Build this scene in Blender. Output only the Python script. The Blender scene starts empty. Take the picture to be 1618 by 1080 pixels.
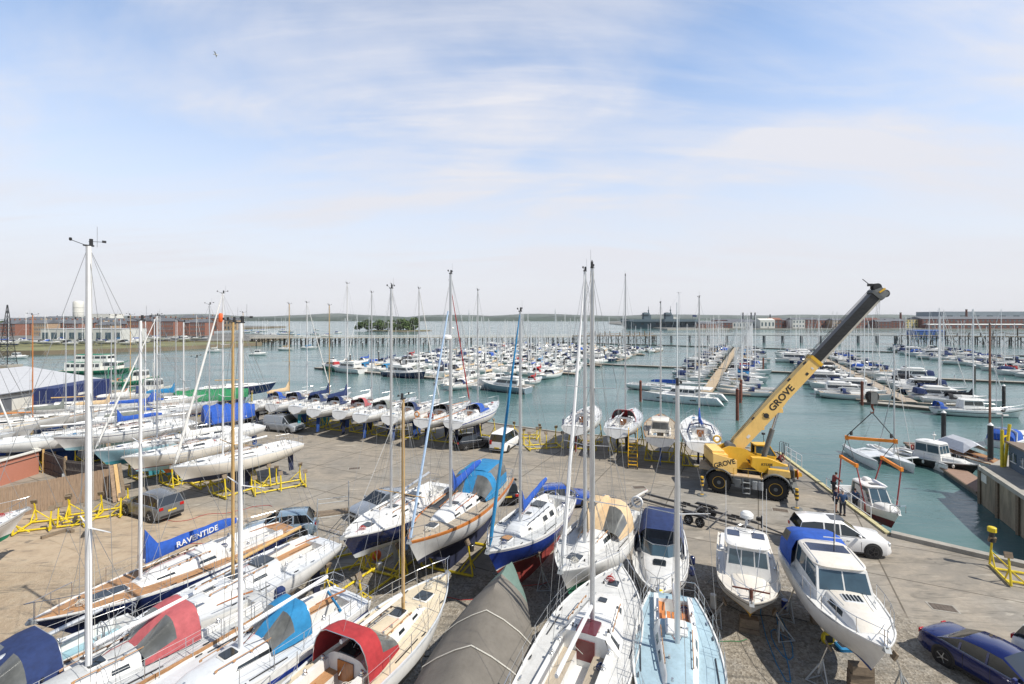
import bpy, bmesh, math, random
from mathutils import Vector, Matrix, noise as mnoise
R = math.radians; PI = math.pi; sin = math.sin; cos = math.cos
random.seed(11)
C = bpy.context.scene.collection
SC = bpy.context.scene
# ------------------------------------------------ camera, sky, sun, exposure
FPX, CX, HY, CAMH, WZ = 764.0, 809.0, 503.0, 13.5, -3.2
cam_d = bpy.data.cameras.new('camera'); cam = bpy.data.objects.new('camera', cam_d); C.objects.link(cam)
cam.location = (0, 0, CAMH); cam.rotation_euler = (R(90), 0, 0)
cam_d.sensor_width = 36; cam_d.lens = 36*FPX/1618; cam_d.shift_y = -(540-HY)/1618
cam_d.clip_start = 0.2; cam_d.clip_end = 30000
SC.camera = cam
SUN_AZ = Vector((0.88, -0.47, 0)).normalized(); SUN_EL = 50
w = bpy.data.worlds.new('World'); SC.world = w; w.use_nodes = True
nt = w.node_tree; nt.nodes.clear()
def nd(t, **kw):
    n = nt.nodes.new(t)
    for k, v in kw.items(): setattr(n, k, v)
    return n
out = nd('ShaderNodeOutputWorld'); bg = nd('ShaderNodeBackground'); bg.inputs[1].default_value = 0.075
sky = nd('ShaderNodeTexSky', sky_type='NISHITA', sun_disc=False)
sky.sun_elevation = R(SUN_EL); sky.sun_rotation = math.atan2(SUN_AZ.x, SUN_AZ.y)
sky.air_density = 1.0; sky.dust_density = 0.6; sky.ozone_density = 1.5
tc = nd('ShaderNodeTexCoord'); sep = nd('ShaderNodeSeparateXYZ')
nt.links.new(tc.outputs['Generated'], sep.inputs[0])
def mth(op, a, b=None, clamp=False):
    n = nd('ShaderNodeMath', operation=op); n.use_clamp = clamp
    for i, x in enumerate((a, b)):
        if x is None: continue
        if isinstance(x, (int, float)): n.inputs[i].default_value = x
        else: nt.links.new(x, n.inputs[i])
    return n.outputs[0]
zc = mth('MAXIMUM', sep.outputs[2], 0.0)
zz = mth('ADD', zc, 0.16)
px = mth('DIVIDE', sep.outputs[0], zz); py = mth('DIVIDE', sep.outputs[1], zz)
def cloudlayer(rot, sx, sy, scale, det, lo, hi, dist, off=0.0):
    cb = nd('ShaderNodeCombineXYZ'); nt.links.new(px, cb.inputs[0]); nt.links.new(py, cb.inputs[1]); cb.inputs[2].default_value = off
    mp = nd('ShaderNodeMapping'); mp.inputs['Rotation'].default_value = (0, 0, R(rot)); mp.inputs['Scale'].default_value = (sx, sy, 1)
    nt.links.new(cb.outputs[0], mp.inputs[0])
    nz = nd('ShaderNodeTexNoise'); nz.inputs['Scale'].default_value = scale; nz.inputs['Detail'].default_value = det
    nz.inputs['Roughness'].default_value = 0.55; nz.inputs['Distortion'].default_value = dist
    nt.links.new(mp.outputs[0], nz.inputs['Vector'])
    mr = nd('ShaderNodeMapRange'); mr.interpolation_type = 'SMOOTHSTEP'
    nt.links.new(nz.outputs[0], mr.inputs[0]); mr.inputs[1].default_value = lo; mr.inputs[2].default_value = hi
    return mr.outputs[0]
c1 = cloudlayer(-20, .40, 1.35, 1.15, 7, .40, .66, .9, 4.1)
c2 = cloudlayer(30, .6, 1.1, .9, 6, .42, .66, .7, 2.2)
c3 = cloudlayer(40, .35, 1.7, 3.4, 9, .42, .75, 1.2, 3.0)
veil = mth('ADD', mth('MULTIPLY', c1, .62), mth('ADD', .03, mth('MULTIPLY', c2, .60)))
veil = mth('ADD', veil, mth('MULTIPLY', mth('MULTIPLY', c3, mth('ADD', c1, .25)), .34), True)
def ramp_(x, a, b, lo, hi):
    n = nd('ShaderNodeMapRange'); n.interpolation_type = 'SMOOTHSTEP'; nt.links.new(x, n.inputs[0])
    for i, q in enumerate((a, b, lo, hi)): n.inputs[i+1].default_value = q
    return n.outputs[0]
thin = ramp_(zc, .42, .75, 1.0, .12)                       # cloud veil thinned overhead to lower the fill light
front = ramp_(sep.outputs[1], -.5, .2, .45, 1.0)           # veil and haze also cut behind the camera, unseen, for less fill
hz2 = mth('POWER', ramp_(zc, 0.0, .56, 1.0, 0.0), .95)
veil = mth('MULTIPLY', mth('MULTIPLY', veil, thin), front)
hzf = mth('MULTIPLY', hz2, front)
fac = mth('SUBTRACT', 1.0, mth('MULTIPLY', mth('SUBTRACT', 1.0, veil), mth('SUBTRACT', 1.0, hzf)), True)
fac = mth('MULTIPLY', fac, 0.97)
ccol = nd('ShaderNodeMix', data_type='RGBA'); nt.links.new(hz2, ccol.inputs[0])
ccol.inputs[6].default_value = (10.4, 10.5, 11.3, 1); ccol.inputs[7].default_value = (9.9, 9.95, 10.6, 1)
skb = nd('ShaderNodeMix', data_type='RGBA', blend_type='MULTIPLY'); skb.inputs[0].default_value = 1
nt.links.new(sky.outputs[0], skb.inputs[6]); deep = ramp_(zc, .45, .85, 1.0, .42); fr2 = ramp_(sep.outputs[1], -.5, .2, .5, 1.0); kk = mth('MULTIPLY', deep, fr2)  # blue sky dimmed overhead and behind the camera to keep shadows dark
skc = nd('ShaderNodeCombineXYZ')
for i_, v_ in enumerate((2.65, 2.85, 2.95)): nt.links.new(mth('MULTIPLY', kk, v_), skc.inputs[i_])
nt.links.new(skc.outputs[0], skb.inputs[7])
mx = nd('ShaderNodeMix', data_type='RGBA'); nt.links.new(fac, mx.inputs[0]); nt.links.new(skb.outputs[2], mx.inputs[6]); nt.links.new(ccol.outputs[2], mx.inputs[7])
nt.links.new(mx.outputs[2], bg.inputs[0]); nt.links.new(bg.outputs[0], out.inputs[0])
sd = bpy.data.lights.new('sun', 'SUN'); sd.energy = 5.0; sd.angle = R(0.5); sd.color = (1, .94, .84)
sun = bpy.data.objects.new('sun', sd); C.objects.link(sun)
sv = Vector((SUN_AZ.x*cos(R(SUN_EL)), SUN_AZ.y*cos(R(SUN_EL)), sin(R(SUN_EL))))
sun.rotation_euler = sv.to_track_quat('Z', 'Y').to_euler(); sun.location = (40, -20, 60)
SC.view_settings.view_transform = 'Standard'; SC.view_settings.look = 'None'; SC.view_settings.exposure = 0.1; SC.view_settings.gamma = 1
SC.cycles.max_bounces = 6; SC.cycles.caustics_reflective = False; SC.cycles.caustics_refractive = False

def G(px, py, z=0.0):
    """pixel of the 1618 px photo, on the plane at height z -> world point"""
    Z = (CAMH-z)*FPX/(py-HY)
    return Vector(((px-CX)*Z/FPX, Z, z))
def GW(px, py): return G(px, py, WZ)
def AT(px, py, Y):
    return Vector(((px-CX)*Y/FPX, Y, CAMH-(py-HY)*Y/FPX))

# ------------------------------------------------ materials
MATS = {}
def M(name, col=(.5, .5, .5), rough=.5, metal=0, var=.12, scale=2.0, bump=0.0, bscale=40, dirt=0.0, spec=.5, coat=0, stretch=None, alpha=1):
    if name in MATS: return MATS[name]
    m = bpy.data.materials.new(name); m.use_nodes = True; t = m.node_tree; b = t.nodes['Principled BSDF']
    L = t.links.new
    b.inputs['Roughness'].default_value = rough; b.inputs['Metallic'].default_value = metal
    b.inputs['Specular IOR Level'].default_value = spec; b.inputs['Coat Weight'].default_value = coat
    b.inputs['Alpha'].default_value = alpha
    co = t.nodes.new('ShaderNodeTexCoord')
    vec = co.outputs['Object']
    if stretch:
        mp = t.nodes.new('ShaderNodeMapping'); mp.inputs['Scale'].default_value = stretch; L(vec, mp.inputs[0]); vec = mp.outputs[0]
    nz = t.nodes.new('ShaderNodeTexNoise'); nz.inputs['Scale'].default_value = scale; nz.inputs['Detail'].default_value = 5; nz.inputs['Roughness'].default_value = .6
    L(vec, nz.inputs['Vector'])
    rp = t.nodes.new('ShaderNodeValToRGB'); L(nz.outputs[0], rp.inputs[0])
    lo = tuple(max(0, c*(1-var)) for c in col)+(1,); hi = tuple(min(1, c*(1+var*.6)) for c in col)+(1,)
    rp.color_ramp.elements[0].position = .32; rp.color_ramp.elements[1].position = .68
    rp.color_ramp.elements[0].color = lo; rp.color_ramp.elements[1].color = hi
    cur = rp.outputs[0]
    if dirt > 0:
        n2 = t.nodes.new('ShaderNodeTexNoise'); n2.inputs['Scale'].default_value = scale*4.3; n2.inputs['Detail'].default_value = 7; n2.inputs['Roughness'].default_value = .7
        mp2 = t.nodes.new('ShaderNodeMapping'); mp2.inputs['Scale'].default_value = (1, 1, .35); L(co.outputs['Object'], mp2.inputs[0]); L(mp2.outputs[0], n2.inputs['Vector'])
        r2 = t.nodes.new('ShaderNodeValToRGB'); L(n2.outputs[0], r2.inputs[0])
        r2.color_ramp.elements[0].position = .5; r2.color_ramp.elements[1].position = .72
        r2.color_ramp.elements[0].color = (0, 0, 0, 1); r2.color_ramp.elements[1].color = (dirt,)*3+(1,)
        mxx = t.nodes.new('ShaderNodeMix'); mxx.data_type = 'RGBA'; L(r2.outputs[0], mxx.inputs[0]); L(cur, mxx.inputs[6])
        mxx.inputs[7].default_value = (col[0]*.45, col[1]*.4, col[2]*.33, 1); cur = mxx.outputs[2]
    L(cur, b.inputs['Base Color'])
    if bump > 0:
        n3 = t.nodes.new('ShaderNodeTexNoise'); n3.inputs['Scale'].default_value = bscale; n3.inputs['Detail'].default_value = 4; L(vec, n3.inputs['Vector'])
        bp = t.nodes.new('ShaderNodeBump'); bp.inputs['Strength'].default_value = bump; bp.inputs['Distance'].default_value = .02
        L(n3.outputs[0], bp.inputs['Height']); L(bp.outputs[0], b.inputs['Normal'])
    MATS[name] = m; return m
gel = M('white gelcoat', (.74, .74, .725), .3, var=.07, dirt=.26, scale=1.2)
gel2 = M('cream gelcoat', (.73, .69, .62), .3, var=.06, dirt=.2, scale=1.2)
gelg = M('pale grey gelcoat', (.62, .65, .68), .35, var=.08, dirt=.2, scale=1.4)
navy = M('navy gelcoat', (.012, .022, .085), .15, var=.2, dirt=.1, coat=.5)
royal = M('royal blue gelcoat', (.02, .05, .28), .2, var=.15, dirt=.12, coat=.4)
skyb = M('pale blue gelcoat', (.30, .50, .58), .4, var=.12, dirt=.25)
oranges = M('orange paint', (.55, .13, .03), .5, var=.2, dirt=.25)
nonskid = M('grey non skid deck', (.52, .54, .55), .8, var=.12, scale=3, bump=.3, bscale=220, dirt=.25)
nonskidw = M('white non skid deck', (.60, .605, .595), .75, var=.12, scale=3, bump=.3, bscale=220, dirt=.22)
nonskidc = M('cream non skid deck', (.66, .57, .42), .8, var=.1, scale=3, bump=.3, bscale=220, dirt=.22)
nonskidb = M('pale blue deck paint', (.36, .50, .58), .75, var=.14, scale=2, bump=.3, bscale=200, dirt=.3)
teak = M('teak', (.42, .23, .11), .7, var=.3, scale=6, stretch=(1, 12, 1), dirt=.2)
teakg = M('weathered teak', (.42, .36, .28), .8, var=.25, scale=6, stretch=(1, 12, 1), dirt=.2)
varn = M('varnished wood', (.36, .13, .035), .3, var=.3, scale=5, stretch=(8, 8, 1), coat=.3)
pinew = M('varnished spruce spar', (.55, .36, .15), .4, var=.2, scale=3, stretch=(6, 6, 1))
orw = M('orange brown varnish', (.56, .20, .05), .35, var=.2, scale=5)
antired = M('red antifouling', (.22, .03, .025), .85, var=.25, dirt=.3)
antiblue = M('blue antifouling', (.015, .06, .24), .85, var=.25, dirt=.3)
antinavy = M('navy antifouling', (.014, .02, .055), .85, var=.3, dirt=.3)
antiblack = M('black antifouling', (.018, .019, .02), .9, var=.3, dirt=.3)
antigreen = M('green antifouling', (.01, .16, .09), .85, var=.2, dirt=.25)
antiteal = M('turquoise antifouling', (.05, .27, .33), .85, var=.2, dirt=.3)
yellowk = M('yellow bottom paint', (.65, .36, .02), .7, var=.2, dirt=.2)
alu = M('anodised aluminium', (.62, .64, .66), .38, metal=.55, var=.08, scale=2)
aluw = M('white painted spar', (.78, .79, .80), .35, var=.06, scale=2, dirt=.08)
steel = M('stainless steel', (.6, .61, .62), .25, metal=.9, var=.1)
wire = M('rigging wire', (.35, .36, .37), .45, metal=.5, var=.1)
galv = M('galvanised steel', (.42, .44, .45), .6, metal=.4, var=.2, scale=8)
glass = M('dark tinted glass', (.02, .026, .03), .06, var=.2, spec=.9)
glassb = M('blue tinted glass', (.05, .09, .12), .06, var=.2, spec=.9)
clearw = M('clear vinyl window', (.13, .135, .13), .1, var=.35, scale=2, spec=.9)
rubber = M('black rubber', (.02, .02, .021), .8, var=.2, bump=.2)
blackp = M('black plastic', (.025, .025, .027), .45, var=.2)
solar = M('solar panel', (.02, .03, .07), .15, var=.25, scale=15, spec=.8)
cvnavy = M('navy canvas', (.018, .036, .12), .9, var=.25, scale=5, bump=.5, bscale=9)
cvroyal = M('royal blue canvas', (.02, .09, .42), .85, var=.2, scale=5, bump=.5, bscale=9)
cvazure = M('azure canvas', (.02, .20, .42), .85, var=.15, scale=5, bump=.5, bscale=9)
cvred = M('red canvas', (.37, .03, .035), .85, var=.18, scale=5, bump=.5, bscale=9)
cvpink = M('faded red canvas', (.42, .10, .11), .85, var=.18, scale=5, bump=.5, bscale=9)
cvbeige = M('beige canvas', (.62, .46, .28), .85, var=.12, scale=5, bump=.5, bscale=9)
cvgrey = M('grey green canvas', (.20, .22, .20), .85, var=.2, scale=5, bump=.5, bscale=9)
cvtarp = M('grey tarpaulin', (.165, .15, .128), .75, var=.16, scale=1.5, bump=.5, bscale=5, dirt=.25)
cvgreen = M('green canvas', (.02, .20, .08), .85, var=.2, scale=4, bump=.5, bscale=7)
cvblack = M('black canvas', (.025, .025, .03), .9, var=.2, scale=4, bump=.5, bscale=9)
sailw = M('furled sailcloth', (.72, .72, .70), .8, var=.1, scale=6, bump=.4, bscale=12)
ropew = M('rope', (.6, .58, .52), .9, var=.2, scale=30)
roper = M('red rope', (.4, .04, .04), .9, var=.2, scale=30)
cyell = M('yellow cradle paint', (.72, .55, .02), .55, var=.2, scale=4, dirt=.55)
concr = M('weathered concrete', (.36, .34, .30), .9, var=.2, scale=.8, bump=.4, bscale=15, dirt=.4)
wood = M('weathered timber', (.22, .17, .12), .9, var=.3, scale=4, stretch=(1, 1, 6), dirt=.4)
woodd = M('dark wet timber', (.05, .045, .04), .8, var=.3, scale=4, dirt=.3)
deckp = M('pontoon decking', (.40, .34, .27), .9, var=.2, scale=1, dirt=.3)
floatm = M('pontoon float', (.16, .155, .14), .9, var=.25, scale=1)
rust = M('rusty steel pile', (.17, .055, .035), .85, var=.35, scale=2, dirt=.3)
rope_or = M('orange plastic', (.75, .13, .03), .5, var=.1)
fendb = M('blue fender', (.10, .22, .42), .5, var=.12)
fendw = M('white fender', (.72, .72, .69), .5, var=.08, dirt=.2)

# ------------------------------------------------ mesh builder
def frame_of(d):
    d = Vector(d).normalized(); up = Vector((0, 0, 1)) if abs(d.z) < .98 else Vector((1, 0, 0))
    s = d.cross(up).normalized(); return s, s.cross(d).normalized(), d
class MB:
    def __init__(s): s.v = []; s.f = []; s.fm = []; s.ms = []
    def mi(s, m):
        if m not in s.ms: s.ms.append(m)
        return s.ms.index(m)
    def add(s, vs, fs, m):
        o = len(s.v); s.v += [tuple(v) for v in vs]; k = s.mi(m)
        for f in fs: s.f.append([o+i for i in f]); s.fm.append(k)
        return s
    def box(s, c, d, m, rz=0, taper=1.0, rot=None):
        x, y, z = d[0]/2, d[1]/2, d[2]/2; vs = []
        for sz in (-1, 1):
            k = 1 if sz < 0 else taper
            for sx, sy in ((-1, -1), (1, -1), (1, 1), (-1, 1)): vs.append(Vector((sx*x*k, sy*y*k, sz*z)))
        mt = Matrix.Rotation(rz, 3, 'Z') if rot is None else rot
        vs = [mt @ v+Vector(c) for v in vs]
        return s.add(vs, [(3, 2, 1, 0), (4, 5, 6, 7), (0, 1, 5, 4), (1, 2, 6, 5), (2, 3, 7, 6), (3, 0, 4, 7)], m)
    def rbox(s, c, d, m, r=.05, rz=0, top=1.0):
        """box with rounded vertical corners and a chamfered top"""
        x, y = d[0]/2, d[1]/2; r = min(r, x*.95, y*.95); ring = []
        for qx, qy, a0 in ((1, 1, 0), (-1, 1, 90), (-1, -1, 180), (1, -1, 270)):
            for k in range(4):
                a = R(a0+k*30); ring.append((qx*(x-r)+cos(a)*r, qy*(y-r)+sin(a)*r))
        mt = Matrix.Rotation(rz, 3, 'Z'); rr = []
        ch = min(r*.6, d[2]*.3)
        for z, k, ins in ((-d[2]/2, 1, 0), (d[2]/2-ch, top, 0), (d[2]/2, top, ch)):
            rr.append([mt @ Vector(((a*k)*(1-ins/x), (b*k)*(1-ins/y), z))+Vector(c) for a, b in ring])
        return s.loft(rr, m, caps=True)
    def bar(s, p, q, w, m, h=None):
        p = Vector(p); q = Vector(q); h = h or w; a, b, d = frame_of(q-p); vs = []
        for o in (p, q):
            for i, j in ((-1, -1), (1, -1), (1, 1), (-1, 1)): vs.append(o+a*i*w/2+b*j*h/2)
        return s.add(vs, [(3, 2, 1, 0), (4, 5, 6, 7), (0, 1, 5, 4), (1, 2, 6, 5), (2, 3, 7, 6), (3, 0, 4, 7)], m)
    def tube(s, pts, r, m, n=6, flat=1.0):
        pts = [Vector(p) for p in pts]; k = len(pts); rs = r if isinstance(r, (list, tuple)) else [r]*k; rings = []
        for i, p in enumerate(pts):
            d = (pts[min(i+1, k-1)]-pts[max(i-1, 0)]); a, b, _ = frame_of(d)
            rings.append([p+a*cos(2*PI*j/n)*rs[i]+b*sin(2*PI*j/n)*rs[i]*flat for j in range(n)])
        return s.loft(rings, m, caps=True)
    def loft(s, rings, m, closed=True, caps=False, colm=None):
        n = len(rings[0]); vs = [v for r in rings for v in r]; o = len(s.v); s.v += [tuple(v) for v in vs]
        for i in range(len(rings)-1):
            for j in range(n if closed else n-1):
                a = i*n+j; b = i*n+(j+1) % n
                mm = colm(i, j) if colm else m
                if mm is None: continue
                s.f.append([o+a, o+b, o+b+n, o+a+n]); s.fm.append(s.mi(mm))
        if caps:
            s.f.append([o+j for j in reversed(range(n))]); s.fm.append(s.mi(m))
            s.f.append([o+(len(rings)-1)*n+j for j in range(n)]); s.fm.append(s.mi(m))
        return s
    def lathe(s, prof, c, m, n=14, axis='Z'):
        rings = []
        for r, z in prof:
            ring = []
            for j in range(n):
                a = 2*PI*j/n; v = (r*cos(a), r*sin(a), z)
                if axis == 'X': v = (v[2], v[0], v[1])
                if axis == 'Y': v = (v[0], v[2], v[1])
                ring.append(Vector(v)+Vector(c))
            rings.append(ring)
        return s.loft(rings, m, caps=True)
    def prism(s, poly, t0, t1, m, plane='XZ'):
        def P(a, b, t): return {'XZ': (a, t, b), 'XY': (a, b, t), 'YZ': (t, a, b)}[plane]
        n = len(poly); vs = [P(a, b, t0) for a, b in poly]+[P(a, b, t1) for a, b in poly]
        fs = [list(range(n))[::-1], list(range(n, 2*n))]+[[i, (i+1) % n, (i+1) % n+n, i+n] for i in range(n)]
        return s.add(vs, fs, m)
    def ball(s, c, r, m, n=8, k=6):
        c = Vector(c); r = r if isinstance(r, (list, tuple)) else (r, r, r); rings = []
        for i in range(k+1):
            a = PI*i/k; q = max(sin(a), .02)
            rings.append([c+Vector((cos(2*PI*j/n)*q*r[0], sin(2*PI*j/n)*q*r[1], -cos(a)*r[2])) for j in range(n)])
        return s.loft(rings, m, caps=True)
    def torus(s, c, Rr, r, m, axis='Y', n=16, k=6):
        c = Vector(c); rings = []
        for i in range(n+1):
            a = 2*PI*i/n; ring = []
            for j in range(k):
                b = 2*PI*j/k; q = Rr+r*cos(b); u, v, z = q*cos(a), q*sin(a), r*sin(b)
                ring.append(c+Vector({'Z': (u, v, z), 'Y': (u, z, v), 'X': (z, u, v)}[axis]))
            rings.append(ring)
        return s.loft(rings, m)
    def xf(s, mt):
        s.v = [tuple(mt @ Vector(v)) for v in s.v]; return s
    def obj(s, name, parent=None, smooth=True, ang=35, loc=None, rz=0, recalc=True):
        me = bpy.data.meshes.new(name); me.from_pydata(s.v, [], s.f)
        for m in s.ms: me.materials.append(m)
        me.polygons.foreach_set('material_index', s.fm)
        if recalc:
            bm = bmesh.new(); bm.from_mesh(me); bmesh.ops.recalc_face_normals(bm, faces=bm.faces); bm.to_mesh(me); bm.free()
        if smooth:
            me.polygons.foreach_set('use_smooth', [True]*len(me.polygons))
            try: me.set_sharp_from_angle(angle=R(ang))
            except Exception: pass
        me.update()
        o = bpy.data.objects.new(name, me); C.objects.link(o)
        if parent: o.parent = parent
        if loc is not None: o.location = loc
        o.rotation_euler.z = rz
        return o
def tag(o, label=None, cat=None, group=None, kind=None):
    if label: o['label'] = label
    if cat: o['category'] = cat
    if group: o['group'] = group
    if kind: o['kind'] = kind
    return o
def thing(name, label, cat, loc=(0, 0, 0), rz=0, group=None):
    o = bpy.data.objects.new(name, None); C.objects.link(o); o.location = loc; o.rotation_euler = (0, 0, rz)
    o.empty_display_size = .3
    return tag(o, label, cat, group)
KIDS = {}
def copy_tree(root, loc, rz, label, group=None):
    def rec(o, par):
        c = o.copy(); C.objects.link(c)
        if par: c.parent = par
        for ch in KIDS.get(o.name) or []: rec(ch, c)
        return c
    def fill(o):
        KIDS[o.name] = list(o.children)
        for ch in KIDS[o.name]: fill(ch)
    if root.name not in KIDS: fill(root)
    c = rec(root, None); c.location = loc; c.rotation_euler = (0, 0, rz)
    if label: c['label'] = label
    if group: c['group'] = group
    return c
ORD = ['first', 'second', 'third', 'fourth', 'fifth', 'sixth', 'seventh', 'eighth', 'ninth', 'tenth', 'eleventh', 'twelfth', 'thirteenth', 'fourteenth', 'fifteenth', 'sixteenth', 'seventeenth', 'eighteenth', 'nineteenth', 'twentieth']+['twenty-'+x for x in ('first', 'second', 'third', 'fourth', 'fifth', 'sixth', 'seventh', 'eighth', 'ninth')]+['thirtieth']
ORD += ['thirty-'+x for x in ('first', 'second', 'third', 'fourth', 'fifth', 'sixth', 'seventh', 'eighth', 'ninth')]
ORD += ['fortieth']+[x.replace('thirty', 'forty') for x in ORD if x.startswith('thirty-')]
def textmesh(txt, size, depth, mat, name, parent, mt, bold=0.0, sx=1.0):
    cu = bpy.data.curves.new(name, 'FONT'); cu.body = txt; cu.size = size; cu.extrude = depth; cu.offset = bold; cu.align_x = 'CENTER'; cu.align_y = 'CENTER'
    to = bpy.data.objects.new('lettering', cu); C.objects.link(to)
    bpy.context.view_layer.update()
    me = bpy.data.meshes.new_from_object(to); bpy.data.objects.remove(to); me.materials.clear(); me.materials.append(mat)
    me.transform(mt @ Matrix.Diagonal((sx, 1, 1, 1)))
    o = bpy.data.objects.new(name, me); C.objects.link(o); o.parent = parent
    return o
# ------------------------------------------------ boats
def sm(x): x = min(max(x, 0), 1); return x*x*(3-2*x)
def lerp(a, b, t): return a+(b-a)*t
def pane(mb, q, u0, u1, v0, v1, m, off=.006, th=.012, slant=0):
    """a pane or strip standing just proud of the quad q = (A,B,C,D): u runs A->B, v runs A->D"""
    A, B, Cc, D = [Vector(p) for p in q]
    def P(u, v): return (A*(1-u)+B*u)*(1-v)+(D*(1-u)+Cc*u)*v
    n = (B-A).cross(D-A).normalized(); c = [P(u0, v0), P(u1, v0), P(u1-slant, v1), P(u0+slant, v1)]
    vs = [p-n*th for p in c]+[p+n*off for p in c]
    mb.add(vs, [(3, 2, 1, 0), (4, 5, 6, 7), (0, 1, 5, 4), (1, 2, 6, 5), (2, 3, 7, 6), (3, 0, 4, 7)], m)
class Hull:
    def __init__(s, L, B, fb=(.95, .9, 1.2), D=.5, sw=.72, rake=.9, tr=.25, z0=0, full=.45, chine=False, bf=2.3):
        s.L, s.B, s.fb, s.D, s.sw, s.rake, s.tr, s.z0, s.full, s.chine, s.bf = L, B, fb, D, sw, rake, tr, z0, full, chine, bf
    def b(s, t):
        f = s.full
        if t >= f: return s.B/2*max(0.0, 1-((t-f)/(1-f))**s.bf)**.95
        return s.B/2*(1-(1-s.sw)*((f-t)/f)**2)
    def zd(s, t):
        a, m, c = s.fb
        return m+(c-m)*((t-.4)/.6)**2 if t > .4 else m+(a-m)*((.4-t)/.4)**2
    def zk(s, t):
        if s.chine: return -s.D+(s.D*.6)*max(0, (t-.6)/.4)**2
        if t > .5:
            q = (t-.5)/.5; return -s.D*max(0, 1-q*q)**.8-.1*q
        q = (.5-t)/.5; return -s.D*(1-q**1.6)+.1*q**1.6
    def x(s, t, z):
        zd = s.zd(t); q = (zd-z)
        return -s.L/2+s.L*t-s.rake*q/(s.fb[2]+.1)*sm((t-.5)/.5)+s.tr*q*(1-sm(t/.25))
    def y(s, t, z):
        zd, zk = s.zd(t), s.zk(t)
        if z <= zk+1e-4: return 0
        q = (zd-z)/(zd-zk); k = sm((t-.5)/.5)
        if s.chine: m, n = lerp(3.4, 1.25, k), lerp(1.15, 1.0, k)
        else: m, n = lerp(2.6, 1.15, k), lerp(1.5, 1.05, k)
        return s.b(t)*max(0, 1-q**m)**(1/n)
    def rows(s, t, st, boot):
        zd, zk = s.zd(t), s.zk(t)
        r = [zd, zd-.05, zd-st[0], zd-st[1], lerp(zd-st[1], boot, .5), boot, boot-.07]
        r += [lerp(boot-.07, min(zk, boot-.1), k) for k in (.3, .6, .82, .95, 1)]
        return [max(z, zk) for z in r]
    def build(s, name, parent, top, anti, rail=None, stripe=None, bootm=None, st=(.14, .24), boot=.08, n=22, capm=None):
        rail = rail or top; stripe = stripe or top; bootm = bootm or anti
        cm = [rail, top, stripe, top, top, bootm]+[anti]*5
        ts = [sm(i/(n-1))*.35+(i/(n-1))*.65 for i in range(n)]; rings = []
        for t in ts:
            zs = s.rows(t, st, boot)
            p = [(s.x(t, z), s.y(t, z), z+s.z0) for z in zs]
            if t == ts[-1]: p = [(a, 0, c) for a, b, c in p]
            rings.append([Vector(q) for q in p]+[Vector((a, -b, c)) for a, b, c in reversed(p[:-1])])
        mb = MB(); nn = len(rings[0]); k = len(cm)
        mb.loft(rings, top, closed=False, colm=lambda i, j: cm[j] if j < k else cm[2*k-1-j])
        mb.add(rings[0], [list(range(nn))], capm or top)
        return mb.obj(name, parent, ang=50)
    def deck(s, name, parent, P, mats):
        """P: aft, cockpit end, roof end (t); c0 roof half width; hr roof height aft/fwd; well half width and depth"""
        dk, rf, seat, floor, rail, side = [mats.get(k) for k in ('deck', 'roof', 'seat', 'floor', 'rail', 'side')]
        ta, tb, tcc = P['t']; hr, hf = P['hr']; c0 = P['c0']; e = .002; z0 = s.z0
        co = P.get('coam', .22); wz = P.get('wellz', .38); fz = P.get('floorz', .75); fw = P.get('fw', .28); cw = P.get('cw', None)
        ts = [0, ta*.5, ta-e]+[lerp(ta, tb, k) for k in (0, .33, .66)]+[tb-e]+[lerp(tb, tcc-.05, k) for k in (0, .25, .5, .75, 1)]+[tcc]+[lerp(tcc+e, 1, k) for k in (0, .25, .5, .7, .85, .95)]+[.997]
        def kind(t): return 'a' if t < ta-e/2 else 'c' if t < tb-e/2 else 'r' if t < tcc+e/2 else 'f'
        rings = []; kinds = []
        for t in ts:
            b = max(s.b(t), .012); zd = s.zd(t); kd = kind(t); i1 = max(b-.05, b*.6); i2 = max(b-.06, b*.5); x = -s.L/2+s.L*t
            h = [(b, zd), (b, zd+.05), (i1, zd+.05), (i2, zd+.004)]
            if kd in 'af':
                h += [(i2*k, zd+.05*(1-k*k)) for k in (.85, .7, .55, .4, .25, .1, 0)]
            elif kd == 'r':
                k = (t-tb)/(tcc-tb); hh = lerp(hr, hf, k)*(1 if t < tcc-.01 else .15)
                c = min(lerp(c0, P.get('c1', c0*.6), k**1.3), i2-.12); c = max(c, .1); zt = zd+hh; ins = P.get('ins', .38)*hh
                h += [(c, zd+.03), (c-ins, zt-.03), (c-ins-.05, zt), (c*.6, zt+.03), (c*.4, zt+.045), (c*.2, zt+.055), (0, zt+.06)]
            else:
                w_ = cw or c0-.1; w_ = min(w_, i2-.28)
                h += [(w_+.2, zd+.03), (w_+.18, zd+co), (w_+.02, zd+co), (w_, zd-wz+.3), (fw+.01, zd-wz+.28), (fw, zd-fz+.2), (0, zd-fz+.2)]
            rings.append([Vector((x, y, z+z0)) for y, z in h]+[Vector((x, -y, z+z0)) for y, z in reversed(h[:-1])]); kinds.append(kd)
        def cm(i, j):
            if j >= 10: j = 19-j
            kd = kinds[i] if kinds[i] == kinds[i+1] else 'x'
            if j < 3: return rail
            if j == 3: return dk if kd != 'f' else dk
            if kd in 'af': return dk
            if kd == 'x': return side
            if kd == 'r': return side if j in (4, 5) else rf
            return {4: side, 5: side, 6: side, 7: seat, 8: side, 9: floor}[j]
        mb = MB(); mb.loft(rings, dk, closed=False, colm=cm)
        o = mb.obj(name, parent, ang=28)
        s.P = P; return o
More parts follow.
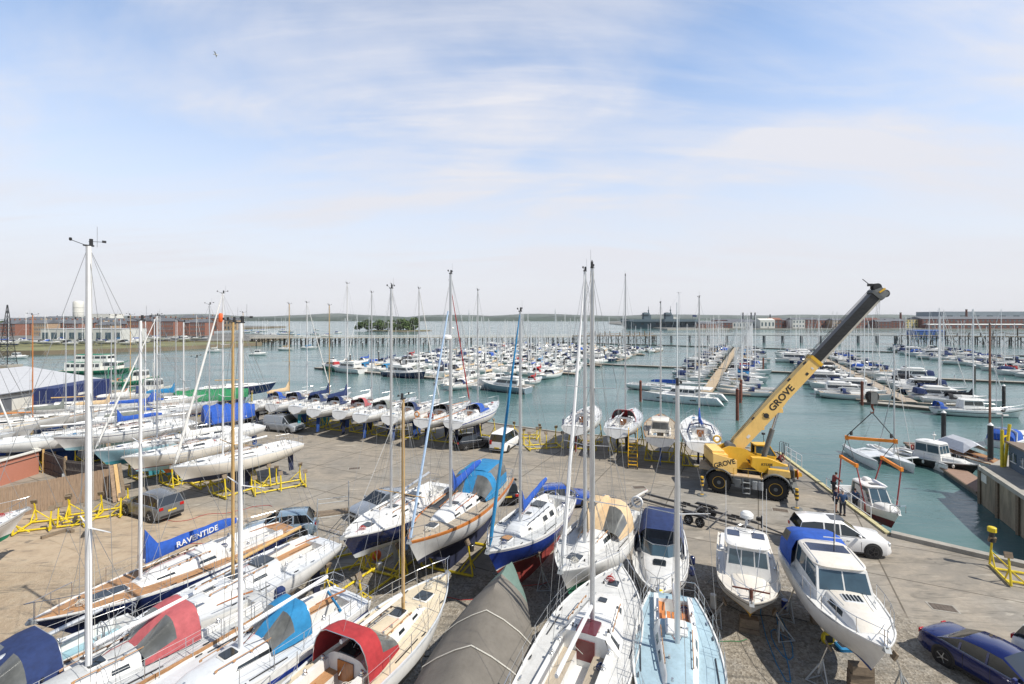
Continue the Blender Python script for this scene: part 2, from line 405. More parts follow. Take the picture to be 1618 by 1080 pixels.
    def roofquad(s, t1, t2, side):
        """the side face of the coachroof between two stations"""
        P = s.P; ta, tb, tcc = P['t']; q = []
        for t in (t1, t2):
            k = (t-tb)/(tcc-tb); hh = lerp(P['hr'][0], P['hr'][1], k); c = min(lerp(P['c0'], P.get('c1', P['c0']*.6), k**1.3), max(s.b(t)-.06, 0)-.12)
            q.append((Vector((-s.L/2+s.L*t, c*side, s.zd(t)+.03+s.z0)), Vector((-s.L/2+s.L*t, (c-P.get('ins', .38)*hh)*side, s.zd(t)+hh-.03+s.z0))))
        A, D = q[0]; B, Cc = q[1]
        return (A, B, Cc, D) if side < 0 else (B, A, D, Cc)
    def roofz(s, t):
        P = s.P; ta, tb, tcc = P['t']
        if t >= tcc: return s.zd(t)+s.z0+.05
        if t <= tb: return s.zd(t)+s.z0+.03
        return s.zd(t)+lerp(P['hr'][0], P['hr'][1], (t-tb)/(tcc-tb))+s.z0+.055
def rail_line(h, t0, t1, n=7, inset=.05):
    return [Vector((-h.L/2+h.L*t, max(h.b(t)-inset, 0), h.zd(t)+h.z0+.05)) for t in [lerp(t0, t1, i/(n-1)) for i in range(n)]]
def mir(v): return Vector((v.x, -v.y, v.z))

def yacht(name, label, cat, loc, rz, L=9, B=3, z0=1.7, group=None, **k):
    g = k.get
    root = thing(name, label, cat, loc, rz, group)
    lod = g('lod', 2)
    fb = g('fb', (.92, .9, 1.15)); h = Hull(L, B, fb, g('D', .5), g('sw', .72), g('rake', .9), g('tr', .25), z0, g('full', .45), bf=g('bf', 2.3))
    top = g('top', gel); anti = g('anti', antiblue)
    h.build('hull', root, top, anti, g('rail', gelg), g('stripe'), g('boot', None), g('st', (.14, .24)), g('bootz', .08), n=24 if lod > 1 else 12, capm=g('transom'))
    P = dict(t=g('t', (.06, .33, .74)), hr=g('hr', (.42, .22)), c0=g('c0', B*.27), c1=g('c1', B*.16), cw=g('cw'), coam=g('coam', .22), ins=g('ins', .38))
    h.deck('deck', root, P, dict(deck=g('deck', nonskid), roof=g('roof', nonskidw), seat=g('seat', gel), floor=g('floor', nonskid), rail=g('rail', gelg), side=g('side', gel)))
    ta, tb, tcc = P['t']; X = lambda t: -L/2+L*t
    tm = g('tm', .62); mh = g('mh', 11.0); mx_, mz = X(tm), h.roofz(tm); mm = g('mastm', alu); topz = mz+mh; mr = g('mr', .075)
    # keel and rudder
    if z0 > .3:
        mb = MB(); kt = g('keel', 'fin')
        if kt == 'fin':
            for zz, a, b_, th in [(h.zk(.5)*.7+z0, .40, .58, .09), (z0*.35, .43, .57, .07), (.28, .44, .57, .09), (.05, .43, .56, .12)]:
                pass
            rs = []
            for zz, a, b_, th in [(h.zk(.5)*.8+z0, .40, .60, .10), (z0*.4, .42, .58, .075), (.24, .43, .575, .09), (0, .425, .57, .13)]:
                rs.append([Vector((X(a), 0, zz)), Vector((lerp(X(a), X(b_), .5), th, zz)), Vector((lerp(X(a), X(b_), .85), th*.8, zz)), Vector((X(b_), 0, zz)), Vector((lerp(X(a), X(b_), .85), -th*.8, zz)), Vector((lerp(X(a), X(b_), .5), -th, zz))])
            mb.loft(rs, anti, caps=True); mb.obj('keel', root)
            mb = MB(); mb.prism([(X(.09), h.zk(.09)+z0+.02), (X(.04), h.zk(.04)+z0+.02), (X(.035), .45), (X(.075), .45)], -.035, .035, anti); mb.obj('rudder', root, smooth=False)
        elif kt == 'long':
            rs = []
            for zz, a, b_, th in [(h.zk(.5)*.6+z0, .06, .82, .16), (z0*.5, .09, .72, .12), (0, .14, .62, .12)]:
                rs.append([Vector((X(a), 0, zz)), Vector((lerp(X(a), X(b_), .4), th, zz)), Vector((lerp(X(a), X(b_), .8), th*.8, zz)), Vector((X(b_), 0, zz)), Vector((lerp(X(a), X(b_), .8), -th*.8, zz)), Vector((lerp(X(a), X(b_), .4), -th, zz))])
            mb.loft(rs, anti, caps=True); mb.obj('keel', root)
            mb = MB(); mb.prism([(X(.055), h.zk(.05)+z0), (X(.01), h.zk(.02)+z0), (X(.05), .1), (X(.13), .1)], -.035, .035, anti); mb.obj('rudder', root, smooth=False)
        elif kt == 'bilge':
            for sd_ in (-1, 1):
                mb = MB(); mb.xf(Matrix.Identity(3)); mb.prism([(X(.40), h.zk(.5)*.5+z0), (X(.60), h.zk(.5)*.5+z0), (X(.58), 0), (X(.44), 0)], -.06, .06, anti)
                mb.xf(Matrix.Translation((0, sd_*B*.22, 0)) @ Matrix.Rotation(sd_*-.2, 4, 'X')) if False else None
                mb.v = [(a, b_+sd_*(B*.17+(1-c/max(z0, .1))*.25), c) for a, b_, c in mb.v]; mb.obj('bilge_keel', root, smooth=False)
            mb = MB(); mb.prism([(X(.09), h.zk(.09)+z0+.02), (X(.03), h.zk(.03)+z0+.02), (X(.03), .3), (X(.075), .3)], -.035, .035, anti); mb.obj('rudder', root, smooth=False)
    # windows
    wins = g('wins', [(.40, .50, .25, .8), (.53, .62, .28, .8)] if lod else [(.38, .64, .3, .75)])
    for sd_ in (-1, 1):
        for a, b_, v0, v1 in wins:
            mb = MB(); pane(mb, h.roofquad(a, b_, sd_), 0.0, 1, v0, v1, g('glass', glass), slant=.06); mb.obj('window', root, smooth=False)
    if lod > 1:
        zc_ = h.roofz(tb+.02); hx = X(tb)
        for t, sz in g('hatches', [(tcc+.06, .5), (tb+.24, .42)]):
            zt = h.roofz(t); mb = MB(); mb.rbox((X(t), 0, zt), (sz+.08, sz+.08, .07), g('side', gel), r=.06); mb.rbox((X(t), 0, zt+.045), (sz, sz, .03), glass, r=.05)
            mb.obj('hatch', root)
        # companionway: washboards and sliding hatch
        mb = MB(); zb = h.zd(tb)+z0; cwm = g('wash', varn); mb.box((hx-.03, 0, zb-.02), (.03, .62, P['hr'][0]+.2), cwm); mb.obj('washboard', root, smooth=False)
        mb = MB(); mb.rbox((hx+.40, 0, h.roofz(tb+.05)+.02), (.8, .68, .07), g('slide', glass), r=.05); mb.obj('companionway_hatch', root)
        for sd_ in (-1, 1):
            mb = MB(); yy = P['c0']*.72*sd_; a_, b_ = tb+.06, tcc-.1
            pts = [Vector((X(t), yy*(1-.3*(t-tb)/(tcc-tb)), h.roofz(t)+.05)) for t in (a_, (a_+b_)/2, b_)]
            mb.tube(pts, .016, g('handrail', teak), 5)
            for p in pts+[(pts[0]+pts[1])/2, (pts[1]+pts[2])/2]: mb.box((p.x, p.y, p.z-.03), (.08, .03, .06), g('handrail', teak))
            mb.obj('handrail', root)
            for q, tt in enumerate(g('winches', (tb-.1, tb-.02))):
                mb = MB(); cw_ = min((P['cw'] or P['c0']-.1), h.b(tt)-.34)+.1
                mb.lathe([(.07, 0), (.07, .04), (.05, .06), (.055, .12), (.03, .15)], (X(tt), cw_*sd_, h.zd(tt)+z0+P['coam']), steel, 10); mb.obj('winch', root)
        st_ = g('steer', 'wheel')
        if st_ == 'wheel':
            t_ = ta+.09; mb = MB(); zf = h.zd(t_)+z0-.55
            mb.tube([(X(t_), 0, zf), (X(t_), 0, zf+.85)], .06, gel, 8); mb.torus((X(t_)-.12, 0, zf+.85), .38, .016, steel, 'X', 20, 5)
            for a in range(6): mb.tube([(X(t_)-.12, 0, zf+.85), (X(t_)-.12, .38*cos(a*PI/3), zf+.85+.38*sin(a*PI/3))], .009, steel, 4)
            mb.obj('steering_wheel', root)
        elif st_ == 'tiller':
            mb = MB(); zt = h.zd(ta)+z0+.28; mb.tube([(X(ta)-.15, 0, zt), (X(ta)+.4, 0, zt+.08), (X(ta)+1.15, 0, zt+.12)], [.035, .03, .02], varn, 6); mb.obj('tiller', root)
        # pulpit, pushpit, guardrail
        ps = [Vector((X(t), max(h.b(t)-.05, .02), h.zd(t)+z0+.05)) for t in (.86, .93, .985)]; rh = .58
        mb = MB(); loop = [p+Vector((0, 0, rh)) for p in ps]+[Vector((X(1)+.12, 0, h.zd(1)+z0+rh+.08))]
        mb.tube(loop+[mir(p) for p in reversed(loop[:-1])], .014, steel, 5)
        mid = [p+Vector((0, 0, rh*.5)) for p in ps[:2]]; 
        for q in (1, -1):
            for p in ps:
                a = p if q > 0 else mir(p); mb.tube([a, a+Vector((0, 0, rh))], .013, steel, 5)
        mb.obj('pulpit', root)
        ps = [Vector((X(t), h.b(t)-.06, h.zd(t)+z0+.05)) for t in (.13, .06, .012)]
        mb = MB(); lp = [p+Vector((0, 0, rh)) for p in ps]; inn = Vector((X(.012), h.b(.01)*.35, h.zd(0)+z0+.05+rh))
        for q in (1, -1):
            s_ = (lambda v: v) if q > 0 else mir
            mb.tube([s_(p) for p in lp+[inn]], .014, steel, 5); mb.tube([s_(p-Vector((0, 0, rh/2))) for p in lp+[inn]], .01, steel, 4)
            for p in ps+[inn-Vector((0, 0, rh))]: mb.tube([s_(p), s_(p+Vector((0, 0, rh)))], .013, steel, 5)
        mb.obj('pushpit', root)
        mb = MB(); rl = rail_line(h, .13, .86, 7)
        for q in (1, -1):
            s_ = (lambda v: v) if q > 0 else mir
            for p in rl[1:-1]: mb.tube([s_(p), s_(p+Vector((0, 0, rh)))], .012, steel, 5)
            for hh in (rh, rh*.5): mb.tube([s_(p+Vector((0, 0, hh))) for p in rl], .006, wire, 4)
        mb.obj('guard_rail', root)
        # anchor and deck fittings
        mb = MB(); bx = X(.975); bz = h.zd(.97)+z0+.09
        mb.bar((bx-.35, 0, bz), (bx+.25, 0, bz), .05, steel); mb.prism([(bx+.2, bz+.03), (bx+.32, bz-.12), (bx+.02, bz-.2), (bx+.12, bz-.05)], -.09, .09, galv); mb.obj('anchor', root, smooth=False)
        for t in (.2, .3, .6, .8, .9):
            for q in (1, -1): mb = MB(); mb.box((X(t), q*(h.b(t)-.14), h.zd(t)+z0+.045), (.2, .03, .03), steel if t in (.2, .9) else blackp); mb.box((X(t), q*(h.b(t)-.14), h.zd(t)+z0+.02), (.07, .05, .05), steel); mb.obj('deck_cleat', root, smooth=False)
        for q in (1, -1): mb = MB(); mb.bar((X(.5)-.6, q*(h.b(.45)-.24), h.zd(.45)+z0+.03), (X(.5)+.6, q*(h.b(.56)-.24), h.zd(.55)+z0+.03), .03, blackp); mb.obj('genoa_track', root, smooth=False)
        r_ = random.Random(int(L*100)+int(B*37))
        for i in range(8):
            t = r_.uniform(tm-.08, tb+.05) if i < 5 else r_.uniform(tm, .93); q = r_.choice((-1, 1)); mb = MB()
            mb.lathe([(.045, 0), (.03, .05), (.04, .08)], (X(t), q*r_.uniform(.15, .5)*P['c0']/.8, h.roofz(t)-.01), r_.choice((blackp, steel, galv)), 7); mb.obj('deck_vent', root)
        for i in range(3):
            t = (ta+.06, tb-.06, .86)[i]; y0 = (.55, -.6, .15)[i]*P['c0']; zz = h.zd(t)+z0+(.1 if i == 2 else -.02); mb = MB(); c_ = r_.choice((ropew, roper, ropew, cvnavy, cvazure)); pts = []
            for k in range(30): a = k*.75; rr = .17-.003*k+r_.uniform(-.012, .012); pts.append((X(t)+cos(a)*rr, y0+sin(a)*rr*1.1, zz+.004*k))
            pts.append((X(t)+.5, y0*1.2, zz+.01)); mb.tube(pts, .012, c_, 4); mb.obj('rope_coil', root)
        mb = MB(); q = P['c0']*.3
        for i in range(4):
            y = (-1)**i*(q+.06*(i//2)); mb.tube([(mx_-.1, y*.3, mz+.02), (mx_-.6, y, h.roofz(tm-.07)+.02), (X(tb)+.3, y, h.roofz(tb+.03)+.03)], .008, (ropew, roper, cvnavy, ropew)[i], 4)
        mb.obj('control_line', root)
    elif lod == 1:
        mb = MB(); rh = .55
        rl = rail_line(h, .03, .985, 9); zz = Vector((0, 0, rh))
        for q in (1, -1):
            s_ = (lambda v: v) if q > 0 else mir
            for p in rl: mb.tube([s_(p), s_(p+zz)], .012, steel, 4)
            mb.tube([s_(p+zz) for p in rl]+[(X(1)+.1, 0, rl[-1].z+rh)], .012, steel, 4)
        mb.obj('guard_rail', root)
        mb = MB(); mb.rbox((X(tcc+.06), 0, h.roofz(tcc+.06)), (.5, .5, .08), glass, r=.05); mb.obj('hatch', root)
        mb = MB(); mb.box((X(tb)-.02, 0, h.zd(tb)+z0+.05), (.03, .6, .5), g('wash', varn)); mb.obj('washboard', root, smooth=False)
    # mast
    if g('mast', True):
        mb = MB(); sl = g('slant', 0)*mh
        mb.tube([(mx_, 0, mz-.05), (mx_-sl*.5, 0, mz+mh*.5), (mx_-sl, 0, topz)], [mr, mr, mr*.8], mm, 10 if lod > 1 else 6, flat=.7)
        mast = mb.obj('mast', root)
        hc = topz
        # spreaders
        for fz in g('spr', (.36, .68) if mh > 10.5 else (.52,)):
            mb = MB(); zz = mz+mh*fz; w_ = B*(.36 if fz < .6 else .26); xm = mx_-sl*fz
            for q in (-1, 1): mb.tube([(xm, 0, zz), (xm-.15, q*w_, zz+.06)], [.032, .018], mm, 5, flat=.6)
            mb.obj('spreader', mast)
        if lod > 0:
            mb = MB(); xt = mx_-sl; mb.box((xt, 0, topz+.02), (.24, .08, .04), blackp); mb.tube([(xt, 0, topz), (xt+.34, .07, topz+.1), (xt+.42, .08, topz+.13)], .009, blackp, 4)
            mb.lathe([(.02, 0), (.035, .02), (.035, .08), (.02, .09)], (xt+.43, .08, topz+.1), blackp, 7); mb.tube([(xt-.06, 0, topz), (xt-.06, 0, topz+.22)], [.05, .045], blackp, 7)
            mb.tube([(xt-.2, 0, topz), (xt-.2, 0, topz+.6)], .006, wire, 4); mb.tube([(xt, 0, topz+.14), (xt-.4, -.1, topz+.18)], .007, blackp, 4); mb.box((xt-.4, -.1, topz+.19), (.1, .01, .07), blackp)
            mb.obj('masthead_instrument', mast)
            if g('radar'): 
                mb = MB(); zz = mz+mh*g('radar'); mb.bar((mx_, 0, zz), (mx_+.35, 0, zz), .06, gel); mb.lathe([(.2, 0), (.26, .05), (.26, .17), (.18, .24), (.05, .26)], (mx_+.42, 0, zz), gel, 14); mb.obj('radar_dome', mast)
            if g('reflector'):
                mb = MB(); zz = mz+mh*g('reflector'); c = g('refm', fendw); mb.tube([(mx_+.2, .1, zz), (mx_+.2, .1, zz+.1), (mx_+.2, .1, zz+.6), (mx_+.2, .1, zz+.7)], [.08, .15, .15, .08], c, 10); mb.obj('radar_reflector', mast)
        # rigging
        mb = MB(); wr = .007 if lod > 1 else .008; xt = mx_-sl
        cp = lambda t, q: Vector((X(t), q*(h.b(t)-.12), h.zd(t)+z0+.03))
        for q in (-1, 1):
            if mh > 10.5 and lod > 1:
                s1 = Vector((mx_-.15-sl*.36, q*B*.36, mz+mh*.36)); s2 = Vector((mx_-.15-sl*.68, q*B*.26, mz+mh*.68))
                mb.tube([cp(tm-.02, q), s1, s2, (xt, 0, topz-.1)], wr, wire, 4); mb.tube([cp(tm-.035, q), (mx_, 0, mz+mh*.36)], wr, wire, 4); mb.tube([cp(tm+.04, q), (mx_, 0, mz+mh*.36)], wr, wire, 4)
                mb.tube([s1, (mx_, 0, mz+mh*.68)], wr, wire, 4)
            else:
                s1 = Vector((mx_-.1, q*B*.33, mz+mh*.52)); mb.tube([cp(tm-.02, q), s1, (xt, 0, topz-.1)], wr, wire, 4)
                if lod > 0: mb.tube([cp(tm-.04, q), (mx_, 0, mz+mh*.5)], wr, wire, 4)
        bs = Vector((X(.01), 0, h.zd(0)+z0+.1)); mb.tube([bs, (xt, 0, topz)], wr, wire, 4)
        if lod > 1:
            for yy in (.09, -.09): mb.tube([(mx_-.12, yy, mz+.3), (xt-.05, yy*.6, topz-.1)], .006, ropew, 4)
        fs = Vector((X(.975), 0, h.zd(.98)+z0+.15)); ft = Vector((xt+.05, 0, topz-.15 if not g('frac') else mz+mh*g('frac')))
        if not g('genoa'): mb.tube([fs, ft], wr, wire, 4)
        mb.obj('rigging', root)
        if g('genoa'):
            mb = MB(); gr = g('gr', .055); mb.tube([lerp(fs, ft, a) for a in (0, .03, .06, .3, .7, .95, 1)], [.02, .09, gr*1.5, gr*1.25, gr, gr*.5, .015], g('genoa'), 7); mb.obj('furled_genoa', root)
        # boom
        if g('boom', True):
            bl = g('bl', L*.36); bz = h.roofz(tb)+g('bh', .75)-.1; bz0 = max(mz+.55, bz); sw_ = g('bswing', 0.0); 
            e_ = Vector((mx_-bl*cos(sw_), bl*sin(sw_), bz0+g('brise', .15)))
            a_ = Vector((mx_-.1, 0, bz0))
            mb = MB(); mb.tube([a_, e_], .06 if lod else .07, g('boomm', mm), 7, flat=1.2); bm_ = mb.obj('boom', root)
            if g('cover'):
                rs = []; nn = 9; cz = g('ch', .34)
                for i in range(nn):
                    u = i/(nn-1); p = lerp(a_, e_, u*.96+.01); wv = .02*sin(i*2.3); hh = (cz*(1-.55*u)+(.75 if u < .02 else 0)+wv)*(1 if i < nn-1 else .3)+.06; ww = .15*(1-.35*u)+.01*sin(i*1.7)
                    dv = (e_-a_).normalized(); sdv = Vector((-dv.y, dv.x, 0)).normalized()
                    rs.append([p+sdv*ww*.7*sx_+Vector((0, 0, z_)) for sx_, z_ in ((-.7, -.12), (-1.15, 0), (-.9, hh*.5), (-.3, hh), (.3, hh), (.9, hh*.5), (1.15, 0), (.7, -.12))])
                mb = MB(); mb.loft(rs, g('cover'), caps=True); co_ = mb.obj('sail_cover', root, ang=60)
                if g('text'):
                    d_ = (a_-e_); ln = d_.length; c_ = lerp(a_, e_, .5)+Vector((0, 0, .155)); dv = -(e_-a_).normalized(); sdq = g('tside', 1)
                    xa = dv*(-sdq) if sdq < 0 else -dv; xa = (-dv if sdq > 0 else dv); nrm = Vector((0, 0, 1)).cross(xa)*-1; up = xa.cross(nrm)*-1
                    nrm = xa.cross(Vector((0, 0, 1))); up = nrm.cross(xa)
                    mt = Matrix((( xa.x, up.x, nrm.x, c_.x+nrm.x*.25), (xa.y, up.y, nrm.y, c_.y+nrm.y*.25), (xa.z, up.z, nrm.z, c_.z), (0, 0, 0, 1)))
                    textmesh(g('text'), .32, .01, sailw, 'lettering', co_, mt, .004, 1.0)
            if lod > 1:
                mb = MB(); mb.tube([lerp(a_, e_, .6), (X(tb)-.3, 0, h.zd(tb)+z0+.05)], .012, ropew, 4); mb.tube([lerp(a_, e_, .25), (mx_-.1, 0, mz+.05)], .014, blackp, 4); mb.tube([e_, (xt, 0, topz)], .005, wire, 4); mb.obj('mainsheet', root)
    # sprayhood
    if g('hood'):
        hw = g('hw', P['c0']+.22); hl = g('hl', 1.35); hh = g('hh', .95); tx = g('hx', X(tb)-.25); zb = h.zd(tb)+z0+.1; nn = 12
        fr = h.roofz(tb+.05)-zb
        prof = g('hprof') or [(hl, fr*.9, .86), (hl*.45, hh*.92, .97), (hl*.2, hh, 1.0), (0, hh*1.01, 1.0)]
        rs = []
        for dx, hz_, ws in prof:
            rs.append([Vector((tx+dx, hw*ws*cos(PI*j/nn)*(1 if 0 < j < nn else 1.02), zb+max(hz_*min(1, (sin(PI*j/nn)*1.25))**.75 if 0 < j < nn else 0, 0))) for j in range(nn+1)])
        hm = g('hood'); mb = MB(); wm = MB()
        mb.loft(rs, hm, closed=False, colm=lambda i, j: (None if i == 0 and j in (1, 2, 3, 4, 7, 8, 9, 10) else hm))
        ho = mb.obj('sprayhood', root, ang=60)
        wm.loft(rs[:2], clearw, closed=False, colm=lambda i, j: (clearw if j in (1, 2, 3, 4, 7, 8, 9, 10) else None)); wm.obj('window', ho)
        if lod > 1:
            mb = MB(); mb.tube([v+Vector((-.01, 0, -.01)) for v in rs[-1]], .014, steel, 5); mb.obj('hoop', ho)
    if g('tent'):
        # cockpit enclosure behind the hood
        hw = P['c0']+.28; x1 = X(tb)-.1; x0 = X(ta)+.1; zb = h.zd(.2)+z0+.1; hh = 1.35; nn = 12; rs = []
        for x_, hz_, ws in ((x0, hh*.75, .8), (x0+.15, hh*.95, .9), (lerp(x0, x1, .5), hh*1.06, 1), (x1, hh, 1)):
            rs.append([Vector((x_, hw*ws*cos(PI*j/nn), zb+hz_*min(1, sin(PI*j/nn)*1.3)**.7)) for j in range(nn+1)])
        cw_ = lambda i, j: i in (1, 2) and j in (1, 2, 9, 10)
        mb = MB(); mb.loft(rs, g('tent'), closed=False, colm=lambda i, j: None if cw_(i, j) else g('tent')); mb.add(rs[0], [list(range(nn+1))], g('tent')); te = mb.obj('cockpit_tent', root, ang=60)
        mb = MB(); mb.loft(rs, clearw, closed=False, colm=lambda i, j: clearw if cw_(i, j) else None); mb.obj('window', te)
    if g('cabtop'):
        # a raised doghouse or wheelhouse on the coachroof
        a, b_, hh, ww = g('cabtop'); house(root, 'wheelhouse', X(a), X(b_), ww, ww*.85, h.zd(a)+z0+P['hr'][0]*.5, h.zd(a)+z0+hh, .35, .1, gel, glass)
    root['deckz'] = h.zd(.5)+z0
    return root, h

def house(root, name, x0, x1, w0, w1, z0, z1, rf, ra, m, gm, wf=2, ws=2, wa=0, roofo=.12, roofm=None, inset=.86, v=(.42, .9)):
    """cabin block: x0 aft, x1 forward, half widths w0/w1, windscreen rake rf, with panes as parts"""
    a = [Vector((x0, w0, z0)), Vector((x1, w1, z0)), Vector((x1, -w1, z0)), Vector((x0, -w0, z0))]
    t = [Vector((x0+ra, w0*inset, z1)), Vector((x1-rf, w1*inset, z1)), Vector((x1-rf, -w1*inset, z1)), Vector((x0+ra, -w0*inset, z1))]
    mb = MB(); mb.add(a+t, [(0, 1, 2, 3), (7, 6, 5, 4), (0, 4, 5, 1), (1, 5, 6, 2), (2, 6, 7, 3), (3, 7, 4, 0)], m)
    o = mb.obj(name, root, smooth=False)
    def panes(q, n, mg=.06):
        for i in range(n):
            mb = MB(); pane(mb, q, mg/2+i/n*(1-mg)+mg/4, (i+1)/n*(1-mg)+mg/4, v[0], v[1], gm); mb.obj('window', o, smooth=False)
    panes((a[2], a[1], t[1], t[2]), wf) if wf else None
    if ws:
        panes((a[3], a[2], t[2], t[3]), ws); panes((a[1], a[0], t[0], t[1]), ws)
    if wa: panes((a[0], a[3], t[3], t[0]), wa)
    mb = MB(); L_ = (x1-rf)-(x0+ra); ww = max(w0, w1)*inset
    rs = []
    for zz, g_ in ((z1, roofo), (z1+.05, roofo+.02), (z1+.1, roofo-.1)):
        rr = []
        for k in range(24):
            an = 2*PI*k/24; ca, sa = cos(an), sin(an); q = lambda c: math.copysign(abs(c)**.45, c)
            rr.append(Vector(((x0+ra+x1-rf)/2+q(ca)*(L_/2+g_), q(sa)*(ww+g_*.7), zz+(.0 if zz < z1+.09 else .02))))
        rs.append(rr)
    mb.loft(rs, roofm or m, caps=True); mb.obj('roof', o)
    return o
def motor(name, label, cat, loc, rz, L=7, B=2.6, z0=.9, group=None, style='cruiser', **k):
    g = k.get; root = thing(name, label, cat, loc, rz, group)
    fb = g('fb', (.8, .85, 1.2)); h = Hull(L, B, fb, g('D', .4), g('sw', .9), g('rake', .8), g('tr', .1), z0, g('full', .42), chine=True, bf=g('bf', 2.6))
    lod = g('lod', 2); top = g('top', gel); anti = g('anti', antiblue)
    h.build('hull', root, top, anti, g('rail', gel), g('stripe'), g('boot'), g('st', (.1, .17)), g('bootz', .06), n=20 if lod > 1 else 11)
    X = lambda t: -L/2+L*t
    P = dict(t=g('t', (.04, .34, .88)), hr=g('hr', (.55, .25)), c0=g('c0', B*.36), c1=g('c1', B*.2), coam=.1, fw=g('fw', B*.3), cw=B*.38)
    P['floorz'] = .7; P['wellz'] = .85
    h.deck('deck', root, P, dict(deck=g('deck', nonskidw), roof=g('roof', nonskidw), seat=g('seat', gel), floor=g('floor', teakg), rail=g('rail', gel), side=g('side', gel)))
    zt = h.zd(P['t'][1])+z0
    if style in ('cruiser', 'sport'):
        tb = P['t'][1]; 
        for sd_ in (-1, 1):
            mb = MB(); pane(mb, h.roofquad(tb+.12, tb+.4, sd_), 0, 1, .3, .75, glass, slant=.1); mb.obj('window', root, smooth=False)
        # raked windscreen
        x1 = X(tb+.16); x0 = X(tb-.02); zr = h.zd(tb)+z0+P['hr'][0]*.85; w_ = P['c0']
        pts = [Vector((x0, w_+.05, zr)), Vector((X(tb+.1), w_*.85, zr)), Vector((x1, w_*.4, zr)), Vector((x1, -w_*.4, zr)), Vector((X(tb+.1), -w_*.85, zr)), Vector((x0, -w_-.05, zr))]
        tp = [p+Vector((-.35, -.06*math.copysign(1, p.y), .48)) for p in pts]
        mb = MB(); mb.loft([pts, tp], glassb, closed=False); sc_ = mb.obj('windscreen', root, smooth=False)
        mb = MB(); mb.tube(tp, .022, steel, 5); mb.tube(pts, .02, gel, 5); mb.obj('frame', sc_)
        if g('canopy'):
            nn = 10; rs = []; xa = g('cx', (X(.05), X(tb+.04))); hh = g('chh', 1.25)
            for u, hz_ in ((0, .62), (.12, .92), (.5, 1.04), (.85, 1.0), (1, .9)):
                rs.append([Vector((lerp(xa[0], xa[1], u), (B*.43)*cos(PI*j/nn), h.zd(.2)+z0+.1+hh*hz_*min(1, 1.35*sin(PI*j/nn))**.7)) for j in range(nn+1)])
            mb = MB(); mb.loft(rs, g('canopy'), closed=False); mb.add(rs[0], [list(range(nn+1))], g('canopy')); mb.obj('canopy', root, ang=60)
        if g('arch'):
            mb = MB(); xx = X(.14); mb.tube([(xx-.3, B*.44, h.zd(.1)+z0), (xx, B*.42, h.zd(.1)+z0+1.2), (xx+.1, B*.3, h.zd(.1)+z0+1.4), (xx+.1, -B*.3, h.zd(.1)+z0+1.4), (xx, -B*.42, h.zd(.1)+z0+1.2), (xx-.3, -B*.44, h.zd(.1)+z0)], .09, gel, 8, flat=2); mb.obj('radar_arch', root)
    if style == 'wheelhouse':
        a, b_, hh = g('cab', (.30, .62, 1.35)); ww = g('cabw', B*.36)
        house(root, 'wheelhouse', X(a), X(b_), ww, ww*g('cabf', .92), h.zd(a)+z0+.05, h.zd(a)+z0+hh, g('rf', .35), g('ra', .0), gel, g('glass', glass), wf=g('wf', 3), ws=g('ws', 2), wa=g('wa', 0), roofm=g('roofm'), v=g('v', (.42, .9)))
    if style == 'fly':
        a, b_, hh = .16, .66, 1.35; ww = B*.38; zz = h.zd(.4)+z0+.2
        house(root, 'saloon', X(a), X(b_), ww, ww*.8, zz, zz+1.25, .9, -.1, gel, glass, wf=2, ws=2, roofo=.25, v=(.35, .85))
        mb = MB(); mb.rbox(((X(.2)+X(.5))/2, 0, zz+1.65), (L*.32, B*.6, .5), gel, r=.4, top=1.06); mb.obj('flybridge', root)
        mb = MB(); mb.rbox((X(.46), 0, zz+2.0), (L*.03, B*.5, .3), glass, r=.05); mb.obj('screen', root)
        if g('canopy'): mb = MB(); mb.rbox((X(.12), 0, zz+.75), (L*.16, B*.78, 1.1), g('canopy'), r=.2, top=.85); mb.obj('canopy', root)
    rh = .55
    if lod > 0:
        mb = MB(); rl = rail_line(h, .5, .985, 6, .06)
        for q in (1, -1):
            s_ = (lambda v: v) if q > 0 else mir
            for p in rl: mb.tube([s_(p), s_(p+Vector((0, 0, rh)))], .013, steel, 4)
        lp = [p+Vector((0, 0, rh)) for p in rl]+[Vector((X(1)+.1, 0, rl[-1].z+rh+.05))]; mb.tube(lp+[mir(p) for p in reversed(lp[:-1])], .014, steel, 4)
        mb.obj('bow_rail', root)
    if lod > 1:
        mb = MB(); bx = X(.975); bz = h.zd(.97)+z0+.09; mb.bar((bx-.35, 0, bz), (bx+.2, 0, bz), .05, steel); mb.prism([(bx+.15, bz+.03), (bx+.27, bz-.12), (bx, bz-.2), (bx+.1, bz-.05)], -.09, .09, galv); mb.obj('anchor', root, smooth=False)
        mb = MB()
        for t in (.06, .45, .93):
            for q in (1, -1): mb.box((X(t), q*(h.b(t)-.12), h.zd(t)+z0+.07), (.2, .035, .05), steel)
        mb.obj('cleat', root)
    return root, h
def outboard(root, x, y, z, m=blackp):
    mb = MB(); mb.rbox((x-.15, y, z+.35), (.42, .34, .5), m, r=.12, top=.85); mb.bar((x-.18, y, z+.1), (x-.2, y, z-.55), .12, m, .2); mb.box((x-.25, y, z-.55), (.3, .12, .12), m)
    for a in range(3): mb.bar((x-.42, y, z-.55), (x-.42, y+.13*cos(a*2.1), z-.55+.13*sin(a*2.1)), .05, galv, .02)
    return mb.obj('outboard_motor', root)
def span(bow, stern, zb, zs):
    """bow and stern pixels at deck level -> ground point under the middle, heading, length"""
    b = G(*bow, zb); s = G(*stern, zs); d = b-s; return Vector(((b.x+s.x)/2, (b.y+s.y)/2, 0)), math.atan2(d.y, d.x), math.hypot(d.x, d.y)
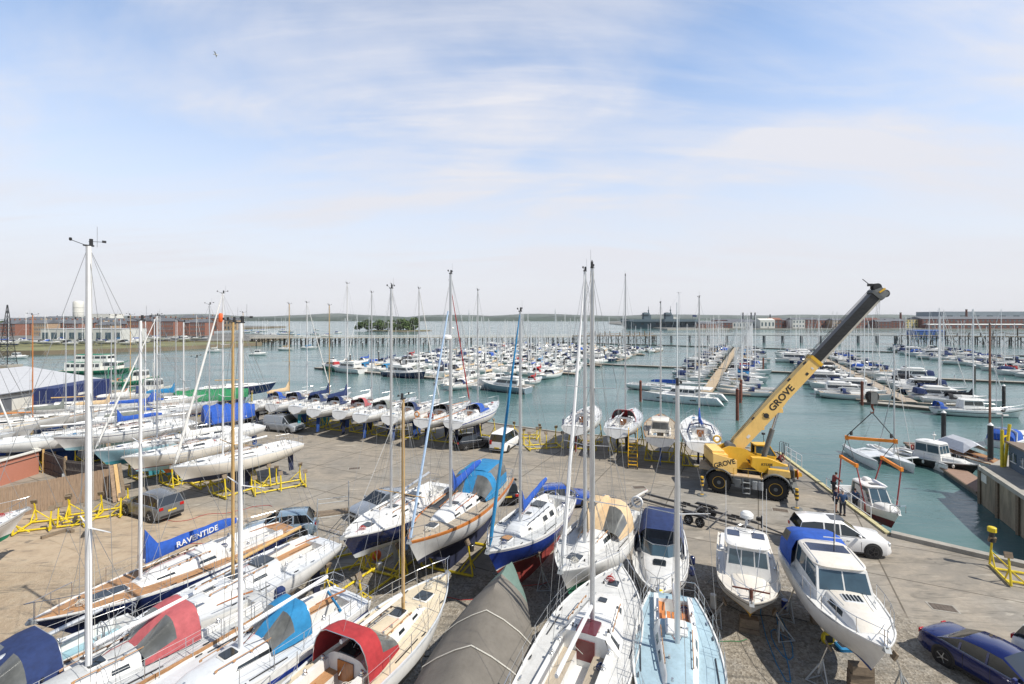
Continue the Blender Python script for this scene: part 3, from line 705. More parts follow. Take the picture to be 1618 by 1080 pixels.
# ------------------------------------------------ the setting
def ground_mat():
    m = bpy.data.materials.new('yard concrete and gravel'); m.use_nodes = True; t = m.node_tree; b = t.nodes['Principled BSDF']; L = t.links.new
    N = lambda ty, **k: (lambda n: ([setattr(n, a, v) for a, v in k.items()], n)[1])(t.nodes.new(ty))
    co = N('ShaderNodeTexCoord')
    def noise(sc, det=5, ro=.6, dist=0, st=(1, 1, 1), rot=0):
        mp = N('ShaderNodeMapping'); mp.inputs['Scale'].default_value = st; mp.inputs['Rotation'].default_value = (0, 0, rot); L(co.outputs['Object'], mp.inputs[0])
        n = N('ShaderNodeTexNoise'); n.inputs['Scale'].default_value = sc; n.inputs['Detail'].default_value = det; n.inputs['Roughness'].default_value = ro; n.inputs['Distortion'].default_value = dist
        L(mp.outputs[0], n.inputs['Vector']); return n.outputs[0]
    def ramp(f, stops):
        r = N('ShaderNodeValToRGB'); L(f, r.inputs[0]); e = r.color_ramp.elements
        while len(e) < len(stops): e.new(.5)
        for i, (p, c) in enumerate(stops): e[i].position = p; e[i].color = tuple(c)+(1,) if not isinstance(c, (int, float)) else (c, c, c, 1)
        return r.outputs[0]
    def mix(f, a, b_, bl='MIX'):
        n = N('ShaderNodeMix', data_type='RGBA', blend_type=bl)
        for i, x in ((0, f), (6, a), (7, b_)):
            if isinstance(x, (int, float)): n.inputs[i].default_value = x
            elif isinstance(x, tuple): n.inputs[i].default_value = x+(1,)
            else: L(x, n.inputs[i])
        return n.outputs[2]
    def math_(op, a, b_=None, c=False):
        n = N('ShaderNodeMath', operation=op); n.use_clamp = c
        for i, x in ((0, a), (1, b_)):
            if x is None: continue
            if isinstance(x, (int, float)): n.inputs[i].default_value = x
            else: L(x, n.inputs[i])
        return n.outputs[0]
    sep = N('ShaderNodeSeparateXYZ'); L(co.outputs['Object'], sep.inputs[0]); X, Y = sep.outputs[0], sep.outputs[1]
    # concrete: tan with grey zones and dark joints/stains
    conc = ramp(noise(.09, 6, .6, .6), [(.34, (.22, .205, .18)), (.48, (.38, .33, .265)), (.64, (.31, .295, .265))])
    conc = mix(ramp(noise(.6, 7, .65, .3, (1, 2.4, 1), .5), [(.44, 0.), (.68, .6)]), conc, (.20, .185, .16))
    conc = mix(ramp(noise(3.5, 8, .75), [(.38, .5), (.62, 0.)]), conc, (.22, .20, .17))
    conc = mix(ramp(noise(.35, 4, .5, 1.5, (1, 4, 1), -.4), [(.62, 0.), (.75, .5)]), conc, (.62, .57, .48))
    # slab joints, rotated
    mp = N('ShaderNodeMapping'); mp.inputs['Rotation'].default_value = (0, 0, R(27)); L(co.outputs['Object'], mp.inputs[0])
    br = N('ShaderNodeTexBrick'); br.offset = 0; br.inputs['Scale'].default_value = 1; br.inputs['Brick Width'].default_value = 6; br.inputs['Row Height'].default_value = 4.5; br.inputs['Mortar Size'].default_value = .055; br.inputs['Mortar Smooth'].default_value = .6
    br.inputs[1].default_value = (1, 1, 1, 1); br.inputs[2].default_value = (.9, .9, .9, 1); br.inputs[3].default_value = (.32, .30, .27, 1)
    L(mp.outputs[0], br.inputs[0]); conc = mix(.9, conc, br.outputs[0], 'MULTIPLY')
    # gravel: grey-brown stones
    vo = N('ShaderNodeTexVoronoi'); vo.inputs['Scale'].default_value = 11; L(co.outputs['Object'], vo.inputs['Vector'])
    vbw = N('ShaderNodeRGBToBW'); L(vo.outputs['Color'], vbw.inputs[0])
    grav = mix(.7, ramp(noise(.5, 6, .7), [(.35, (.25, .225, .185)), (.5, (.36, .32, .26)), (.65, (.31, .295, .265))]), vbw.outputs[0], 'SOFT_LIGHT')
    grav = mix(ramp(noise(14, 5, .8), [(.42, .4), (.6, 0.)]), grav, (.12, .105, .085))
    grav = mix(ramp(noise(.9, 6, .7, 1.0, (1, 2, 1), .3), [(.6, 0.), (.72, .6)]), grav, (.50, .48, .43))
    sand = ramp(noise(1.2, 7, .7), [(.3, (.33, .245, .16)), (.5, (.46, .35, .235)), (.7, (.50, .41, .29))])
    gm = math_('ADD', math_('MULTIPLY', math_('SUBTRACT', 26.3, Y), .8), math_('MULTIPLY', math_('SUBTRACT', noise(.3, 6, .7), .5), 7.0))
    # the concrete apron to the right of the line from (14,22) to (19,15)
    rt = math_('MULTIPLY', math_('SUBTRACT', math_('SUBTRACT', 20.0, math_('MULTIPLY', math_('SUBTRACT', Y, 13.0), .25)), X), 1.2)
    gm = math_('MINIMUM', gm, math_('ADD', rt, math_('MULTIPLY', math_('SUBTRACT', noise(.8, 5, .7), .5), 2.0)))
    gmask = ramp(math_('ADD', math_('MULTIPLY', gm, .35), .5, True), [(.3, 0.), (.7, 1.)])
    sm_ = math_('ADD', math_('MULTIPLY', math_('SUBTRACT', math_('MULTIPLY', X, -1), 15.5), .25), math_('MULTIPLY', math_('SUBTRACT', noise(.16, 5, .6, .5), .5), 6.0))
    sm2 = math_('MINIMUM', sm_, math_('MULTIPLY', math_('SUBTRACT', 35.0, Y), .35))
    smask = ramp(math_('ADD', math_('MULTIPLY', sm2, .5), .3, True), [(.3, 0.), (.65, 1.)])
    col = mix(gmask, conc, grav); col = mix(math_('MULTIPLY', smask, .75), col, sand)
    # tyre marks and oil
    col = mix(ramp(noise(.22, 6, .6, 2.5, (1, 5, 1), .9), [(.54, 0.), (.66, .62)]), col, (.13, .12, .10))
    col = mix(ramp(noise(.13, 7, .7, 3.5, (1, 7, 1), -.5), [(.60, 0.), (.66, .5)]), col, (.15, .14, .12))
    col = mix(ramp(noise(.8, 3, .5, .4), [(.70, 0.), (.74, .6)]), col, (.09, .085, .075))
    L(col, b.inputs['Base Color']); b.inputs['Roughness'].default_value = .92
    h = math_('ADD', math_('MULTIPLY', noise(25, 6, .7), math_('ADD', math_('MULTIPLY', gmask, 1.4), .18)), math_('MULTIPLY', vo.outputs['Distance'], math_('MULTIPLY', gmask, 1.2)))
    bp = N('ShaderNodeBump'); bp.inputs['Strength'].default_value = .8; bp.inputs['Distance'].default_value = .035; L(h, bp.inputs['Height']); L(bp.outputs[0], b.inputs['Normal'])
    return m
gm_ = ground_mat()
EDGE = [(75, 14), (28, 26.4), (23.7, 30.2), (27.0, 48.6), (25.4, 50.4), (18.6, 52.4), (5.4, 57.6), (-3.9, 63.3), (-40, 75), (-64, 85), (-92, 92), (-250, 112), (-250, -40), (75, -40)]
yard = MB(); n_ = len(EDGE)
yard.add([(x, y, 0) for x, y in EDGE], [list(range(n_))], gm_)
yo = yard.obj('yard_ground', smooth=False); tag(yo, kind='structure')
qw = MB()
for i in range(11):
    (x0, y0), (x1, y1) = EDGE[i], EDGE[i+1]
    qw.add([(x0, y0, -.002), (x1, y1, -.002), (x1, y1, -9), (x0, y0, -9)], [(0, 1, 2, 3)], concr)
tag(qw.obj('quay_wall', smooth=False), 'weathered concrete quay wall dropping from the boatyard edge to the harbour water', 'quay wall')
# coping kerb along the quay
kb = MB(); ykerb = M('worn yellow edge paint', (.55, .50, .28), .85, var=.25, scale=3, dirt=.5)
for i in range(1, 10):
    a = Vector((*EDGE[i], .05)); b = Vector((*EDGE[i+1], .05)); d = (b-a).normalized(); n = Vector((-d.y, d.x, 0)); mid = (a+b)/2+n*.17
    if (mid-Vector((0, 40, 0))).length > (((a+b)/2)-Vector((0, 40, 0))).length: n = -n
    kb.bar(a+n*.17, b+n*.17, .3 if i != 1 else .5, ykerb if i in (2,) else concr, .14 if i != 1 else .4)
tag(kb.obj('quay_edge', smooth=False), kind='structure')
# water
def water_mat():
    m = bpy.data.materials.new('harbour water'); m.use_nodes = True; t = m.node_tree; b = t.nodes['Principled BSDF']; L = t.links.new
    b.inputs['Roughness'].default_value = .1; b.inputs['IOR'].default_value = 1.33
    co = t.nodes.new('ShaderNodeTexCoord')
    def noise(sc, det, st, rot, ro=.55):
        mp = t.nodes.new('ShaderNodeMapping'); mp.inputs['Scale'].default_value = st; mp.inputs['Rotation'].default_value = (0, 0, rot); L(co.outputs['Object'], mp.inputs[0])
        n = t.nodes.new('ShaderNodeTexNoise'); n.inputs['Scale'].default_value = sc; n.inputs['Detail'].default_value = det; n.inputs['Roughness'].default_value = ro; L(mp.outputs[0], n.inputs['Vector']); return n.outputs[0]
    r = t.nodes.new('ShaderNodeValToRGB'); L(noise(.02, 4, (1, 2.5, 1), .3), r.inputs[0])
    r.color_ramp.elements[0].position = .38; r.color_ramp.elements[1].position = .62
    r.color_ramp.elements[0].color = (.056, .128, .128, 1); r.color_ramp.elements[1].color = (.092, .174, .170, 1); L(r.outputs[0], b.inputs['Base Color'])
    ad = t.nodes.new('ShaderNodeMath'); ad.operation = 'ADD'; L(noise(1.1, 5, (1, 2.2, 1), .4), ad.inputs[0])
    m2 = t.nodes.new('ShaderNodeMath'); m2.operation = 'MULTIPLY'; m2.inputs[1].default_value = 2.2; L(noise(.25, 3, (1, 2, 1), -.3), m2.inputs[0]); L(m2.outputs[0], ad.inputs[1])
    bp = t.nodes.new('ShaderNodeBump'); bp.inputs['Strength'].default_value = .30; bp.inputs['Distance'].default_value = .16
    rr = t.nodes.new('ShaderNodeMapRange'); L(noise(.035, 5, (1, 3, 1), .5), rr.inputs[0]); rr.inputs[1].default_value = .4; rr.inputs[2].default_value = .62; rr.inputs[3].default_value = .04; rr.inputs[4].default_value = .26; L(rr.outputs[0], b.inputs['Roughness']); L(ad.outputs[0], bp.inputs['Height']); L(bp.outputs[0], b.inputs['Normal'])
    return m
wm_ = MB(); wm_.add([(-9000, -60, WZ), (9000, -60, WZ), (9000, 9000, WZ), (-9000, 9000, WZ)], [(0, 1, 2, 3)], water_mat())
tag(wm_.obj('water', smooth=False), kind='structure')
sb = MB(); sb.add([(-9500, -200, -12), (9500, -200, -12), (9500, 9500, -12), (-9500, 9500, -12)], [(0, 1, 2, 3)], M('harbour bed', (.1, .09, .07), .95)); tag(sb.obj('ground', smooth=False), kind='structure')
# ------------------------------------------------ far land
grassm = M('salt marsh grass', (.19, .19, .09), .95, var=.5, scale=.05, bump=.3, bscale=2)
mudm = M('shore mud', (.20, .16, .11), .95, var=.3, scale=.08)
hillm = M('far hill', (.06, .085, .07), .95, var=.5, scale=.004)
townm = M('far town ground', (.17, .17, .16), .95, var=.5, scale=.02)
folm = M('tree foliage', (.10, .15, .05), .95, var=.5, scale=.4); fold = M('dark tree foliage', (.05, .085, .035), .95, var=.5, scale=.4); barkm = M('bark', (.1, .08, .06), .95)
def land(name, pts, z, m, depth=8, label=None, cat=None, side=None):
    mb = MB(); n = len(pts); vs = [(x, y, z) for x, y in pts]+[(x, y, z-depth) for x, y in pts]
    mb.add(vs, [list(range(n))], m); mb.add(vs, [[i, (i+1) % n, (i+1) % n+n, i+n] for i in range(n)], side or m)
    o = mb.obj(name, smooth=False); tag(o, label, cat, kind=None if label else 'structure'); return o
land('grass_bank', [(-260, 214), (-215, 222), (-180, 250), (-155, 300), (-168, 308), (-200, 312), (-560, 312), (-560, 214)], -1.2, grassm, side=mudm)
land('left_shore', [(-168, 308), (-190, 420), (-420, 520), (-420, 900), (-1400, 1500), (-1400, 312)], -.6, townm, side=mudm)
land('right_shore', [(225, 700), (330, 735), (700, 690), (1400, 640), (1400, 2500), (500, 2500), (300, 1500)], -1.2, townm, side=concr)
def ridge(name, x0, x1, y, h, seed, m, dep=500, n=60):
    mb = MB(); f = []; 
    rows = [(0, WZ-2), (.02, 3), (.3, .7), (.6, 1), (1, .2)]; rg = []
    for k in range(n+1):
        x = lerp(x0, x1, k/n); e = min(1, k/6, (n-k)/6); hh = h*(.75+.5*mnoise.noise(Vector((x*.0008+seed, 0, 0)))+.2*mnoise.noise(Vector((x*.004+seed, 3, 0))))*e
        rg.append([Vector((x, y+dep*a, (b if b < 0 else (b if i == 1 else hh*b)))) for i, (a, b) in enumerate(rows)])
    mb.loft(rg, m, closed=False); tag(mb.obj(name, ang=80), kind='structure')
ridge('hills', -9000, 8800, 8300, 105, 3.1, hillm)
ridge('hills', -2600, 900, 3300, 34, 8.2, hillm, 300, 90)
ridge('hills', 200, 5000, 3900, 30, 5.2, hillm, 300, 90)

def leafball(mb, c, r, n, m1, m2, rs, sz=1.0):
    for i in range(n):
        while True:
            v = Vector((rs.uniform(-1, 1), rs.uniform(-1, 1), rs.uniform(-1, 1)))
            if .2 < v.length < 1: break
        v.normalize(); v *= rs.uniform(.6, 1); p = Vector(c)+Vector((v.x*r[0], v.y*r[1], v.z*r[2]))
        a, b, _ = frame_of(Vector((rs.uniform(-1, 1), rs.uniform(-1, 1), rs.uniform(-.4, 1)))); s_ = sz*rs.uniform(.5, 1.1)
        mb.add([p-a*s_-b*s_*.6, p+a*s_-b*s_*.6, p+a*s_*.7+b*s_*.6, p-a*s_*.7+b*s_*.6], [(0, 1, 2, 3)], m1 if rs.random() < .6 else m2)
def tree(x, y, z, h, w_, label, group, seed=0):
    rs = random.Random(seed*7+3); t = thing('broadleaf_tree', label, 'tree', (x, y, z), 0, group)
    mb = MB(); mb.tube([(0, 0, 0), (.1, 0, h*.3), (.2, .1, h*.7)], [h*.035, h*.028, h*.01], barkm, 6)
    for k in range(4): a = k*1.7; mb.tube([(0, 0, h*.25), (cos(a)*w_*.3, sin(a)*w_*.3, h*.6)], [h*.015, .05], barkm, 4)
    mb.obj('trunk', t)
    mb = MB()
    for k in range(11):
        a = rs.uniform(0, 6.28); q = rs.uniform(.1, .62)*w_; leafball(mb, (cos(a)*q*.8, sin(a)*q*.6, h*rs.uniform(.22, .8)), (w_*rs.uniform(.3, .5), w_*.4, h*rs.uniform(.16, .28)), 60, folm, fold, rs, h*.085)
    mb.obj('crown', t, smooth=False)
    return t
# tree island
land('island', [(GW(560, 525).x, 630), (GW(600, 526).x, 612), (GW(660, 525).x, 628), (-110, 665), (-190, 668)], -2.0, grassm, side=mudm)
for k in range(15):
    u = k/14; pxx = lerp(570, 655, u); tree((pxx-CX)*645/FPX, 640+8*((k*5) % 3), -2, 12+2.5*sin(k*1.9)+(3 if k > 9 else 0), 10, 'dense green tree on the small wooded island beyond the jetty, %s from the left' % ORD[k], 'trees on the wooded island', k)
for k in range(9):
    pxx = 4+k*7.2; tree((pxx-CX)*800/FPX, 800+(k % 3)*10, -.6, 11+3*sin(k*2.2), 12, 'green tree on the far left skyline beyond brick terraces, %s from the left edge' % ORD[k], 'trees on the far left skyline', 30+k)
for k in range(9):
    pxx = [116, 121, 127, 163, 168, 173, 180, 186, 192][k]; tree((pxx-CX)*760/FPX, 760+(k % 3)*8, -.6, 13+3*sin(k*1.3), 12, 'green tree behind the terraces near the white water tower, %s from the left' % ORD[k], 'trees near the water tower', 50+k)

# ------------------------------------------------ buildings
brick = M('red brick', (.27, .125, .09), .9, var=.2, scale=6, dirt=.2); brickd = M('dark brick', (.17, .075, .06), .9, var=.25, scale=3, dirt=.2); brickn = M('red stretcher brick', (.46, .19, .13), .9, var=.15, scale=5, stretch=(1, 1, 9), dirt=.15)
slate = M('slate roof', (.13, .14, .16), .8, var=.2, scale=.5); pale = M('pale cladding', (.56, .57, .55), .7, var=.08, scale=.5, dirt=.15); palew = M('off white render', (.68, .67, .62), .8, var=.08, scale=.6, dirt=.15)
greyr = M('grey sheet roof', (.44, .45, .48), .6, var=.12, scale=.3, stretch=(1, 1, 1), dirt=.15); yellb = M('yellow render', (.55, .46, .18), .8, var=.1); bluec = M('blue cladding', (.03, .09, .30), .5, var=.15, dirt=.1); greyb = M('blue grey cladding', (.24, .29, .33), .6, var=.12, scale=.2)
tanb = M('tan brick', (.42, .30, .20), .9, var=.2, scale=1)
def building(name, label, cat, x, y, w_, d, h, rz, wall, roof, storeys=2, nw=6, pitch=2.0, z=-.6, group=None, chim=0, door=True, gap=.35, winm=None, winl=None):
    """x,y is the middle of the front wall, which faces -y before turning"""
    t = thing(name, label, cat, (x, y, z), rz, group)
    mb = MB(); mb.box((0, d/2, h/2), (w_, d, h), wall); wl = mb.obj('wall', t, smooth=False)
    mb = MB(); e = .35
    if pitch > 0:
        mb.add([(-w_/2-e, -e, h+.004), (w_/2+e, -e, h+.004), (w_/2+e, d+e, h+.004), (-w_/2-e, d+e, h+.004), (-w_/2-e, d/2, h+pitch), (w_/2+e, d/2, h+pitch)], [(0, 1, 5, 4), (2, 3, 4, 5), (1, 2, 5), (3, 0, 4), (3, 2, 1, 0)], roof)
    else:
        mb.box((0, d/2, h+.1), (w_+.3, d+.3, .2), roof)
    ro = mb.obj('roof', t, smooth=False)
    for c in range(chim):
        mb = MB(); cx_ = lerp(-w_/2, w_/2, (c+.5)/chim); mb.box((cx_, d/2, h+pitch+.3), (.9, .7, 1.6), wall); mb.box((cx_, d/2, h+pitch+1.2), (.3, .3, .4), tanb); mb.obj('chimney', ro, smooth=False)
    sh = (h-.4)/storeys
    for s_ in range(storeys):
        for k in range(nw):
            if winl and len(winl) <= 0: break
            u = lerp(-w_/2, w_/2, (k+.5)/nw); ww = w_/nw*(1-gap)*.7; mb = MB(); zc_ = .3+sh*(s_+.5)
            mb.box((u, -.01, zc_), (ww, .06, sh*.5), winm or glassb); mb.box((u, -.02, zc_), (.06, .08, sh*.5), palew); mb.box((u, -.05, zc_-sh*.27), (ww+.2, .14, .1), palew); mb.obj('window', t, smooth=False)
    if door:
        mb = MB(); mb.box((w_*.03, -.03, 1.05), (1.1, .1, 2.1), slate); mb.obj('door', t, smooth=False)
    return t
rsb = random.Random(5)
# brick terraces of the left shore
tx = 0
for k in range(13):
    pxx = 12+k*25; Yb = 400+(k % 2)*14; wl_ = 24*Yb/FPX*.98; hh = rsb.uniform(8.5, 10.5)+(1.5 if k > 7 else 0)
    building('terraced_house', 'red brick terrace with slate roof across the left creek, %s block from the left edge' % ORD[k], 'terrace', (pxx-CX)*Yb/FPX, Yb, wl_, 12, hh, 0, [brick, brick, tanb, brick][k % 4] if k < 8 else brick, slate, 3, 7, 3.0, group='brick terraces on the left shore', chim=3)
for k in range(12):
    pxx = 20+k*31; Yb = 520+(k % 3)*30; building('house', 'low grey roofed house behind the brick terraces, %s from the left edge' % ORD[k], 'house', (pxx-CX)*Yb/FPX, Yb, 26*Yb/FPX, 14, 11+rsb.uniform(0, 4), 0, rsb.choice([palew, tanb, brick, greyb]), slate, 2, 5, 3, group='houses behind the terraces', chim=1)
building('boat_hall', 'long pale grey boat hall with dark glazed ground floor on the left shore', 'hall', (128-CX)*290/FPX, 290, 128*290/FPX, 20, 8.2, 0, pale, greyr, 1, 9, 0, z=-1, gap=.1)
o = building('warehouse', 'large white roofed hall on the skyline right of the water tower', 'hall', (155-CX)*820/FPX, 820, 40, 30, 22, 0, palew, palew, 1, 4, 0)
# water tower
t = thing('water_tower', 'white ribbed cylindrical water tower standing on the far left skyline', 'water tower', ((124-CX)*700/FPX, 700, -.6))
mb = MB(); mb.tube([(0, 0, 0), (0, 0, 16)], 1.6, palew, 12); mb.obj('stem', t)
mb = MB(); mb.lathe([(2, 14), (5.6, 16), (6.4, 18), (6.4, 23.2), (6.7, 23.4), (6.7, 23.8), (6.4, 24), (6.4, 30), (6.7, 30.2), (6.7, 30.6), (6.4, 30.8), (6.4, 37.5), (5.6, 39), (3, 39.8)], (0, 0, 0), palew, 24); mb.obj('tank', t)
# the pylon at the left edge
t = thing('lattice_mast', 'dark steel lattice mast standing at the left edge of the creek', 'lattice mast', ((1-CX)*150/FPX, 152, -1.6)); mb = MB()
hm = (503-478)*150/FPX+14.5
for k in range(12):
    z0, z1 = hm*k/12, hm*(k+1)/12; w0, w1 = 1.6*(1-k/12.5), 1.6*(1-(k+1)/12.5); c0 = [(-w0, -w0), (w0, -w0), (w0, w0), (-w0, w0)]; c1 = [(-w1, -w1), (w1, -w1), (w1, w1), (-w1, w1)]
    for i in range(4):
        mb.bar((*c0[i], z0), (*c1[i], z1), .12, blackp); mb.bar((*c0[i], z0), (*c1[(i+1) % 4], z1), .07, blackp); mb.bar((*c1[i], z1), (*c1[(i+1) % 4], z1), .07, blackp)
mb.obj('lattice', t, smooth=False); land('left_shore', [(-260, 146), (-158, 148), (-154, 152), (-158, 156), (-260, 158)], -1.6, mudm, side=mudm)
mb = MB(); mb.box((0, 0, .3), (5, 5, .6), concr); mb.obj('base', t, smooth=False)
# right shore town
defs = [(1120, 30, 7, brick, slate, 2), (1146, 24, 8, brickd, slate, 2), (1178, 52, 9.5, pale, slate, 1), (1213, 24, 12, palew, palew, 1), (1227, 18, 13, brickd, brick, 2), (1245, 22, 12, brick, slate, 2), (1262, 20, 13, palew, slate, 2), (1280, 22, 13, brickd, slate, 3), (1302, 34, 12, brick, slate, 2), (1330, 26, 12, tanb, slate, 3), (1352, 26, 11, brick, slate, 3), (1376, 30, 13, brick, brickd, 2), (1398, 22, 10, brickd, slate, 2), (1418, 26, 11, brickd, slate, 3), (1443, 26, 13, yellb, palew, 3)]
for k, (pxx, ww, hh, wm2, rm2, st_) in enumerate(defs):
    Yb = 735+(k % 3)*9; nm = 'yellow rendered dockside block beyond the right cluster of yachts' if wm2 == yellb else '%s dockside building across the harbour, %s from the warship' % ({brick: 'red brick', brickd: 'dark brick', pale: 'pale clad', palew: 'white', tanb: 'tan brick'}[wm2], ORD[k])
    building('dockside_building', nm, 'building', (pxx-CX)*Yb/FPX, Yb, ww*Yb/FPX*.96, 18, hh, 0, wm2, rm2, st_, max(3, ww//5), 3 if wm2 != yellb else 0, z=-1.2, group='dockside buildings on the far shore')
building('brick_storehouse', 'long dark brick storehouse with rows of windows on the right far shore', 'storehouse', (1550-CX)*745/FPX, 745, 185*745/FPX, 30, 14, 0, brickd, slate, 3, 26, 4, z=-1.2)
building('workshop', 'low building with a pale sheet roof in front of the dark storehouse', 'workshop', (1535-CX)*722/FPX, 712, 150*722/FPX, 14, 5.5, 0, brickd, pale, 1, 16, 1.5, z=-1.2)
building('ship_hall', 'huge pale blue grey ship hall above the right skyline', 'ship hall', (1585-CX)*900/FPX, 900, 190*900/FPX, 60, 27.5, 0, greyb, greyb, 1, 9, 0, z=-1.2)
building('sheet_roof_shed', 'white roofed shed left of the pale blue ship hall', 'shed', (1535-CX)*820/FPX, 800, 95*820/FPX, 30, 18.0, 0, pale, palew, 1, 9, 0, z=-1.2)
building('blue_barge_shed', 'blue clad shed on the water behind the right jetty', 'shed', (1470-CX)*420/FPX, 420, 26, 10, 5.5, 0, bluec, bluec, 1, 5, .8, z=-2.6, door=False)
for k, (pxx, top) in enumerate([(1174, 494), (1187, 494), (1193, 494), (1217, 497), (1423, 494), (1527, 489)]):
    Yb = 1000 if k < 4 else 760; tt = thing('chimney_stack', 'tall dark chimney stack on the far shore skyline, %s from the warship' % ORD[k], 'chimney', ((pxx-CX)*Yb/FPX, Yb, -1)); mb = MB()
    hh = 14.5+(503-top)*Yb/FPX; mb.tube([(0, 0, 0), (0, 0, hh)], [1.9, 1.3], brickd if k > 3 else slate, 10); mb.obj('stack', tt); mb = MB(); mb.lathe([(1.5, hh), (1.7, hh+.3), (1.5, hh+.8)], (0, 0, 0), concr, 10); mb.obj('rim', tt)
for k in range(22):
    pxx = 1140+k*22; Yb = 820+(k*37) % 90; building('dock_house', 'distant dock roof on the right skyline, %s from the warship' % ORD[k], 'building', (pxx-CX)*Yb/FPX, Yb, rsb.uniform(16, 30), 14, rsb.uniform(10, 13.5), 0, rsb.choice([brick, brickd, greyb, pale, tanb]), rsb.choice([slate, slate, pale]), 2, 4, 2, z=-1.2, group='distant dock roofs')
for k in range(26):
    pxx = 205+k*12; Yb = 900+(k*53) % 260; building('far_house', 'tiny distant house on the skyline left of the harbour mouth, %s from the left' % ORD[k], 'building', (pxx-CX)*Yb/FPX if k < 14 else (205+(k-13)*9-CX)*1250/FPX, Yb if k < 14 else 1250, rsb.uniform(14, 30), 12, rsb.uniform(8, 13), 0, rsb.choice([brick, palew, greyb, tanb]), slate, 1, 3, 2, z=-.6, group='distant houses on the left skyline', door=False)

# warship
def warship():
    gr = M('warship grey', (.085, .125, .155), .7, var=.12, scale=.05); grd = M('dark warship grey', (.025, .035, .045), .7, var=.2)
    Z0 = 16.7*FPX/(519-HY); xl, xr = (987-CX)*Z0/FPX, (1113-CX)*Z0/FPX; Lx = xr-xl; sc_ = Lx/2
    t = thing('aircraft_carrier', 'grey aircraft carrier with two towers moored across the harbour', 'warship', ((xl+xr)/2, Z0+25, WZ), R(8))
    mb = MB(); H_ = 15.5; rg = []
    for u, w_, ov in ((-1, .5, 0), (-.96, 4, 0), (-.8, 9, 0), (-.4, 11, 0), (.5, 11, 0), (.9, 10, 0), (.97, 8.5, 0)):
        x = u*sc_; k = 1 if u > -.9 else .3
        rg.append([Vector((x-(3 if u < -.9 else 0), -w_*1.15, H_-4)), Vector((x, -w_*.9, 5)), Vector((x+(4 if u < -.9 else 0), -w_*.8, -1)), Vector((x+(4 if u < -.9 else 0), w_*.8, -1)), Vector((x, w_*.9, 5)), Vector((x-(3 if u < -.9 else 0), w_*1.15, H_-4))])
    mb.loft(rg, gr, caps=True); mb.obj('hull', t, ang=30)
    mb = MB(); mb.prism([(-sc_*1.04, -6), (-sc_*.9, -14), (-sc_*.1, -15), (0, -19), (sc_*.8, -19), (sc_, -12), (sc_, 14), (-sc_*.6, 14), (-sc_*1.04, 4)], H_-4, H_, gr, 'XY')
    mb.box((-sc_*.98, 0, H_+.6), (5, 12, 1.2), gr); mb.obj('flight_deck', t, smooth=False)
    for u, w_, hh in ((-.42, 13, 14), (.17, 14, 15)):
        mb = MB(); x = u*sc_; mb.box((x, -9, H_+4), (w_, 8, 8), gr, taper=.9); mb.box((x-w_*.1, -9, H_+9.5), (w_*.8, 9, 3), gr, taper=.85); mb.box((x-w_*.25, -9, H_+7.2), (w_*.8, 9.5, 1), grd); mb.box((x+w_*.25, -9, H_+12), (2, 2, 6), gr, taper=.5)
        mb.tube([(x+w_*.25, -9, H_+13), (x+w_*.25, -9, H_+hh+8)], [.5, .15], grd, 6); mb.ball((x+w_*.25, -9, H_+hh+.5), 1.3, gr); mb.ball((x-w_*.3, -9, H_+11.6), 1.1, pale); mb.bar((x-w_*.1, -12, H_+11.5), (x-w_*.1, -6, H_+11.5), .5, grd); mb.obj('island_tower', t, ang=30)
    mb = MB()
    for k in range(9): mb.box((lerp(-.75, .85, k/8)*sc_, -11.8, 6.5+(k % 2)), (4.5, .8, 2.2), grd)
    mb.obj('boat_bay', t, smooth=False)
    mb = MB(); mb.box((sc_*.34, -6, H_+2.5), (9, .4, 3.5), palew); mb.obj('sponson_screen', t, smooth=False)
    mb = MB(); mb.tube([(sc_*.9, 0, H_), (sc_*.9, 0, H_+8)], .2, grd, 5); mb.add([(sc_*.9, 0, H_+7.5), (sc_*.9+8, 1, H_+7), (sc_*.9+8, 1, H_+4), (sc_*.9, 0, H_+4.5)], [(0, 1, 2, 3)], cvnavy); mb.obj('ensign', t, smooth=False)
warship()

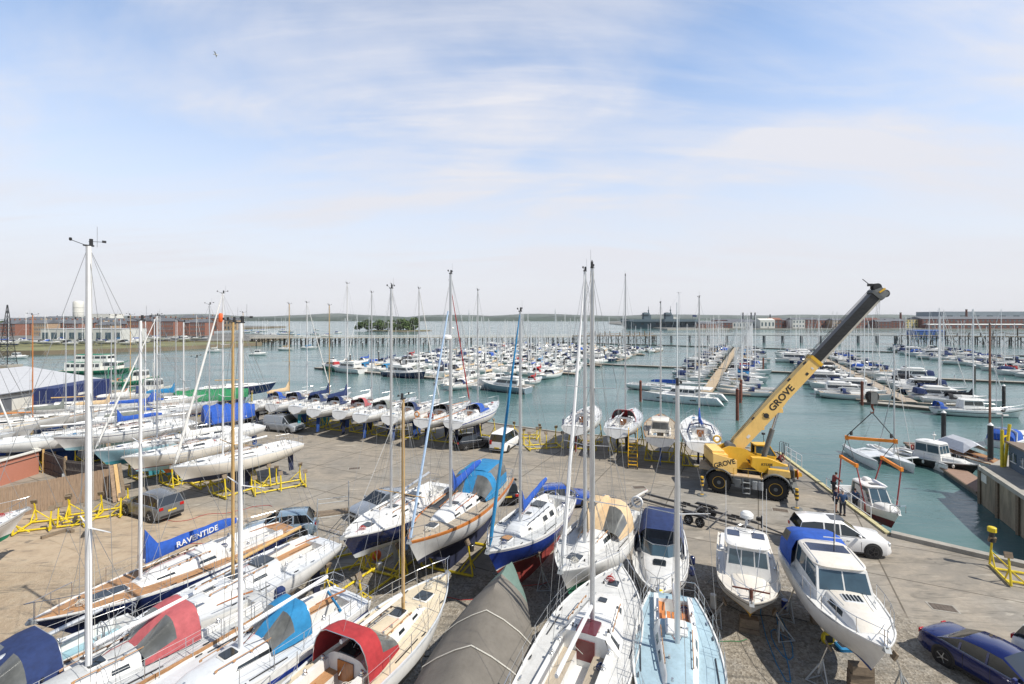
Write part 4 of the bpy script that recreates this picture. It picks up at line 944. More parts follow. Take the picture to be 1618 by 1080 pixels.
# ------------------------------------------------ jetties
rjt = random.Random(2)
def jetty(name, label, a, b, zt, w_, gap, npile, m, pm, rails=False, cross=True):
    t = thing(name, label, 'jetty', (a[0], a[1], WZ)); d = Vector((b[0]-a[0], b[1]-a[1], 0)); ln = d.length; d.normalize(); n = Vector((-d.y, d.x, 0)); zt -= WZ
    mb = MB(); mb.bar(Vector((0, 0, zt-.3)), d*ln+Vector((0, 0, zt-.3)), w_, m, .5) if False else mb.add([(-n*w_/2)+Vector((0, 0, zt)), d*ln-n*w_/2+Vector((0, 0, zt)), d*ln+n*w_/2+Vector((0, 0, zt)), n*w_/2+Vector((0, 0, zt)), (-n*w_/2)+Vector((0, 0, zt-.6)), d*ln-n*w_/2+Vector((0, 0, zt-.6)), d*ln+n*w_/2+Vector((0, 0, zt-.6)), n*w_/2+Vector((0, 0, zt-.6))], [(0, 1, 2, 3), (7, 6, 5, 4), (0, 4, 5, 1), (1, 5, 6, 2), (2, 6, 7, 3), (3, 7, 4, 0)], m); mb.obj('deck', t, smooth=False)
    k = int(ln/gap); st = None
    for i in range(k+1):
        mb = MB(); c = d*(i*ln/k)
        for j in range(npile):
            q = n*lerp(-w_/2+.3, w_/2-.3, j/(npile-1) if npile > 1 else .5)+d*(rjt.uniform(-.9, .9) if gap < 6 else 0); mb.bar(c+q+Vector((0, 0, -1)), c+q+Vector((0, 0, zt-.6)), .38 if gap < 6 else .8, pm)
        if cross: mb.bar(c-n*w_/2+Vector((0, 0, .8)), c+n*w_/2+Vector((0, 0, zt-.8)), .2, pm); mb.bar(c+Vector((0, 0, 1.2)), c+d*min(gap, ln-i*ln/k+.01)*.98+Vector((0, 0, zt-1)), .22, pm)
        o = mb.obj('pile', t, smooth=False)
        if i > 97: break
    if rails:
        mb = MB()
        for q in (n*w_/2, -n*w_/2): mb.bar(q+Vector((0, 0, zt+1)), q+d*ln+Vector((0, 0, zt+1)), .16, palew); mb.bar(q+Vector((0, 0, zt+.5)), q+d*ln+Vector((0, 0, zt+.5)), .08, palew)
        for i in range(int(ln/4)): mb.bar(-n*w_/2+d*i*4+Vector((0, 0, zt)), -n*w_/2+d*i*4+Vector((0, 0, zt+1)), .1, palew)
        mb.obj('railing', t, smooth=False)
    return t
jetty('long_jetty', 'long pale jetty on close dark piles crossing the harbour from the left', (-168, 312), (42, 330), 1.3, 5, 3.4, 3, M('sun bleached jetty deck', (.50, .46, .40), .9, dirt=.2), M('black jetty pile', (.022, .02, .018), .9), True)
jetty('jetty', 'derelict timber jetty head behind the central yachts', (42, 330), (98, 333), 2.0, 9, 4.2, 3, wood, woodd)
jetty('bridge_jetty', 'slender grey walkway on widely spaced piers joining the two jetties', (98, 336), (262, 330), 2.2, 2.4, 12.5, 2, M('grey walkway', (.3, .31, .31), .9, dirt=.3), M('grey concrete pier', (.16, .17, .18), .9), True, False)
jetty('timber_pier', 'dark timber pier on many piles behind the right hand yachts', (262, 326), (340, 292), 2.4, 8, 4.0, 3, wood, woodd)
rs2 = random.Random(9)
t = thing('timber_gantry', 'ruined timber frames standing on the end of the right hand pier', 'timber frame', (285, 318, 2.2)); mb = MB()
for i in range(9): x = i*5.5; mb.bar((x, -x*.42, 0), (x+rs2.uniform(-.5, .5), -x*.42, rs2.uniform(2, 5.5)), .45, woodd); mb.bar((x, -x*.42, 1.8), (x+5, -(x+5)*.42, 1.8+rs2.uniform(-.5, 1)), .3, wood)
mb.obj('frame', t, smooth=False)
t = thing('timber_gantry', 'ruined timber stubs and rails on the central jetty head', 'timber frame', (50, 331, 2.0)); mb = MB()
for i in range(14): x = i*3.4; mb.bar((x, 0, 0), (x, rs2.uniform(-.5, .5), rs2.uniform(1, 3.2)), .5, rs2.choice((wood, woodd))); mb.bar((x, 2, .8), (x+3, 2, 1+rs2.uniform(-.2, .8)), .35, tanb)
mb.obj('frame', t, smooth=False)
# ------------------------------------------------ stands and cradles
def cradle(label, x, y, rz, L=3.4, W=2.7, H=1.45, group='yellow boat cradles in the yard', m=None, n=2):
    m = m or cyell; t = thing('boat_cradle', label, 'cradle', (x, y, 0), rz, group); r_ = random.Random(int(x*31+y*17))
    mb = MB()
    for sx_ in (-1, 1): mb.tube([(sx_*L/2, -W/2, .1), (sx_*L/2, W/2, .1)], .065, m, 6)
    mb.tube([(-L/2, -W*.28, .1), (L/2, -W*.28, .1)], .06, m, 6); mb.tube([(-L/2, W*.28, .1), (L/2, W*.28, .1)], .06, m, 6); mb.obj('base_frame', t)
    for sx_ in ([-1, 1] if n == 2 else [-1, 0, 1]):
        for sy in (-1, 1):
            mb = MB(); top = Vector((sx_*L/2, sy*(W/2-.28), H+r_.uniform(-.1, .15))); ft = Vector((sx_*L/2, sy*W/2, .1))
            mb.tube([ft, top], .05, m, 6); mb.tube([(sx_*L/2, sy*W*.22, .1), lerp(ft, top, .62)], .035, m, 5); mb.tube([(sx_*(L/2-.75), sy*W*.42, .1), lerp(ft, top, .55)], .035, m, 5)
            mb.box(top+Vector((0, -sy*.02, .08)), (.32, .1, .3), wood, rot=Matrix.Rotation(sy*.45, 3, 'X')); mb.obj('upright', t)
    return t
def stand(label, x, y, rz=0, H=1.3, lean=.25, m=None, group='steel tripod props under the boats'):
    m = m or galv; t = thing('boat_stand', label, 'boat stand', (x, y, 0), rz, group); top = Vector((lean, 0, H)); 
    mb = MB(); mb.tube([(0, 0, .55), top], .028, steel, 6); mb.tube([(0, 0, .35), lerp(Vector((0, 0, .35)), top, .55)], .042, m, 6); mb.obj('screw_post', t)
    for k in range(3):
        a = k*2.094+PI/3; mb = MB(); mb.tube([(cos(a)*.42, sin(a)*.42, .03), lerp(Vector((0, 0, .35)), top, .5)], .028, m, 5); b = a+2.094; mb.tube([(cos(a)*.42, sin(a)*.42, .05), (cos(b)*.42, sin(b)*.42, .05)], .02, m, 5); mb.obj('leg', t)
    mb = MB(); mb.box(top+Vector((.03, 0, .05)), (.07, .26, .26), wood, rot=Matrix.Rotation(-.5, 3, 'Y')); mb.obj('pad', t, smooth=False); return t
NB = [0]
def blocks(label, x, y, rz, h=.5, w_=.7, d=.35, n=2):
    t = thing('keel_block', label, 'timber blocks', (x, y, 0), rz, 'timber blocks under keels')
    for i in range(n): mb = MB(); mb.box((0.02*(-1)**i, 0, h*(i+.5)/n), (d, w_*(1-.05*i), h/n-.01), wood, rz=.05*i); mb.obj('block', t, smooth=False)
    return t
def yb(label, bow=None, stern=None, zb=3.1, zs=2.85, L=None, dirn=None, mast=None, wp=None, cr=True, name='sailing_yacht', cat='yacht', group=None, fbm=None, **k):
    """yacht ashore, from pixels of bow and stern on its deck (or world stern point wp), optional fixed length"""
    if wp is not None: s = Vector((*wp, 0)); d = Vector((*dirn, 0)).normalized(); b = s+d*L
    elif bow and stern:
        b = G(*bow, zb); s = G(*stern, zs); b.z = s.z = 0
        if L: d = (b-s).normalized(); b, s = (b, b-d*L) if k.pop('keepbow', True) else (s+d*L, s)
    elif bow: b = G(*bow, zb); b.z = 0; s = b-Vector((*dirn, 0)).normalized()*L
    else: s = G(*stern, zs); s.z = 0; b = s+Vector((*dirn, 0)).normalized()*L
    d = b-s; L = d.length; c = (b+s)/2; rz = math.atan2(d.y, d.x)
    fs = k.pop('fs', .95); z0 = zs-fs; k.setdefault('fb', (fs, (fs+zb-z0)/2-.12, zb-z0))
    if mast:
        fx, ty, sl = mast if len(mast) == 3 else (*mast, 0)
        # ratio method: where the boat's axis crosses the mast's sight line
        r_ = (fx-CX)/FPX; u = d.normalized(); q = (r_*s.y-s.x)/(u.x-r_*u.y); q = min(max(q, L*.44), L*.68); k['tm'] = q/L
        Y = s.y+u.y*q; top = CAMH-(ty-HY)*Y/FPX; k['mh'] = top-(zs+zb)/2-.2
    root, h = yacht(name, label, cat, (c.x, c.y, 0), rz, L, k.pop('B', L*.32), z0, group, **k)
    if cr:
        NB[0] += 1
        if cr == 'stand':
            for i, (t_, q) in enumerate([(.3, 1), (.3, -1), (.62, 1), (.62, -1)]):
                lo = Vector((-L/2+L*t_, q*(h.B*.36+.2), 0)); p = Matrix.Rotation(rz, 3, 'Z') @ lo+c
                stand('steel prop at %s %s of %s' % ('bow' if t_ > .5 else 'stern', 'port' if q > 0 else 'starboard', cr_name(label)), p.x, p.y, rz+(-PI/2 if q > 0 else PI/2), z0-.05)
        else: cradle('yellow cradle under the %s' % cr_name(label), c.x, c.y, rz, H=z0-.12, W=h.B*.92)
    return root, h
def cr_name(l): return ' '.join(l.split()[:9])
def local_add(root, mb, name, **k): return mb.obj(name, root, **k)
def fender(root, h, t, side, m=None, r=.11, ln=.55, drop=.15):
    mb = MB(); x = -h.L/2+h.L*t; zt = h.zd(t)+h.z0-drop; y = side*(h.b(t)+r+.02); mb.lathe([(.02, zt), (r*.6, zt-.03), (r, zt-.1), (r, zt-ln), (r*.6, zt-ln-.07), (.02, zt-ln-.1)], (x, y, 0), m or fendb, 10); mb.tube([(x, y, zt), (x, side*(h.b(t)-.05), h.zd(t)+h.z0+.3)], .01, ropew, 4); mb.obj('fender', root)
def lifering(root, x, y, z, m, ax='X'): mb = MB(); mb.torus((x, y, z), .27, .07, m, ax, 14, 6); mb.obj('life_ring', root)

# --- front row, left to right
u1 = (-.44, -.90)
yb('white yacht with navy blue sprayhood in the bottom left corner', wp=(-12.9, 17.0), L=9, dirn=u1, zs=2.8, zb=3.2, B=3.1, hood=cvnavy, hh=1.1, hl=1.7, hw=1.2, mast=None, mh=11.5, tm=.5, top=gel, anti=antiblue, deck=nonskidw, seat=skyb, cr='stand')
r, h = yb('white yacht with faded red sprayhood and thick grey mast, front left', wp=(-9.6, 18.6), L=9, dirn=(-.52, -.855), zs=2.9, zb=3.3, B=3.05, mast=(140, 392), mr=.115, hood=cvpink, hh=.98, hl=1.5, hw=1.05, deck=nonskid, roof=nonskid, seat=teakg, stripe=None, anti=antiblack, bl=3.6, brise=.25, boomm=aluw, mastm=aluw, wins=[(.42, .47, .3, .75), (.50, .55, .3, .75)], cr='stand', spr=(.33, .62), steer='tiller', rail=teak)
outboard(r, -h.L/2-.05, .8, h.z0+.75, cvnavy); fender(r, h, .2, 1)
r, h = yb('white yacht with azure blue sprayhood and blue side stripe, front left', wp=(-6.2, 18.8), L=8.3, dirn=(-.52, -.855), zs=2.8, zb=3.15, B=2.85, mast=(380, 514), mr=.095, hood=cvazure, hh=.92, hl=1.3, hw=.92, deck=gelg, roof=gelg, seat=teak, stripe=royal, st=(.2, .36), anti=antiblack, bl=3.2, brise=.2, boomm=aluw, mastm=aluw, wins=[(.42, .58, .3, .7)], cr='stand', spr=(.5,), steer='tiller', rail=gel)
mb = MB(); mb.tube([(-h.L/2+.5, -.9, h.z0+1.1), (-h.L/2+1.3, .9, h.z0+1.25)], .05, cvazure, 6); mb.obj('furled_dodger', r)
yb('navy hulled yacht with teak deck and a lettered royal blue sail cover', bow=(45, 983), dirn=(-.50, -.865), L=9.6, zb=3.3, zs=3.0, B=2.9, mast=(222, 507), mr=.085, top=navy, transom=navy, anti=antired, deck=teak, roof=gel, rail=gel, stripe=None, cover=cvroyal, ch=.42, bl=3.9, bh=.7, brise=.3, text='RAVENTIDE', tside=1, wins=[(.40, .47, .35, .7), (.56, .63, .35, .7)], hatches=[(.80, .6), (.74, .5)], t=(.08, .36, .68), slide=gel, cr='stand', steer='tiller', mastm=aluw, hood=None, rake=1.5, sw=.5)
r, h = yb('white yacht with cream cockpit seats and grey windows beside the navy hull', wp=(-9.0, 23.3), L=9.0, dirn=(-.45, -.89), zs=2.85, zb=3.1, B=3.0, mast=(368, 512), deck=gelg, roof=gelg, seat=teak, anti=antinavy, mastm=pinew, mr=.08, wins=[(.40, .47, .35, .7), (.52, .59, .35, .7)], hatches=[(.80, .5), (.62, .4), (.50, .6)], boom=True, bl=3.2, brise=.2, boomm=pinew, cr='stand', steer='tiller', transom=gelg)
r, h = yb('cream decked yacht with bright red sprayhood and wooden mast', bow=(708, 905), dirn=(.42, .91), L=8.6, zb=3.0, zs=2.8, B=2.85, mast=(637, 632), mastm=pinew, mr=.07, boomm=aluw, bl=3.0, brise=.1, hood=cvred, hh=1.15, hl=1.6, hw=1.1, deck=nonskidc, roof=nonskidc, seat=teak, floor=teak, anti=antiblack, top=gel, stripe=None, bootz=.45, wins=[(.40, .46, .35, .75), (.54, .58, .35, .75), (.64, .68, .35, .75)], hatches=[(.80, .55), (.62, .45)], cr='stand', steer='tiller', wash=varn, spr=(.55,))
# tarpaulin covered boat
def tarpboat():
    a = Vector((.0, 20.2, 0)); b = Vector((-2.35, 9.6, 0)); d = a-b; L = d.length; c = (a+b)/2; rz = math.atan2(d.y, d.x)
    t = thing('covered_yacht', 'white boat hidden under a long grey tarpaulin with white ropes', 'covered boat', (c.x, c.y, 0), rz)
    h = Hull(L, 3.0, (.95, .9, 1.2), .5, .75, 1.0, .2, 1.6); h.build('hull', t, gel, antiblue, n=20)
    mb = MB(); rs = []; r_ = random.Random(4)
    for i in range(27):
        u = i/26; x = -L/2-.15+(L+.1)*u; tt = min(max((x+L/2)/L, 0), .985); bb = h.b(tt)+.14; zd = h.zd(tt)+h.z0; rg = 1.05+(.12*sin(u*9) if u < .8 else 0)-(.0 if u < .86 else (u-.86)*3.2)+.06*(i % 4 == 0)
        sk = .62+.05*sin(i*1.9); ring = []
        for y_, z_ in ((1.0, -sk), (1.03, -.25), (1.0, .06), (.72, rg*.42), (.36, rg*.76), (0.03, rg), (-.36, rg*.74), (-.72, rg*.4), (-1.0, .06), (-1.03, -.25), (-1.0, -sk)):
            ring.append(Vector((x, bb*y_+r_.uniform(-.015, .015), zd+z_+r_.uniform(-.02, .02))))
        rs.append(ring)
    gt = M('dark green tarpaulin', (.13, .20, .17), .8, var=.15, scale=2, bump=.4, bscale=5, dirt=.2)
    mb.loft(rs[:23], cvtarp, closed=False); mb.add(rs[0], [list(range(11))], cvtarp); mb.obj('tarpaulin', t, ang=60)
    mb = MB(); mb.loft(rs[22:], gt, closed=False); mb.obj('bow_cover', t, ang=60)
    for i in (4, 8, 13, 17):
        mb = MB(); mb.tube([p+Vector((0, 0, .03)) for p in rs[i]], .022, ropew, 5); mb.obj('rope', t)
    mb = MB(); rsx = []
    for zz, x0, x1, th in [(1.3, -.8, 1.2, .12), (.1, -.7, .9, .1)]: rsx.append([Vector((x0, 0, zz)), Vector((0, th, zz)), Vector((x1, 0, zz)), Vector((0, -th, zz))])
    mb.loft(rsx, antiblue, caps=True); mb.obj('keel', t)
    for i, (u, q) in enumerate([(-2.2, 1), (-2.2, -1), (1.8, 1), (1.8, -1)]):
        p = Matrix.Rotation(rz, 3, 'Z') @ Vector((u, q*1.35, 0))+c; stand('grey prop at the %s %s of the tarpaulin covered boat' % ('bow' if u > 0 else 'stern', 'left' if q > 0 else 'right'), p.x, p.y, rz+(-PI/2 if q > 0 else PI/2), 1.5)
tarpboat()
r, h = yb('white racing yacht with open cockpit, dark red washboards and long side window', bow=(982, 893), dirn=(.42, .905), L=9.3, zb=3.05, zs=2.85, B=3.25, mast=(936, 430), mr=.085, sw=.82, rake=.6, t=(.02, .42, .76), hr=(.46, .22), c0=1.12, deck=nonskidw, roof=gel, seat=teakg, floor=gel, side=gel, rail=gel, anti=antiblue, cw=.72, ins=.95, c0_=1, wins=[(.45, .69, .18, .86)], wash=M('dark red washboard', (.16, .03, .03), .35), steer='tiller', hatches=[(.84, .42), (.66, .3)], bl=3.6, brise=.0, bh=.7, boomm=aluw, mastm=alu, slide=M('smoked red perspex', (.12, .03, .04), .1), cr=True, spr=(.34, .66))
r, h = yb('small pale blue decked yacht with slatted teak seat, bow towards the viewer', stern=(1062, 940), dirn=(-.27, -.96), L=7.9, zs=2.85, zb=3.1, B=2.75, mast=(1057, 612), mr=.08, sw=.62, top=gel, stripe=M('red hull stripe', (.4, .03, .04), .4), st=(.5, .62), deck=nonskidb, roof=nonskidb, seat=orw, floor=gelg, side=gel, rail=gel, anti=antired, t=(.05, .30, .66), c0=.72, c1=.45, cw=.5, wins=[(.36, .42, .3, .7), (.46, .52, .3, .7)], hatches=[(.80, .5)], steer='tiller', bl=2.6, brise=-.1, cr='stand', wash=gel, slide=gel, spr=(.5,))
mb = MB(); zt = h.roofz(.8)+.09
for i in range(6): mb.bar((-h.L/2+h.L*.8-.22, -.2+i*.08, zt), (-h.L/2+h.L*.8+.22, -.2+i*.08, zt), .02, steel)
mb.obj('hatch_bars', r); mb = MB()
for i in range(5): mb.box((-h.L/2+h.L*.2, -.35+i*.17, h.zd(.2)+h.z0+.02), (.8, .13, .03), orw)
mb.obj('slatted_seat', r, smooth=False)
fender(r, h, .3, -1, fendw)

# --- second row
r, h = yb('navy hulled yacht with white deck and grey gantry ladder at its bow', bow=(540, 850), stern=(703, 765), zb=3.1, zs=2.8, B=3.0, mast=(618, 457), top=navy, transom=navy, anti=gelg, bootz=.12, deck=gel, roof=gel, rail=gel, wins=[(.42, .46, .35, .7), (.52, .56, .35, .7), (.62, .66, .35, .7)], genoa=None, bl=3.6, brise=.35, mr=.08, boomm=alu, spr=(.36, .68), radar=None, wash=varn, keel='fin')
r, h = yb('white yacht with orange brown rubbing strake and azure blue cockpit tent', bow=(645, 857), stern=(785, 752), zb=3.2, zs=2.95, B=3.35, mast=(712, 434), mr=.095, rail=orw, st=(.05, .12), stripe=orw, deck=teakg, roof=gel, seat=gel, tent=cvazure, hood=cvazure, hh=1.3, hw=1.4, hl=1.3, cover=cvroyal, ch=.3, bl=4.0, bh=1.35, brise=.5, anti=antinavy, wins=[(.38, .46, .3, .7), (.50, .57, .3, .7), (.62, .67, .3, .7)], handrail=orw, steer=None, radar=.72, fs=1.05, keel='long', genoa=None)
for t_ in (.30, .50, .70, .92): fender(r, h, t_, -1, fendb if t_ != .5 else fendw)
for t_ in (.40,): fender(r, h, t_, -1, fendw, .13)
# two pale blue sleeved stays of the neighbouring mast are part of this yacht
mb = MB(); X_ = lambda t: -h.L/2+h.L*t
mb.tube([(X_(.99), .05, h.z0+1.5), (X_(.64), .0, h.z0+12.0)], [.075, .045], M('pale blue sail sleeve', (.35, .48, .66), .8, var=.15, scale=8), 6); mb.obj('furled_genoa', r)
r, h = yb('blue hulled motor sailer with white deckhouse, wheel and royal blue sail cover', bow=(770, 872), stern=(888, 785), zb=2.95, zs=2.65, B=3.0, mast=(822, 497), mr=.08, top=royal, transom=royal, st=(.03, .12), stripe=gel, boot=gel, anti=antired, deck=nonskid, roof=gelg, rail=gel, sw=.62, hr=(.62, .3), c0=.95, wins=[(.36, .41, .3, .8), (.44, .49, .3, .8), (.62, .65, .35, .65)], cover=cvroyal, ch=.2, bl=3.2, bh=.9, brise=.75, hatches=[(.80, .5), (.52, .3)], handrail=blackp, keel='long', cr='stand', genoa=cvazure, gr=.06)
mb = MB(); mb.rbox((-h.L/2+h.L*.79, 0, h.roofz(.79)+.06), (.42, .42, .04), teak, r=.04); mb.obj('teak_hatch', r)
r, h = yb('white yacht with beige sprayhood and green waterline, bow towards the viewer', bow=(885, 903), stern=(985, 803), zb=3.2, zs=2.9, B=3.15, mast=(923, 430), mr=.085, deck=nonskidw, roof=gel, anti=antigreen, bootz=.2, hood=cvbeige, hh=1.3, hl=1.7, hw=1.3, cover=cvbeige, ch=.5, bl=3.3, bh=.95, brise=.5, ins=.7, wins=[(.40, .58, .2, .75)], genoa=aluw, gr=.065, hatches=[(.82, .6)], anti2=None, cr='stand', rail=gel, steer='wheel', sw=.66)
outboard(r, -h.L/2-.05, -.7, h.z0+.75); lifering(r, -h.L/2+.1, .8, h.z0+1.5, gel)
r, h = yb('white yacht on the left edge with a green bottom', bow=(45, 803), dirn=(.3, .95), L=8, zb=2.9, zs=2.7, B=2.7, anti=antigreen, mh=9.5, tm=.55, stripe=navy, st=(.14, .17), deck=gel, mastm=aluw)

# --- quay row, sterns towards the yard
dq = (.41, .91)
Q = [((400, 639), 482, dict(mastm=pinew, hood=cvroyal, anti=antinavy, cover=cvbeige, lab='white yacht with royal blue cockpit cover at the left end of the quay row')),
     ((430, 640), 480, dict(hood=cvnavy, anti=antiblue, genoa=sailw, cover=None, lab='white yacht with small navy sprayhood, second in the quay row beyond the silver van')),
     ((467, 643), 484, dict(hood=cvnavy, anti=antiteal, lab='white yacht with tall navy sprayhood and grey rudder beside it in the quay row', cover=cvnavy, mastm=pinew)),
     ((496, 648), 450, dict(hood=cvnavy, anti=antiblue, cover=cvnavy, ch=.5, lab='white yacht with navy sprayhood and raised navy sail cover in the quay row', stripe=navy, st=(.16, .19))),
     ((537, 651), 464, dict(hood=cvpink, anti=antinavy, lab='white yacht with faded red cockpit dodgers in the quay row', cover=sailw, keelm=1, stripe=antired, st=(.5, .56))),
     ((570, 656), 452, dict(hood=cvgrey, anti=antiblue, lab='white yacht with grey green sprayhood in the quay row', cover=sailw, ch=.3)),
     ((616, 659), 458, dict(hood=cvnavy, anti=antiblue, lab='white yacht with rounded navy sprayhood and blue rudder in the quay row', genoa=sailw)),
     ((668, 664), 447, dict(hood=cvblack, anti=antinavy, rail=orw, lab='white yacht with black sprayhood and red roll on deck in the quay row', genoa=roper, radar=.62)),
     ((716, 666), 461, dict(tentc=1, anti=antinavy, stripe=royal, st=(.2, .3), lab='white yacht with royal blue boom tent at the right end of the quay row', genoa=None))]
for i, (st_, ty, kk) in enumerate(Q):
    lab = kk.pop('lab'); tc_ = kk.pop('tentc', None); kk.pop('keelm', None)
    s = G(*st_, 3.0); tm = .54; Y = s.y+.91*5.3; mh = CAMH-(ty-HY)*Y/FPX-3.4
    if tc_: kk.update(hood=cvroyal, hh=.9, hl=2.4, hw=.9, hx=-1.1)
    L_ = [9.4, 9.6, 9.2, 9.8, 9.4, 10.2, 9.8, 10, 10.6][i]
    r, h = yb(lab, wp=(s.x, s.y), dirn=dq, L=L_, zs=3.05, zb=3.5, B=3.1, mh=mh, tm=5.3/L_, deck=[nonskidw, nonskid, gelg][i % 3], sw=.74, tr=-.35, bl=3.4, brise=.1, mastm=kk.pop('mastm', aluw if i % 2 else alu), mr=.075, seat=[gel, teak, gel][i % 3], rail=kk.pop('rail', gelg), **kk)
    if i in (7,): lifering(r, -h.L/2+.1, .8, h.z0+1.45, M('orange life ring', (.7, .25, .03), .6)); lifering(r, -h.L/2+.1, -.9, h.z0+1.45, cvred)
    if i in (4, 7):
        mb = MB(); mb.tube([(-1, .9, h.z0+1.25), (1.4, .8, h.z0+1.3)], .13, cvred, 8); mb.obj('red_roll', r)
# --- four stern-on yachts by the crane
r, h = yb('white yacht with navy cockpit dodgers and wheel, leftmost of four by the water', stern=(908, 674), dirn=(.36, .93), L=9.6, zs=3.0, zb=3.5, B=3.3, mast=(921, 452), hood=None, sw=.8, tr=-.3, seat=navy, deck=gel, anti=antired, rail=gelg, genoa=None)
mb = MB(); hx = -h.L/2+h.L*.33
for q in (1, -1): mb.tube([(hx-.6, q*1.15, h.z0+1.0), (hx-.3, q*1.0, h.z0+1.75), (hx-.25, 0, h.z0+2.1)], .05, cvnavy, 6)
mb.obj('arch_cover', r); mb = MB(); mb.box((-h.L/2+.3, 1.2, h.z0+1.3), (.5, .04, .5), cvnavy); mb.box((-h.L/2+.3, -1.2, h.z0+1.3), (.5, .04, .5), cvnavy); mb.obj('dodger', r)
yb('white yacht with half folded red sprayhood, second of four by the water', stern=(974, 678), dirn=(.42, .9), L=9.2, zs=3.0, zb=3.5, B=3.2, mast=(985, 437), hood=cvred, hprof=[(1.0, .4, .86), (.75, .95, .97), (.45, 1.1, 1), (.3, 1.1, 1.0)], hw=1.2, sw=.78, tr=-.3, deck=gelg, anti=antiblack, bl=3.4, brise=-.2, stripe=gelg, mastm=alu)
r, h = yb('tan topped yacht with centre wheelhouse and blue transom band by the water', stern=(1043, 692), dirn=(.30, .95), L=9.2, zs=2.95, zb=3.4, B=3.15, mast=(1049, 480), sw=.78, tr=.1, deck=teakg, roof=gel2, side=gel2, seat=gel2, rail=teak, transom=gel, stripe=royal, st=(.25, .5), anti=antiblue, boom=False, steer=None, genoa=None, mastm=alu, cabtop=None)
house(r, 'wheelhouse', -2.6, -.2, .85, .75, h.z0+1.0, h.z0+2.0, .3, .05, gel2, clearw, wf=2, ws=2, wa=1, v=(.3, .9))
r, h = yb('white yacht with upright blue sail cover beside the yellow crane', stern=(1113, 700), dirn=(.27, .96), L=9.8, zs=3.0, zb=3.5, B=3.4, mast=(1119, 472), sw=.84, tr=-.35, deck=gel, roof=gel, anti=antinavy, cover=cvroyal, bl=3.0, bh=.9, hood=None, steer='wheel', mastm=alu)
mb = MB(); hx = -h.L/2+h.L*.33
mb.tube([(hx-.2, 1.2, h.z0+1.0), (hx, .9, h.z0+1.8), (hx, 0, h.z0+2.0), (hx, -.9, h.z0+1.8), (hx-.2, -1.2, h.z0+1.0)], .06, cvnavy, 6); mb.obj('arch_cover', r); lifering(r, -h.L/2+.12, -1.0, h.z0+1.35, M('yellow life ring', (.7, .45, .05), .6))
# --- left cluster
dl = (-.56, -.83)
r, h = yb('cream white yacht with navy bottom nearest the grey suv in the left cluster', bow=(270, 738), dirn=dl, L=9.6, zb=3.0, zs=2.75, B=2.9, mast=(352, 464), anti=antinavy, top=gel2, deck=gel, mastm=aluw, hood=None, genoa=sailw, gr=.07, radar=None, reflector=.82, refm=rope_or, wins=[(.42, .62, .3, .6)], steer='wheel')
yb('small orange hulled boat wedged between two white bows in the left cluster', bow=(245, 730), dirn=dl, L=6, zb=2.0, zs=1.8, B=2.1, top=oranges, anti=antiteal, mh=8, tm=.5, deck=teak, roof=oranges, boom=False)
yb('cream white yacht with pale blue bottom and red line in the left cluster', bow=(193, 722), dirn=dl, L=9.2, zb=3.0, zs=2.75, B=2.85, mast=(290, 510), anti=skyb, top=gel2, boot=antired, deck=gel, cover=sailw, ch=.4, mastm=aluw)
yb('pale blue hulled yacht in the left cluster', bow=(145, 712), dirn=dl, L=9, zb=3.0, zs=2.75, B=2.8, mast=(248, 500), top=skyb, anti=antiteal, deck=gel, mastm=aluw, genoa=sailw)
yb('large white yacht with steel blue bottom and dark line in the left cluster', bow=(82, 690), dirn=(-.62, -.78), L=10.6, zb=3.2, zs=2.9, B=3.2, mast=(182, 500), stripe=navy, st=(.16, .22), anti=skyb, hood=None, cover=cvroyal, ch=.3, mastm=alu)
yb('navy bottomed white yacht behind the timber fence corner', bow=(40, 690), dirn=(-.62, -.78), L=9.6, zb=3.1, zs=2.8, B=3.0, mast=(118, 505), anti=antinavy, deck=gelg, mastm=alu)
yb('white yacht with orange line and bright blue bottom in the left cluster', bow=(345, 633), dirn=(.78, .62), L=11.5, zb=3.2, zs=2.9, B=3.3, mast=(238, 505), boot=oranges, anti=antiblue, stripe=oranges, st=(.5, .53), hood=cvroyal, cover=cvroyal, ch=.3, mastm=aluw)
zs_ = [('white yacht with a torn blue cover behind the orange lined yacht', (330, 622), 505, dict(cover=cvazure, ch=.5, hood=cvroyal)), ('white yacht under a pale boom cover near the navy container', (258, 628), 498, dict(cover=sailw, mastm=pinew)), ('white yacht with brown canvas bundle near the navy container', (228, 640), 515, dict(cover=cvbeige)), ('weathered white yacht with orange topped mast beside the pale shed', (112, 655), 498, dict(mastm=orw, deck=teakg)), ('dusty white yacht at the left edge below the pale shed', (62, 668), 510, dict(mastm=alu, deck=nonskidc)), ('white yacht with furled white genoa at the far left edge', (25, 682), 512, dict(genoa=sailw)), ('old white yacht with teak trim below the shed wall', (160, 648), 518, dict(rail=teak, cover=cvgrey)),
 ('white yacht behind the orange lined yacht, silver mast and bare boom', (305, 645), 500, dict(mastm=alu)), ('white yacht with grey boom cover in the middle of the left cluster', (285, 658), 508, dict(cover=cvgrey, mastm=aluw)), ('grey decked yacht close behind the steel blue bottomed yacht', (205, 672), 512, dict(deck=gelg, mastm=aluw)), ('white yacht with teak deck near the foot of the navy store', (190, 630), 520, dict(deck=teakg, mastm=pinew)), ('white yacht between the navy store and green covered boat', (300, 612), 522, dict(mastm=alu, hood=cvnavy)), ('small white yacht at the far left below the shed door', (18, 655), 506, dict(mastm=alu))]
for lab, bw, ty, kk in zs_:
    yb(lab, bow=bw, dirn=(.78, .62), L=9.3, zb=3.0, zs=2.75, B=2.9, mast=(bw[0]-52, ty), lod=1, anti=antiblue, **kk)
